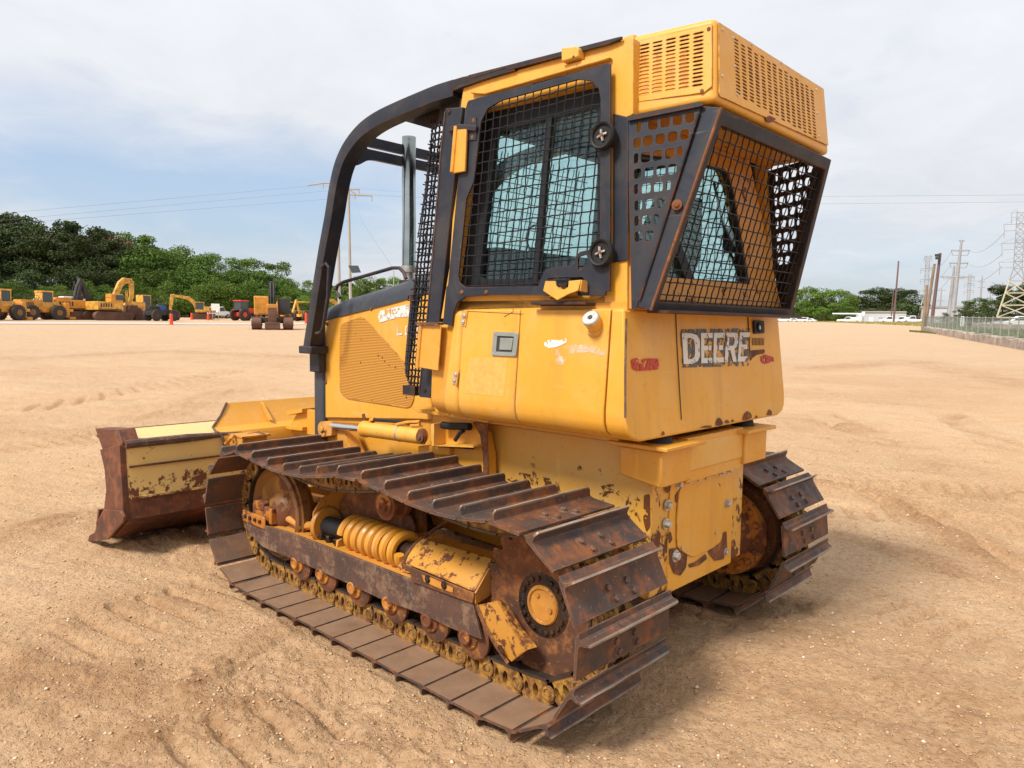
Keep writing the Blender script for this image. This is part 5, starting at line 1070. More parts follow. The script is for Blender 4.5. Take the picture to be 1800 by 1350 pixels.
def grass_blades(name, spots, n, h, label, mat='grass_green'):
    """spots: quads in (u, d); blades strewn over them"""
    vs, fs = [], []
    for (u0, u1, d0, d1, f) in spots:
        for i in range(int(n*f)):
            u = random.uniform(u0, u1); t = (u-u0)/(u1-u0); d = random.uniform(*(d0 if isinstance(d0, tuple) else (d0, d0))) if False else 0
            da = d0[0]+(d0[1]-d0[0])*t; db = d1[0]+(d1[1]-d1[0])*t; d = random.uniform(da, db); x, y, z = gp(u, d); k_ = len(vs); w = h*.35
            a_ = rnd()*PI; vs += [(x-w*math.cos(a_), y-w*math.sin(a_), z-.01), (x+w*math.cos(a_), y+w*math.sin(a_), z-.01), (x+random.uniform(-w, w), y+random.uniform(-w, w), z+h*random.uniform(.4, 1.2))]; fs.append((k_, k_+1, k_+2))
    o = bpy.data.objects.new(name, fast_mesh(name, np.array(vs), np.array(fs), mat, False)); COL.objects.link(o); tag(o, label, 'grass', kind='stuff')
grass_blades('grass', [(1600, 1900, (91, 36.0), (98, 39), 1)], 16000, .12, 'strip of yellow green grass along the foot of the stone wall')
grass_blades('grass', [(1380, 1640, (215, 130), (260, 215), 1)], 9000, .35, 'thin dry grass at the far edge of the sandy yard', 'dry_grass')
grass_blades('grass', [(1640, 1900, (100, 52), (165, 120), 1)], 14000, .5, 'green grass growing behind the wire fence')

# ================================================================== trees
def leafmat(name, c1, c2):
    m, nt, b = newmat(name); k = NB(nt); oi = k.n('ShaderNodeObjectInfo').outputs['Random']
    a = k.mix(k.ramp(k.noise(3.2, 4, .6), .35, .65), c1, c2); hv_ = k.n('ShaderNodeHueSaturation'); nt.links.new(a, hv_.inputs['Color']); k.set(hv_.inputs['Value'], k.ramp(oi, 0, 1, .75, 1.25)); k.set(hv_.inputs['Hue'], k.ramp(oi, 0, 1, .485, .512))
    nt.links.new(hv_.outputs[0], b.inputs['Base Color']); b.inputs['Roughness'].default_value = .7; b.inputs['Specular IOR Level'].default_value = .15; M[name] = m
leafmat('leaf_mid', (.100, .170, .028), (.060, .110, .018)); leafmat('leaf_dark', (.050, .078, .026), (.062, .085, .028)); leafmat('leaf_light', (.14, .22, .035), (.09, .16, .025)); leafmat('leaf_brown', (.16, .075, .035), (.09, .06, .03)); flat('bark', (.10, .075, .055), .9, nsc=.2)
def crown_mesh(kind, seed, N=6500):
    rs = np.random.default_rng(seed)
    blobs = []
    if kind == 'pine':
        for i in range(19):
            h = rs.uniform(.38, .97); w = .20*(1-abs(h-.72)*1.1); t = rs.uniform(0, 6.28); q = rs.uniform(.1, 1)*w; blobs.append((q*math.cos(t), q*math.sin(t), h, rs.uniform(.055, .10), .7))
    elif kind == 'bush':
        for i in range(22):
            t = rs.uniform(0, 6.28); q = rs.uniform(0, .34); h = rs.uniform(.15, .86)*(1-.5*q); blobs.append((q*math.cos(t), q*math.sin(t), h, rs.uniform(.10, .17), .8))
    else:
        for i in range(24):
            h = rs.uniform(.16, .92); w = .27*math.sqrt(max(.05, 1-((h-.55)/.47)**2)); t = rs.uniform(0, 6.28); q = rs.uniform(.25, 1)*w; blobs.append((q*math.cos(t), q*math.sin(t), h, rs.uniform(.06, .13), .75))
    B = np.array(blobs); idx = rs.integers(0, len(B), N); d = rs.normal(size=(N, 3)); d /= np.linalg.norm(d, axis=1)[:, None]; rad = B[idx, 3]*(.55+.55*rs.random(N)); c = B[idx, :3]+d*rad[:, None]*np.array([1, 1, .75])
    s = (.006+.009*rs.random(N)); u = rs.normal(size=(N, 3)); u /= np.linalg.norm(u, axis=1)[:, None]; w = np.cross(u, rs.normal(size=(N, 3))); w /= np.linalg.norm(w, axis=1)[:, None]
    Q = np.stack([c-u*s[:, None], c+w*s[:, None]*.7, c+u*s[:, None], c-w*s[:, None]*.7], 1).reshape(-1, 3); return Q, np.arange(4*N).reshape(-1, 4)
def trunk_mb(kind, seed):
    rs = random.Random(seed); m = MB(); top = .9 if kind == 'pine' else .62
    m.tube([T((rs.uniform(-.01, .01), rs.uniform(-.01, .01), top*i/5-.02)) for i in range(6)], [.017, .014, .012, .010, .007, .004], 7)
    for i in range(9 if kind != 'bush' else 5):
        h = rs.uniform(.25, .6) if kind != 'pine' else rs.uniform(.4, .85); t = rs.uniform(0, 6.28); L = rs.uniform(.10, .24); m.tube([T((0, 0, h)), T((L*.5*math.cos(t), L*.5*math.sin(t), h+L*.35)), T((L*math.cos(t), L*math.sin(t), h+L*.8))], [.008, .005, .002], 5)
    return m
crowns, trunks = {}, {}
for kd in ('pine', 'broad', 'bush'):
    for s_ in range(3):
        Q, Fq = crown_mesh(kd, 10+s_+len(kd)*7); trunks[kd, s_] = trunk_mb(kd, s_+3).mesh('trunk', 'bark')
        for mt in ('leaf_mid', 'leaf_dark', 'leaf_light', 'leaf_brown'): crowns[kd, s_, mt] = fast_mesh('crown', Q, Fq, mt, False) if (kd, mt) in (('pine', 'leaf_dark'), ('pine', 'leaf_brown'), ('broad', 'leaf_mid'), ('broad', 'leaf_light'), ('broad', 'leaf_dark'), ('bush', 'leaf_mid'), ('bush', 'leaf_light'), ('bush', 'leaf_dark')) else None
tcount = 0
def tree(kind, mt, u, d, vtop, label, group, wf=1.0, name=None):
    global tcount
    x, y, z = gp(u, d); H = zpix(vtop, u, d)-z; s_ = tcount % 3; tcount += 1
    e = empty(name or {'pine': 'pine_tree', 'broad': 'broadleaf_tree', 'bush': 'bush'}[kind], (x, y, z), rnd()*6.28); wf *= random.uniform(.9, 1.15)
    e.scale = (H*wf, H*wf, H)
    for nm, me in (('trunk', trunks[kind, s_]), ('crown', crowns[kind, s_, mt])):
        o = bpy.data.objects.new(nm, me); COL.objects.link(o); o.parent = e
    tag(e, label, 'bush' if kind == 'bush' else 'tree', group); return e
GL = 'trees along the left edge of the yard'
sil = [(-60, 384), (0, 386), (45, 380), (100, 392), (130, 388), (175, 402), (215, 405), (250, 414), (290, 424), (330, 432), (372, 432), (400, 462), (440, 442), (475, 455), (505, 472), (545, 492), (580, 495), (620, 490), (660, 480), (700, 488), (760, 495), (830, 500)]
su, sv = zip(*sil)
lab = {'pine': 'tall dark pine in the wood at the left edge of the yard', 'broad': 'mid green broadleaf tree in the wood at the left edge of the yard', 'bush': 'bright green bushy tree at the foot of the left wood behind the parked machines'}
for i, u in enumerate(np.arange(-70, 330, 25)):
    u += random.uniform(-6, 6); kd = 'pine' if u < 235 or i % 5 == 4 else 'broad'; br = 195 < u < 228
    if br: tree('pine', 'leaf_brown', 214, 150, 405, 'reddish brown dying pine among the dark pines on the left', None, 1.15); continue
    tree(kd, 'leaf_dark' if kd == 'pine' else 'leaf_mid', u, random.uniform(150, 162), np.interp(u, su, sv)+random.uniform(-8, 16), lab[kd], GL, 1.1)
for u in np.arange(-60, 260, 27): tree('pine', 'leaf_dark', u+random.uniform(-8, 8), random.uniform(140, 148), np.interp(u, su, sv)+random.uniform(8, 30), lab['pine'], GL, 1.2)
for u in np.arange(236, 840, 21):
    tree('broad', ['leaf_mid', 'leaf_mid', 'leaf_light'][int(u) % 3], u+random.uniform(-6, 6), random.uniform(148, 162), np.interp(u, su, sv)+random.uniform(-8, 16), lab['broad'], GL, 1.1)
for u in np.arange(-50, 600, 23): tree('bush', 'leaf_light' if int(u) % 2 else 'leaf_mid', u+random.uniform(-6, 6), random.uniform(129, 135), max(np.interp(u, su, sv)+20, 476+random.uniform(-6, 22)), lab['bush'], GL, 1.25)
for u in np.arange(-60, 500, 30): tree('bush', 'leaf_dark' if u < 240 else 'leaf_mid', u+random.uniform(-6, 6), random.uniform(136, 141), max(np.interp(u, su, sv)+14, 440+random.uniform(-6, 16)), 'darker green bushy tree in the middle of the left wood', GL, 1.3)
for u in np.arange(230, 560, 34): tree('broad', 'leaf_mid', u+random.uniform(-6, 6), random.uniform(136, 142), np.interp(u, su, sv)+random.uniform(10, 26), lab['broad'], GL, 1.3)
for u in np.arange(850, 1330, 24): tree('broad', ['leaf_mid', 'leaf_dark', 'leaf_light'][int(u) % 3], u, random.uniform(165+(u-850)*.17, 178+(u-850)*.18), 500+random.uniform(-8, 12), 'broadleaf tree in the wood hidden behind the bulldozer', 'trees hidden behind the bulldozer', 1.25)
GR = 'trees beyond the far right edge of the yard'
for u, v, mt in [(1375, 512, 'leaf_mid'), (1400, 505, 'leaf_mid'), (1425, 502, 'leaf_light'), (1445, 496, 'leaf_light'), (1470, 506, 'leaf_light'), (1490, 514, 'leaf_light'), (1415, 520, 'leaf_light'), (1455, 522, 'leaf_light'), (1485, 530, 'leaf_mid'), (1350, 510, 'leaf_mid'), (1320, 512, 'leaf_mid')]:
    tree('broad', mt, u, random.uniform(262, 285), v, 'light green broadleaf tree beyond the white cars, right of the bulldozer', GR, 1.45)
for u, v in [(1502, 518), (1516, 511), (1532, 506), (1548, 503), (1563, 502), (1578, 504), (1592, 511), (1605, 522), (1520, 526), (1555, 522), (1585, 526), (1540, 532), (1570, 534), (1600, 538), (1620, 540)]:
    tree('broad', 'leaf_dark', u, random.uniform(330, 350), v, 'dark green tree in the rounded wood behind the white building', 'dark rounded wood on the right', 1.5)
for u, v, mt, kd in [(1760, 494, 'leaf_dark', 'pine'), (1800, 490, 'leaf_dark', 'pine'), (1700, 527, 'leaf_mid', 'broad'), (1722, 522, 'leaf_mid', 'broad'), (1742, 516, 'leaf_dark', 'broad'), (1775, 512, 'leaf_mid', 'broad'), (1800, 512, 'leaf_dark', 'broad'), (1688, 538, 'leaf_dark', 'broad'), (1710, 540, 'leaf_dark', 'bush'), (1735, 535, 'leaf_dark', 'bush'), (1760, 530, 'leaf_dark', 'bush'), (1790, 528, 'leaf_dark', 'bush'), (1820, 500, 'leaf_dark', 'broad'), (1660, 545, 'leaf_dark', 'bush')]:
    tree(kd, mt, u, random.uniform(186, 205), v, {'pine': 'dark pine standing taller than its neighbours behind the large lattice tower', 'broad': 'green tree behind the large lattice tower at the right edge', 'bush': 'dark low bushy tree at the foot of the wood behind the lattice tower'}[kd], 'trees around the large lattice tower', 1.5)
tree('bush', 'leaf_light', 1681, 118, 556, 'small bright green shrub behind the fence on the right', None, 1.6); tree('bush', 'leaf_brown' if False else 'leaf_dark', 1710, 115, 550, 'dark olive shrub behind the fence near the lattice tower', None, 1.5)
# far low tree belt closing the view
m = MB(); 
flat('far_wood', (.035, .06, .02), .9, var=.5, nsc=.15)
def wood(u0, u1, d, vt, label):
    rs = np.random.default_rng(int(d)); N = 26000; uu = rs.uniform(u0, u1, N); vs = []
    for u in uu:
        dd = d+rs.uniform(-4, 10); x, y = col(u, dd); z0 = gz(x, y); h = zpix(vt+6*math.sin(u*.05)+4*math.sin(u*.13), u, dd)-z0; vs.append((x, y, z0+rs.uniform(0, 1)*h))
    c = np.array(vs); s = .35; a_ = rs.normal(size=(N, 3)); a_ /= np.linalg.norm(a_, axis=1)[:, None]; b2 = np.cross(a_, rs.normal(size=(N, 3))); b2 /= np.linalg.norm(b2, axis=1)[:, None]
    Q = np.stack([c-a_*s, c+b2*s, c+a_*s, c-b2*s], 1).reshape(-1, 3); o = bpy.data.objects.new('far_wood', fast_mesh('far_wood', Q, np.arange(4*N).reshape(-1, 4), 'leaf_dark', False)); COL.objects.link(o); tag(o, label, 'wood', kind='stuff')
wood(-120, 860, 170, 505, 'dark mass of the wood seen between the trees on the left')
wood(1300, 1700, 300, 540, 'dark low belt of wood behind the light trees on the right')

# ================================================================== sky and light
w = bpy.data.worlds.new('World'); scene.world = w; w.use_nodes = True; nt = w.node_tree; nt.nodes.clear(); k = NB(nt)
SEL, SRO = math.radians(50), math.radians(4)
out = k.n('ShaderNodeOutputWorld'); bg = k.n('ShaderNodeBackground'); sky = k.n('ShaderNodeTexSky', sky_type='NISHITA'); sky.sun_disc = False; sky.sun_elevation = SEL; sky.sun_rotation = SRO; sky.dust_density = 2.5
skc = k.n('ShaderNodeVectorMath', operation='SCALE'); nt.links.new(sky.outputs[0], skc.inputs[0]); skc.inputs['Scale'].default_value = 1.0
dirv = k.coord('Generated'); s3 = k.sep(dirv)
zc = k.math('MAXIMUM', s3[2], .0); den = k.math('ADD', zc, .16)
cx = k.math('DIVIDE', s3[0], den); cy = k.math('DIVIDE', s3[1], den); cv_ = k.n('ShaderNodeCombineXYZ'); k.set(cv_.inputs[0], cx); k.set(cv_.inputs[1], cy)
n1 = k.noise(.75, 7, .55, cv_.outputs[0], .3); n2 = k.noise(2.2, 8, .6, cv_.outputs[0], .6)
def blob(u, v, wdeg, amp):     # a clearer band of sky in one direction
    d = ray(u, v); d = d/np.linalg.norm(d); vm = k.n('ShaderNodeVectorMath', operation='DISTANCE'); sc_ = k.n('ShaderNodeVectorMath', operation='MULTIPLY'); nt.links.new(dirv, sc_.inputs[0]); sc_.inputs[1].default_value = (1, 1, 2.6); nt.links.new(sc_.outputs[0], vm.inputs[0]); vm.inputs[1].default_value = (d[0], d[1], d[2]*2.6)
    return k.ramp(vm.outputs['Value'], math.radians(wdeg), 0, 0, amp)
gap = k.math('ADD', blob(90, 310, 24, .50), blob(420, 395, 20, .46)); gap = k.math('ADD', gap, blob(1500, 480, 20, .34)); gap = k.math('ADD', gap, blob(700, 330, 16, .35))
cl_ = k.math('SUBTRACT', k.math('ADD', k.math('MULTIPLY', n1, .9), k.math('MULTIPLY', n2, .45)), gap)
cloud = k.ramp(cl_, .05, .60)
ele = k.ramp(s3[2], .0, .45, .86, 1.04); ele2 = k.ramp(s3[2], .5, 1.0, 1.0, 1.15)
bright = k.math('MULTIPLY', k.math('MULTIPLY', ele, ele2), k.ramp(n2, .3, .7, .93, 1.04))
cc = k.n('ShaderNodeCombineXYZ'); k.set(cc.inputs[0], k.math('MULTIPLY', bright, .715)); k.set(cc.inputs[1], k.math('MULTIPLY', bright, .735)); k.set(cc.inputs[2], k.math('MULTIPLY', bright, .775))
sk = k.n('ShaderNodeMix', data_type='RGBA'); nt.links.new(cloud, sk.inputs[0])
skm = k.n('ShaderNodeVectorMath', operation='MULTIPLY_ADD'); nt.links.new(sky.outputs[0], skm.inputs[0]); skm.inputs[1].default_value = (.85, .88, .88); skm.inputs[2].default_value = (1.9, 2.25, 2.95)
nt.links.new(skm.outputs[0], sk.inputs[6])
cs10 = k.n('ShaderNodeVectorMath', operation='SCALE'); nt.links.new(cc.outputs[0], cs10.inputs[0]); cs10.inputs['Scale'].default_value = 10
nt.links.new(cs10.outputs[0], sk.inputs[7]); nt.links.new(sk.outputs[2], bg.inputs[0]); bg.inputs[1].default_value = .1; nt.links.new(bg.outputs[0], out.inputs[0])
sd = bpy.data.lights.new('sun', 'SUN'); sd.energy = 3.9; sd.angle = math.radians(14); sd.color = (1, .95, .87); so = bpy.data.objects.new('sun', sd); COL.objects.link(so)
sv_ = T((math.sin(SRO)*math.cos(SEL), math.cos(SRO)*math.cos(SEL), math.sin(SEL))); so.rotation_euler = sv_.to_track_quat('Z', 'Y').to_euler(); so.location = sv_*60
vs_ = scene.view_settings; vs_.view_transform = 'Standard'; vs_.look = 'None'; vs_.exposure = .30; vs_.gamma = 1
scene.render.engine = 'CYCLES'; scene.cycles.max_bounces = 8; scene.cycles.transparent_max_bounces = 24
scene.render.resolution_x = 1024; scene.render.resolution_y = 768
# ================================================================== far machines, vehicles, poles
def lbox(m, x0, x1, y0, y1, z0, z1): return m.box(((x0+x1)/2, (y0+y1)/2, (z0+z1)/2), (x1-x0, y1-y0, z1-z0))
def part(parent, name, mat, *boxes, bevel=.04, tubes=(), prisms=(), cyls=()):
    m = MB()
    for b in boxes: lbox(m, *b)
    for path, r in tubes: m.tube(path, r, 8)
    for pts, y0, y1 in prisms: m.prism([T((x, y0, z)) for x, z in pts], (0, y1-y0, 0))
    for a, b, r in cyls: m.cyl(a, b, r, 20)
    return m.build(name, mat, parent, bevel=bevel)
def wheel(parent, x, y, r, w, mat='far_tyre', rim='far_rim', name='wheel'):
    m = MB(); m.lathe((x, y-w/2, r), (0, 1, 0), [(0, r*.62), (.02, r*.9), (w*.15, r), (w*.85, r), (w-.02, r*.9), (w, r*.62)], 24)
    for i in range(18):
        a = 2*PI*i/18; m.box((x+r*math.cos(a), y, r+r*math.sin(a)), (.05, w*.9, .09), Matrix.Rotation(-a, 3, 'Y'))
    o = m.build(name, mat, parent); m = MB(); m.lathe((x, y-w/2-.02, r), (0, 1, 0), [(0, .1), (.03, r*.55), (w+.01, r*.55), (w+.04, .1)], 20); m.build('rim', rim, o); return o
def crawler(parent, L, w, h, y, mat='far_rust'):
    m = MB(); r = h/2; P = [(x, z) for x, z in [(-L/2+r*math.sin(t+PI), r-r*math.cos(t+PI)) for t in np.linspace(0, PI, 9)]+[(L/2+r*math.sin(t), r-r*math.cos(t)) for t in np.linspace(0, PI, 9)]]
    P = [(-L/2-r*math.sin(t), r+r*math.cos(t)) for t in np.linspace(0, PI, 9)]+[(L/2+r*math.sin(t), r-r*math.cos(t)) for t in np.linspace(0, PI, 9)]
    m.prism([T((x, y-w/2, z)) for x, z in P], (0, w, 0)); n = 26
    for i in range(n):
        x = -L/2+L*i/(n-1)
        for z in (0, h): m.box((x, y, z), (.03, w+.02, .07))
    for i in range(5): m.lathe((-L/2+L*i/4, y-w/2-.03, r), (0, 1, 0), [(0, r*.5), (w+.06, r*.5)], 14)
    return m.build('crawler_track', mat, parent)
def machine(name, u, d, rz, label, cat, group=None):
    e = empty(name, gp(u, d), math.radians(rz)); tag(e, label, cat, group); return e
GM = 'machines parked along the left edge of the yard'
def dress(e, x0, x1, w, z0, z1):
    """louvres, rails, lamps and hoses on a far machine"""
    for sd in (-1, 1):
        part(e, 'louvre', 'far_dark', *[(x0+(x1-x0)*(.12+.1*i), x0+(x1-x0)*(.17+.1*i), sd*w-.015, sd*w+.015, z0+(z1-z0)*.35, z0+(z1-z0)*.8) for i in range(5)], bevel=0)
        part(e, 'handrail', 'far_dark', bevel=0, tubes=[([(x0+.1, sd*(w-.1), z1), (x0+.1, sd*(w-.1), z1+.45), (x1-.3, sd*(w-.1), z1+.45), (x1-.3, sd*(w-.1), z1)], .025)])
        part(e, 'panel_stripe', 'far_dark', (x0+.1, x1-.1, sd*w-.012, sd*w+.012, z0+.05, z0+.14), bevel=0)
        part(e, 'work_lamp', 'lamp_glass', (x1-.12, x1+.02, sd*(w-.3)-.1, sd*(w-.3)+.1, z1, z1+.16), bevel=.01)
    part(e, 'hydraulic_hose', 'far_dark', bevel=0, tubes=[([(x1-.2, .3, z1), (x1+.3, .32, z1+.5), (x1+.9, .3, z1+.1)], .035), ([(x1-.2, -.3, z1), (x1+.25, -.3, z1+.4), (x1+.8, -.3, z1-.1)], .035)])
# wheeled feller bunchers at the far left
def feller(u, d, rz, label):
    e = machine('feller_buncher', u, d, rz, label, 'feller buncher', GM)
    part(e, 'body', 'far_orange_yellow', (-2.6, -.3, -.85, .85, .95, 1.9), (-.3, 1.0, -.7, .7, .8, 1.5), (-2.5, -.5, -.7, .7, 1.9, 2.1))
    c = part(e, 'cab', 'far_yellow', (-.35, .95, -.7, .7, 2.95, 3.12), (-.3, -.2, -.68, .68, 1.5, 2.95), (.8, .9, -.68, -.58, 1.5, 2.95), (.8, .9, .58, .68, 1.5, 2.95), (-.3, .9, -.68, .68, 1.4, 1.9))
    part(c, 'window', 'far_glass', (-.18, .82, -.64, .64, 1.9, 2.94))
    for x in (-1.7, 1.1):
        for y in (-1.15, 1.15): wheel(e, x, y, .78, .6)
    part(e, 'boom', 'far_yellow', prisms=[([(.6, 1.5), (1.2, 2.0), (2.3, 1.25), (2.5, .5), (2.2, .5), (2.0, 1.0), (1.2, 1.6)], -.55, -.35), ([(.6, 1.5), (1.2, 2.0), (2.3, 1.25), (2.5, .5), (2.2, .5), (2.0, 1.0), (1.2, 1.6)], .35, .55)])
    part(e, 'felling_head', 'far_orange_yellow', (2.2, 2.7, -.6, .6, .25, 1.9), (2.6, 3.3, -.7, .7, .05, .35), (2.7, 3.1, -.6, -.4, .9, 1.2), (2.7, 3.1, .4, .6, 1.3, 1.5))
    part(e, 'exhaust_pipe', 'far_dark', cyls=[((-1.4, .4, 1.9), (-1.4, .4, 2.6), .07)]); dress(e, -2.5, -.4, .855, .95, 2.1); return e
feller(-2, 90, -60, 'yellow wheeled feller buncher cut by the left edge of the photo')
feller(74, 95, -75, 'yellow wheeled feller buncher with a square dark windowed cab and big black tyre')
def tracked_base(e, mat='far_orange_yellow', L=3.6):
    crawler(e, L, .6, .95, 1.15); crawler(e, L, .6, .95, -1.15)
    part(e, 'undercarriage', 'far_rust', (-1.2, 1.2, -.9, .9, .45, .95), cyls=[((0, 0, .9), (0, 0, 1.15), .8)])
e = machine('log_loader', 128, 98, -80, 'low yellow tracked log loader with its black boom folded into a tall point', 'log loader', GM); tracked_base(e)
part(e, 'body', 'far_orange_yellow', (-2.4, .9, -1.3, 1.3, 1.15, 2.2), (-2.2, -.6, -1.1, 1.1, 2.2, 2.45)); part(e, 'hood', 'white_paint', (-1.2, -.2, -.6, .6, 2.45, 2.6)); dress(e, -2.4, .9, 1.305, 1.15, 2.2)
part(e, 'boom', 'far_dark', prisms=[([(-.4, 1.2), (.0, 2.2), (.35, 3.7), (.8, 4.7), (1.15, 4.6), (.9, 3.5), (.75, 1.2)], -.35, .1), ([(.75, 4.9), (1.2, 4.7), (1.75, 3.5), (2.15, 2.3), (2.3, .9), (1.6, .9), (1.4, 2.5), (.85, 3.9)], .0, .4)], tubes=[([(.1, -.4, 1.6), (.7, -.4, 3.9)], .1), ([(1.1, -.1, 4.3), (1.5, -.1, 2.2)], .12), ([(.6, .5, 4.4), (.2, .5, 3.0), (.5, .5, 1.9)], .05)]); part(e, 'grapple', 'far_dark', prisms=[([(2.3, 1.9), (2.9, 1.9), (3.1, .9), (2.7, .2), (2.5, 1.1), (2.1, .3), (2.0, 1.1)], -.4, .4)])
e = machine('tracked_feller_buncher', 190, 97, -78, 'yellow tracked feller buncher with a bent boom and a rusty felling head', 'feller buncher', GM); tracked_base(e)
part(e, 'body', 'far_yellow', (-1.9, 1.1, -1.3, 1.3, 1.15, 2.1)); dress(e, -1.9, 1.0, 1.305, 1.15, 2.1); c = part(e, 'cab', 'far_orange_yellow', (-.3, 1.1, -1.3, -.1, 2.1, 3.0)); part(c, 'window', 'far_glass', (.2, 1.13, -1.33, -.2, 2.3, 2.9))
part(e, 'boom', 'far_yellow', prisms=[([(.3, 1.9), (1.5, 4.5), (2.1, 5.0), (3.1, 4.9), (3.2, 4.4), (2.3, 4.3), (1.9, 3.9), (1.0, 1.9)], .1, .5)]); part(e, 'stick', 'far_yellow', prisms=[([(2.8, 4.9), (3.35, 4.6), (3.3, 2.8), (2.7, 1.4), (2.4, 1.5), (2.9, 3.0)], .1, .45), ([(2.2, 3.5), (2.5, 3.5), (2.5, 1.6), (2.2, 1.6)], .0, .2)])
part(e, 'felling_head', 'far_rust', (2.3, 3.3, -.6, .8, .4, 1.8), (2.9, 4.1, -.7, .9, .05, .45), cyls=[((3.4, -.5, 1.0), (3.4, .9, 1.0), .5)])
e = machine('wheel_loader', 252, 108, -75, 'yellow wheel loader with a blue tinted glass cab', 'wheel loader', GM)
part(e, 'body', 'far_yellow', (-2.3, -.2, -.8, .8, 1.0, 2.0), (-.2, 1.0, -.6, .6, .8, 1.5), prisms=[([(-2.4, 1.0), (-2.4, 1.9), (-1.9, 2.2), (-.2, 2.2), (-.2, 1.0)], -.75, .75)]); c = part(e, 'cab', 'far_yellow', (-.5, .7, -.7, .7, 3.0, 3.12), (-.5, -.4, -.7, .7, 2.0, 3.0), (.6, .7, -.7, -.6, 1.5, 3.0), (.6, .7, .6, .7, 1.5, 3.0)); part(c, 'window', 'far_glass', (-.42, .65, -.66, .66, 1.6, 3.0))
for x in (-1.5, 1.2):
    for y in (-.95, .95): wheel(e, x, y, .72, .5)
e = machine('log_skidder', 283, 97, 100, 'black log skidder with a roll cage and a blue cab panel', 'skidder', GM)
e.scale = (.68, .8, .82)
part(e, 'body', 'far_dark', (-2.2, 2.3, -.8, .8, .8, 1.6), (.6, 2.4, -.6, .6, 1.6, 2.1)); part(e, 'cab', 'cab_blue', (-.6, .5, -.55, .55, 1.5, 2.2))
part(e, 'roll_cage', 'far_dark', (-.8, .9, -.8, .8, 3.05, 3.15), (-.8, -.72, -.8, -.7, 1.6, 3.1), (-.8, -.72, .7, .8, 1.6, 3.1), (.8, .9, -.8, -.7, 1.6, 3.1), (.8, .9, .7, .8, 1.6, 3.1), tubes=[([(-.8, .75, 3.1), (-1.7, .75, 1.6)], .05), ([(-.8, -.75, 3.1), (-1.7, -.75, 1.6)], .05)])
for x in (-1.5, 1.6):
    for y in (-1.1, 1.1): wheel(e, x, y, .8, .6, rim='far_dark')
part(e, 'grapple', 'far_rust', prisms=[([(-2.2, 1.2), (-2.6, 1.6), (-3.3, 1.3), (-3.4, .6), (-3.0, .1), (-2.8, .9)], -.5, .5)])
def excavator(u, d, rz, label, grp=GM):
    e = machine('excavator', u, d, rz, label, 'excavator', grp); tracked_base(e, L=3.0)
    e.scale = (.74, .74, .84)
    part(e, 'body', 'far_yellow', (-2.3, -.2, -1.25, 1.25, 1.15, 2.1), (-.2, 1.0, -1.25, .3, 1.15, 1.6)); dress(e, -2.2, -.3, 1.255, 1.15, 2.1); c = part(e, 'cab', 'far_yellow', (-.2, 1.3, .3, 1.25, 1.15, 1.6), (-.2, 1.3, .3, 1.25, 2.75, 2.85), (-.2, -.1, .3, 1.25, 1.6, 2.75)); part(c, 'window', 'far_glass', (-.1, 1.27, .34, 1.2, 1.6, 2.74))
    part(e, 'boom', 'far_yellow', prisms=[([(.6, 1.4), (1.2, 3.0), (2.2, 3.7), (5.0, 4.0), (5.2, 3.7), (2.5, 3.2), (1.7, 2.6), (1.1, 1.4)], -.45, -.1)]); part(e, 'stick', 'far_yellow', prisms=[([(4.7, 4.1), (5.4, 4.0), (5.7, 1.6), (5.3, 1.3), (4.9, 3.2)], -.42, -.12)]); part(e, 'bucket', 'far_orange_yellow', prisms=[([(5.2, 1.6), (6.0, 1.4), (6.1, .6), (5.6, .05), (4.9, .1), (5.0, .8)], -.8, .3)]); return e
excavator(356, 112, 72, 'yellow excavator with its arm reaching down to the left beside the white pickup')
excavator(606, 108, 90, 'yellow excavator arm showing between the riser and the hood', GM)
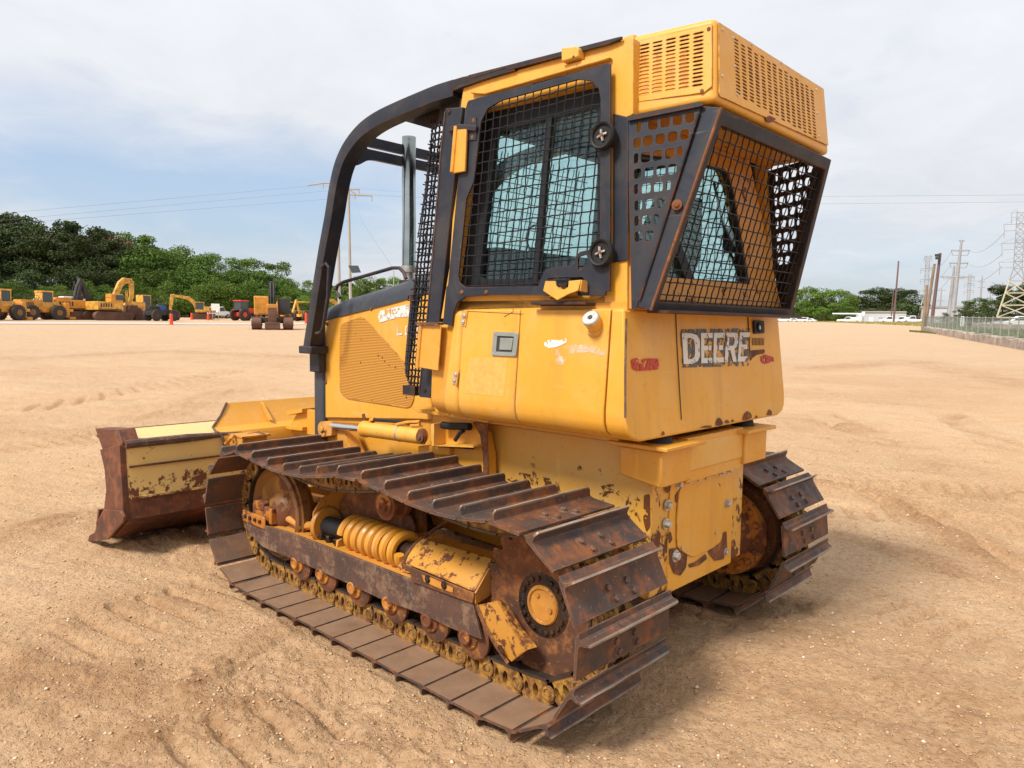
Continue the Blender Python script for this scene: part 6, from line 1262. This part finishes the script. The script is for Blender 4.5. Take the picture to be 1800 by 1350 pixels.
# pickup, tractor
def car_like(name, u, d, rz, L, H, label, cat, group, mat, kind='pickup', sc=1.0):
    e = machine(name, u, d, rz, label, cat, group)
    if kind == 'pickup': P = [(-L/2, .45), (-L/2, 1.0), (-.35, 1.02), (-.30, 1.72), (-.1, 1.82), (.75, 1.82), (1.35, 1.15), (L/2-.15, 1.05), (L/2, .85), (L/2, .45)]; G = [(-.22, 1.1), (-.2, 1.68), (.72, 1.72), (1.2, 1.14)]
    elif kind == 'suv': P = [(-L/2, .4), (-L/2+.05, 1.1), (-L/2+.25, 1.68), (.6, 1.72), (1.25, 1.1), (L/2-.1, .95), (L/2, .7), (L/2, .4)]; G = [(-L/2+.3, 1.12), (-L/2+.4, 1.6), (.55, 1.62), (1.1, 1.12)]
    else: P = [(-L/2, .35), (-L/2+.05, .9), (-1.6, 1.0), (-1.0, 1.4), (.4, 1.42), (1.1, .98), (L/2-.1, .85), (L/2, .6), (L/2, .35)]; G = [(-1.5, 1.0), (-.95, 1.34), (.36, 1.36), (.98, 1.0)]
    m = MB(); m.prism([T((x, -.92, z)) for x, z in P], (0, 1.84, 0)); b_ = m.build('body', mat, e, bevel=.06, seg=3)
    m = MB(); m.prism([T((x, -.935, z)) for x, z in G], (0, 1.87, 0)); m.build('window', 'far_glass', b_)
    for x in (-L*.31, L*.32):
        for y in (-.84, .84): m = MB(); m.lathe((x, y-.12, .36), (0, 1, 0), [(0, .25), (.02, .36), (.22, .36), (.24, .25)], 20); wo = m.build('wheel', 'far_tyre', e); m = MB(); m.lathe((x, y-.13, .36), (0, 1, 0), [(0, .1), (.02, .2), (.25, .2), (.26, .1)], 14); m.build('rim', 'zinc', wo)
    m = MB(); m.box((L/2-.02, .65, .8), (.06, .3, .14)); m.build('headlight', 'lamp_glass', e); m = MB(); m.box((L/2-.02, -.65, .8), (.06, .3, .14)); m.build('headlight', 'lamp_glass', e)
    m = MB(); m.box((-L/2+.01, .7, .85), (.04, .15, .2)); m.build('tail_lamp', 'tractor_red', e); m = MB(); m.box((-L/2+.01, -.7, .85), (.04, .15, .2)); m.build('tail_lamp', 'tractor_red', e); return e
car_like('pickup_truck', 379, 122, -60, 5.4, 1.9, 'white pickup truck behind the white sign board on the left', 'pickup truck', None, 'white_paint')
e = machine('farm_tractor', 428, 106, -75, 'red farm tractor with a glass cab and red wheel rims', 'tractor')
part(e, 'body', 'tractor_red', (.2, 1.9, -.35, .35, .9, 1.6), (-.9, .2, -.3, .3, .6, 1.1), (-1.1, -.1, -.95, -.55, 1.35, 1.5), (-1.1, -.1, .55, .95, 1.35, 1.5), prisms=[([(.2, 1.0), (.2, 1.75), (1.5, 1.65), (1.95, 1.3), (1.95, .9)], -.38, .38)])
c = part(e, 'cab', 'tractor_red', (-1.1, .3, -.75, .75, 2.55, 2.72)); part(c, 'pillar', 'far_dark', *[(x, x+.07, y, y+.07, 1.1, 2.56) for x in (-1.05, .2) for y in (-.7, .63)]); part(c, 'window', 'far_glass', (-.98, .2, -.66, .66, 1.4, 2.55))
for x, y, r in ((-.65, -.85, .80), (-.65, .85, .80), (1.35, -.8, .55), (1.35, .8, .55)): wheel(e, x, y, r, .42, rim='tractor_red')
# tracked harvester facing the viewer
hd = math.degrees(math.atan2(CAM[1]-gp(480, 66)[1], CAM[0]-gp(480, 66)[0]))
e = machine('tracked_harvester', 479, 66, hd, 'yellow and brown tracked harvester seen head on with its dark boom raised in the middle', 'harvester')
crawler(e, 3.4, .75, 1.0, 1.25); crawler(e, 3.4, .75, 1.0, -1.25); part(e, 'undercarriage', 'far_rust', (-1.0, 1.0, -.9, .9, .5, 1.0))
part(e, 'body', 'far_yellow', (-1.6, 1.0, -1.45, -.3, 1.2, 2.75)); part(e, 'engine_cover', 'far_orange_yellow', (-1.6, .7, .4, 1.45, 1.2, 2.6)); c = part(e, 'cab_guard', 'far_dark', (.7, .8, .45, 1.45, 1.3, 2.62)); g_ = part(e, 'louvre', 'far_orange_yellow', *[(1.0, 1.03, -1.4, -.4, 1.35+.12*i, 1.41+.12*i) for i in range(11)], bevel=0)
part(e, 'boom', 'far_dark', (-.5, .6, -.22, .22, 1.6, 3.2), (.3, .7, -.25, .25, 2.6, 4.0), tubes=[([(.7, -.12, 3.9), (1.2, -.12, 2.0)], .08), ([(.7, .12, 3.9), (1.2, .12, 2.0)], .08)]); part(e, 'harvester_head', 'far_rust', (1.4, 2.2, -.35, .35, .5, 1.8), (1.5, 2.4, -.6, .6, .05, .6)); part(e, 'boom_base', 'far_orange_yellow', (.6, 1.3, -.45, .45, 1.2, 2.1))
def backhoe(u, d, rz, label):
    e = machine('backhoe_loader', u, d, rz, label, 'backhoe', 'yellow backhoes behind the riser'); part(e, 'body', 'far_yellow', (.1, 2.0, -.45, .45, .8, 1.5), (-1.2, .1, -.5, .5, .6, 1.0)); part(e, 'canopy', 'far_yellow', (-1.1, .3, -.7, .7, 2.6, 2.72)); part(e, 'pillar', 'far_dark', *[(x, x+.07, y, y+.07, 1.0, 2.6) for x in (-1.05, .2) for y in (-.65, .58)])
    part(e, 'loader_bucket', 'far_orange_yellow', prisms=[([(2.5, .1), (3.3, .1), (2.9, .9), (2.5, .8)], -1.1, 1.1), ([(.6, 1.3), (2.6, .5), (2.6, .3), (.6, 1.1)], -.7, -.55), ([(.6, 1.3), (2.6, .5), (2.6, .3), (.6, 1.1)], .55, .7)]); part(e, 'digging_arm', 'far_yellow', prisms=[([(-1.2, .8), (-1.9, 2.9), (-1.7, 3.0), (-1.0, .9)], -.1, .1), ([(-1.9, 3.0), (-2.7, 1.2), (-2.5, 1.1), (-1.7, 2.9)], -.12, .12)])
    for x, r in ((-.6, .7), (1.6, .48)):
        for y in (-.8, .8): wheel(e, x, y, r, .4)
backhoe(508, 112, -80, 'yellow backhoe with a canopy just left of the black riser, the nearer of two'); backhoe(536, 108, -70, 'yellow backhoe half hidden by the black riser')
# orange markers, sign
def marker(u, d, h, label):
    x, y, z = gp(u, d); m = MB(); m.lathe((0, 0, 0), (0, 0, 1), [(0, .22), (.05, .22), (.07, .16), (h-.05, .14), (h, .09)], 16); o = m.build('marker_post', 'marker_orange', None, loc=(x, y, z)); tag(o, label, 'marker post', 'orange marker posts in front of the wood')
marker(301, 78, 1.05, 'tallest orange marker post, in front of the black skidder'); marker(337, 108, .9, 'small orange marker post left of the excavator'); marker(366, 106, .8, 'small orange marker post by the legs of the white sign'); marker(538, 90, 1.3, 'orange marker post beside the backhoe at the riser')
x, y, z = gp(379, 106); e = empty('sign_board', (x, y, z), math.radians(hd)); tag(e, 'blank white sign board on two short posts beside the excavator', 'sign'); part(e, 'panel', 'sign_white', (-.02, .02, -.52, .52, 1.3, 2.2), bevel=.005); part(e, 'post', 'grey_pole', (-.07, -.02, -.4, -.32, 0, 2.2), bevel=0); part(e, 'post', 'grey_pole', (-.07, -.02, .32, .4, 0, 2.2), bevel=0); part(e, 'foot', 'far_yellow', (-.2, .2, -.45, .45, 0, .08), bevel=0)
x, y, z = gp(0, 60)
# H-frame pole pair seen through the riser
def pole(name, u0, v0, u1, d, r, mat, label, cat, group=None, arms=(), extra=None):
    x, y, z = gp(u1, d); top = U3(u0, v0, d); e = empty(name, (x, y, z)); m = MB(); tp_ = top-T((x, y, z)); m.tube([T((0, 0, -.1)), tp_], [r, r*.7], 12); m.build('pole', mat, e)
    R_ = T((CR[0], CR[1], 0)).normalized()
    for (a, b, th) in arms:
        A_, Bb = U3(a[0], a[1], d+(a[2] if len(a) > 2 else 0)), U3(b[0], b[1], d+(b[2] if len(b) > 2 else 0)); m = MB(); m.tube([A_-T((x, y, z)), Bb-T((x, y, z))], th, 6); m.build('crossarm', mat, e)
        if th > .05:
            m = MB(); q = Bb-T((x, y, z)); m.tube([q, q-T((0, 0, .7))], .06, 6); m.build('insulator', 'grey_pole', e)
    tag(e, label, cat, group); return e
pole('utility_pole', 613, 297, 617, 92, .20, 'wood_pole' if False else 'grey_pole', 'tall grey utility pole right of its twin, seen through the riser frame', 'utility pole', None, [((602, 333, 2), (632, 333, 2), .09), ((597, 341), (654, 344), .10), ((598, 322), (625, 340), .07)])
pole('utility_pole', 595, 330, 597, 96, .22, 'grey_pole', 'shorter grey utility pole left of its twin, seen through the riser frame', 'utility pole', None, [((543, 326), (570, 322), .09), ((570, 322), (612, 322), .09)])
x, y, z = gp(617, 91); e = empty('solar_panel', (x, y, z)); m = MB(); p = [U3(u, v, 91)-T((x, y, z)) for u, v in [(613, 467), (630, 467), (635, 479), (620, 480)]]; m.prism(p, (.05, .02, .02)); m.build('panel', 'far_glass', e); m = MB(); m.tube([U3(617, 474, 92)-T((x, y, z)), U3(624, 472, 91.1)-T((x, y, z))], .05, 6); m.build('bracket', 'grey_pole', e); tag(e, 'small dark solar panel fixed to the taller utility pole', 'solar panel')
pole('lamp_pole', 692, 475, 692, 110, .10, 'grey_pole', 'thin grey pole rising above the hood handrail', 'pole')
pole('utility_pole', 1574, 459, 1571, 190, .22, 'brown_pole', 'lone slim dark utility pole in front of the rounded wood', 'utility pole')
pole('utility_pole', 1568, 510, 1566, 230, .16, 'brown_pole', 'short slim pole just left of the lone dark utility pole', 'utility pole')
pole('utility_pole', 1637, 464, 1626, 97, .20, 'wood_pole', 'leaning pale wooden pole left of the floodlight pole', 'utility pole')
pole('utility_pole', 1626, 501, 1623, 95, .19, 'wood_pole', 'shorter orange brown wooden pole at the start of the stone wall', 'utility pole')
e = pole('floodlight_pole', 1646, 445, 1637, 96, .20, 'brown_pole', 'brown pole with a pair of floodlights at its top', 'light pole', None, [((1640, 447), (1647, 447), .04)])
m = MB(); o3 = T(e.location)
for (u, v) in ((1641, 449), (1642, 454)): q = U3(u, v, 95.6)-o3; m.box(q, (.4, .5, .25))
m.build('floodlight', 'far_dark', e)
# tubular steel pylons
def pylon(u0, v0, u1, d, r, arms, label, group='grey steel pylons on the right'):
    x, y, z = gp(u1, d); o3 = T((x, y, z)); e = empty('steel_pylon', (x, y, z)); m = MB(); m.tube([T((0, 0, -.1)), U3(u0, v0, d)-o3], [r, r*.35], 12); m.build('mast', 'galvanised', e)
    for (v, w, drop) in arms:
        uc = u1+(u0-u1)*(1-(v-v0)/(566-v0)); m = MB(); m.tube([U3(uc-w, v, d)-o3, U3(uc, v+1, d)-o3, U3(uc+w, v, d)-o3], r*.28, 6)
        if drop:
            for s in (-1, 1): m.tube([U3(uc+s*w, v, d)-o3, U3(uc+s*(w-3), v+drop, d)-o3], r*.15, 5)
            m.tube([U3(uc-w+3, v+drop, d)-o3, U3(uc+w-3, v+drop, d)-o3], r*.12, 5)
        m.build('crossarm', 'galvanised', e)
    tag(e, label, 'pylon', group); return e
pylon(1682, 422, 1673, 235, .75, [(423, 5, 0), (440, 16, 9), (462, 16, 9), (486, 30, 0)], 'tallest tubular grey pylon with three pairs of arms')
pylon(1672, 467, 1667, 240, .7, [(486, 20, 4)], 'plain tubular grey pylon close beside the tallest one')
pylon(1722, 485, 1720, 420, .7, [(495, 6, 0), (505, 6, 0)], 'small distant single pylon above the trees left of the lattice tower')
pylon(1652, 507, 1650, 420, .6, [(510, 7, 0), (528, 7, 0)], 'small distant pylon between the floodlight pole and the tubular pylons')
pylon(1738, 505, 1738, 520, .6, [(512, 5, 0), (520, 5, 0)], 'faintest distant pylon just left of the lattice tower')
# lattice towers
def lattice(uc, vt, vb, wt, wb, vneck, d, arms, label, r=.12, lower='lattice_lower'):
    x, y, z = gp(uc, d); o3 = T((x, y, z)); e = empty('lattice_tower', (x, y, z)); ang_ = math.atan2(y-CAM[1], x-CAM[0]); rx = T((math.sin(ang_), -math.cos(ang_), 0)); fx = T((math.cos(ang_), math.sin(ang_), 0)); pxm = d/FPX*math.cos(math.atan((uc-900)/FPX))**2
    def lv(v):
        z_ = zpix(v, uc, d)-z; w = (wb if v >= vb else (wt+(wb-wt)*(v-vneck)/(vb-vneck) if v > vneck else wt))*pxm/2; return z_, w
    vs = list(np.linspace(vt, vneck, 9))+list(np.linspace(vneck, vb, 5))[1:]; lev = [lv(v) for v in vs]; up, lo = MB(), MB()
    for i in range(len(lev)-1):
        (z1, w1), (z2, w2) = lev[i], lev[i+1]; z2 = max(z2, 0.); m = up if vs[i+1] <= vneck+(vb-vneck)*.4 else lo; rr = r if m is up else r*1.35
        C1 = [rx*a*w1+fx*b*w1+T((0, 0, z1)) for a, b in ((-1, -1), (1, -1), (1, 1), (-1, 1))]; C2 = [rx*a*w2+fx*b*w2+T((0, 0, z2)) for a, b in ((-1, -1), (1, -1), (1, 1), (-1, 1))]
        for j in range(4):
            m.tube([C1[j], C2[j]], rr, 5); m.tube([C1[j], C2[(j+1) % 4]], rr*.55, 4); m.tube([C2[j], C1[(j+1) % 4]], rr*.55, 4); m.tube([C2[j], C2[(j+1) % 4]], rr*.6, 4)
    up.build('upper_frame', 'galvanised', e); lo.build('lower_frame', lower, e)
    for v, w, h in arms:
        m = MB(); z1, w1 = lv(v); z2, _ = lv(v+h); z0, _ = lv(v-h*.8); W2 = w*pxm
        for s in (-1, 1):
            m.tube([rx*-s*w1+T((0, 0, z1)), rx*s*W2+T((0, 0, z1))], r*.8, 5); m.tube([rx*s*w1+T((0, 0, z2)), rx*s*W2*.92+T((0, 0, z2))], r*.8, 5); m.tube([rx*s*W2+T((0, 0, z1)), rx*s*W2*.92+T((0, 0, z2))], r*.6, 5); m.tube([rx*s*w1+T((0, 0, z0)), rx*s*W2+T((0, 0, z1))], r*.5, 5); m.tube([rx*s*W2*.93+T((0, 0, z2)), rx*s*W2*.93+T((0, 0, z2-1.2))], r*.7, 5)
        m.build('crossarm', 'galvanised', e)
    tag(e, label, 'lattice tower', None); return e
lattice(1783, 372, 558, 15, 62, 472, 150, [(374, 18, 8), (394, 30, 11), (427, 32, 11), (460, 34, 10)], 'large lattice transmission tower with three wide double arms at the right edge', .07)
lattice(1625, 450, 558, 7, 24, 520, 300, [(451, 7, 3), (472, 12, 3), (491, 12, 3), (510, 12, 3)], 'smaller lattice transmission tower behind the wooden poles', .13)
lattice(1700, 482, 545, 5, 7, 525, 430, [(487, 9, 3), (499, 9, 3), (511, 9, 3)], 'tiny distant lattice tower between the pylons and the large tower', .14, 'galvanised')
# overhead wires
def wires(pts, r, label, sag=0):
    m = MB(); P = [U3(*p) for p in pts]; L = []
    for a, b in zip(P[:-1], P[1:]):
        for i in range(12): t = i/12; q = a.lerp(b, t); q.z -= sag*4*t*(1-t); L.append(q)
    L.append(P[-1]); m.tube(L, r, 4); o = m.build('power_line', 'wire_line', None); tag(o, label, 'power line', 'overhead lines')
wires([(-80, 384, 60), (560, 326, 96), (800, 345, 140)], .010, 'upper of the faint overhead lines crossing the left sky'); wires([(-80, 396, 60), (572, 336, 96), (800, 352, 140)], .010, 'middle of the faint overhead lines crossing the left sky')
wires([(-80, 402, 60), (654, 344, 96), (860, 350, 140)], .010, 'lowest of the faint overhead lines crossing the left sky')
wires([(1420, 346, 120), (1900, 343, 120)], .02, 'upper of two level overhead lines across the right sky'); wires([(1420, 359, 120), (1900, 355, 120)], .02, 'lower of two level overhead lines across the right sky')
for i, (va, vb_) in enumerate([(412, 441), (448, 464), (470, 490)]): wires([(1755, va-2, 150), (1697, vb_, 235)], .03, ['highest', 'middle', 'lowest'][i]+' cable between the large lattice tower and the tallest pylon', 1.5)
for i, (va, vb_) in enumerate([(441, 474), (464, 492), (487, 512)]): wires([(1666, va, 235), (1632, vb_, 300)], .03, ['highest', 'middle', 'lowest'][i]+' cable between the tallest pylon and the smaller lattice tower', 1.5)
wires([(620, 345, 92), (640, 395, 70), (690, 470, 62)], .012, 'thin guy wire falling to the right of the tall utility pole', .0)
# vehicles on the right
GC = 'white cars parked in a row on the right'
for u, d, kd, l in [(1378, 232, 'suv', 'leftmost of the white cars parked beyond the yard, next to the screen frame'), (1394, 236, 'car', 'second white car from the left in the far row'), (1407, 236, 'suv', 'third white car from the left in the far row'), (1421, 236, 'car', 'rightmost white car of the far row')]:
    car_like('parked_car', u, d, 10 if kd == 'suv' else 5, 4.7, 1.5, l, 'car', GC, 'white_paint', kd)
e = car_like('bucket_truck', 1494, 226, 8, 6.5, 2, 'white utility truck with a long folded lift boom', 'bucket truck', None, 'white_paint')
part(e, 'tool_body', 'white_paint', (-3.2, -.5, -1.0, 1.0, .8, 1.7)); part(e, 'lift_boom', 'white_paint', (-3.0, 4.6, -.25, .25, 2.5, 2.85), (-2.9, -2.3, -.3, .3, 1.6, 2.6)); part(e, 'bucket', 'sign_white', (-3.8, -3.0, -.4, .4, 2.2, 3.2))
car_like('pickup_truck', 1567, 214, 12, 5.6, 1.9, 'white pickup truck parked left of the utility truck, its nose to the left', 'pickup truck', 'white pickups on the right', 'white_paint')
e = car_like('utility_truck', 1588, 218, 10, 5.6, 1.9, 'white utility truck with a boxed tool body between two pickups', 'utility truck', None, 'white_paint'); part(e, 'tool_body', 'white_paint', (-2.8, -.4, -1.0, 1.0, .8, 1.75)); part(e, 'ladder_rack', 'zinc', (-2.8, 1.2, -.9, -.8, 2.1, 2.2), (-2.8, 1.2, .8, .9, 2.1, 2.2), (-2.7, -2.6, -.9, .9, 1.7, 2.2), bevel=0)
car_like('pickup_truck', 1607, 205, 20, 5.6, 1.9, 'white pickup truck with a dark bed, rightmost of the parked trucks', 'pickup truck', 'white pickups on the right', 'white_paint')
# white building
x, y, z = gp(1548, 290); azb = math.atan2(y-CAM[1], x-CAM[0]); e = empty('warehouse', (x, y, z), azb); tag(e, 'long low white metal warehouse below the rounded wood', 'warehouse'); Wm = 290/FPX*.8
part(e, 'wall', 'metal_wall', (0, 14, -44*Wm, 44*Wm, 0, zpix(549, 1548, 290)-z), bevel=0); part(e, 'roof', 'grey_pole', (-.4, 14.4, -44.5*Wm, 44.5*Wm, zpix(549, 1548, 290)-z, zpix(547, 1548, 290)-z), bevel=0)
for i in range(5): part(e, 'door', 'white_paint' if i % 2 else 'galvanised', (-.1, .0, (-38+i*17)*Wm, (-31+i*17)*Wm, 0, 2.6), bevel=0)
x, y, z = gp(1690, 250); e = empty('warehouse', (x, y, z), azb); tag(e, 'pale building edge showing between the steel pylons and the trees', 'warehouse'); part(e, 'wall', 'metal_wall', (0, 8, -12, 10, 0, zpix(541, 1690, 250)-z), bevel=0); part(e, 'roof', 'galvanised', (-.3, 8.3, -12.4, 10.4, zpix(541, 1690, 250)-z, zpix(538, 1690, 250)-z), bevel=0)
# stone retaining wall with a wire fence
wp = [(1625, 97), (1640, 88), (1700, 66), (1760, 54), (1830, 45), (1900, 39)]
mw, ntw, bw = newmat('stone_wall'); kk = NB(ntw); br = kk.n('ShaderNodeTexBrick'); mpn = kk.n('ShaderNodeMapping'); ntw.links.new(kk.coord('UV'), mpn.inputs[0]); ntw.links.new(kk.mix(kk.ramp(kk.noise(1.3, 6, .65), .35, .65), (.46, .38, .31), (.24, .19, .16)), bw.inputs['Base Color']); ntw.links.new(kk.bump(kk.noise(3, 6), .05), bw.inputs['Normal']); bw.inputs['Roughness'].default_value = .9; M['stone_wall'] = mw
m = MB(); P = [T(gp(u, d)) for u, d in wp]; R0_ = random.Random(4)
for a, b in zip(P[:-1], P[1:]):
    n = max(1, int((b-a).length/1.35)); dd = (b-a).normalized(); rot = Matrix.Rotation(math.atan2(dd.y, dd.x), 3, 'Z')
    for i in range(n):
        q = a.lerp(b, (i+.5)/n); z_ = gz(q.x, q.y); h = R0_.uniform(.52, .66); m.box((q.x, q.y, z_+h/2-.05), ((b-a).length/n*.97, R0_.uniform(.42, .5), h), rot)
o = m.build('stone_wall', 'stone_wall', None, bevel=.06); tag(o, 'low wall of rough stone blocks running to the right edge of the photo', 'stone wall')
ef = empty('wire_fence', P[0]); tag(ef, 'chain link fence standing on top behind the low stone wall', 'fence')
mesh_, rail_ = MB(), MB(); nn = T((.4, -.25, 0))
FP = [p+(p-T(CAM)).normalized()*.7 for p in P]
for a, b in zip(FP[:-1], FP[1:]):
    L = (b-a).length; a = T((a.x, a.y, gz(a.x, a.y)+.1)); b = T((b.x, b.y, gz(b.x, b.y)+.1)); H = 1.55; n = int(L/2.6)+1
    for i in range(n): m = MB(); q = a.lerp(b, i/n)-P[0]; m.cyl(q, q+T((0, 0, H+.1)), .035, 8); m.build('fence_post', 'fence_metal', ef)
    rail_.cyl(a-P[0]+T((0, 0, H)), b-P[0]+T((0, 0, H)), .025, 6); k2 = int(L/.2)
    for i in range(-int(H/.2), k2):
        s0, s1 = i*.2/L, (i*.2+H)/L
        if s1 > 0:
            t0, t1 = max(s0, 0), min(s1, 1); f = lambda s: (s-s0)/(s1-s0)*H
            mesh_.tube([a.lerp(b, t0)-P[0]+T((0, 0, f(t0))), a.lerp(b, t1)-P[0]+T((0, 0, f(t1)))], .005, 3); mesh_.tube([a.lerp(b, t0)-P[0]+T((0, 0, H-f(t0))), a.lerp(b, t1)-P[0]+T((0, 0, H-f(t1)))], .006, 3)
rail_.build('top_rail', 'fence_metal', ef); mesh_.build('wire_netting', 'fence_metal', ef, smooth=False)
m = MB(); P2_ = [T(gp(u, d)) for u, d in [(1712, 100), (1760, 94), (1850, 88)]]
for a, b in zip(P2_[:-1], P2_[1:]):
    n = int((b-a).length/1.5); dd = (b-a).normalized(); rot = Matrix.Rotation(math.atan2(dd.y, dd.x), 3, 'Z')
    for i in range(n): q = a.lerp(b, (i+.5)/n); m.box((q.x, q.y, gz(q.x, q.y)+.4), ((b-a).length/n*.97, .45, R0_.uniform(.95, 1.1)), rot)
o = m.build('stone_wall', 'stone_wall', None, bevel=.06); tag(o, 'second pale stone wall farther back below the lattice tower', 'stone wall')
car_like('parked_car', 1796, 128, 20, 4.7, 1.5, 'white car behind the fence near the foot of the lattice tower', 'car', None, 'white_paint', 'suv')
x, y, z = gp(1692, 110); m = MB(); m.lathe((0, 0, 0), (0, 0, 1), [(0, .25), (1.4, .25), (1.7, .18), (1.7, 0)], 16); o = m.build('utility_cabinet', 'white_paint', None, loc=(x, y, z)); tag(o, 'small pale utility post standing behind the fence beside the green shrub', 'utility post')
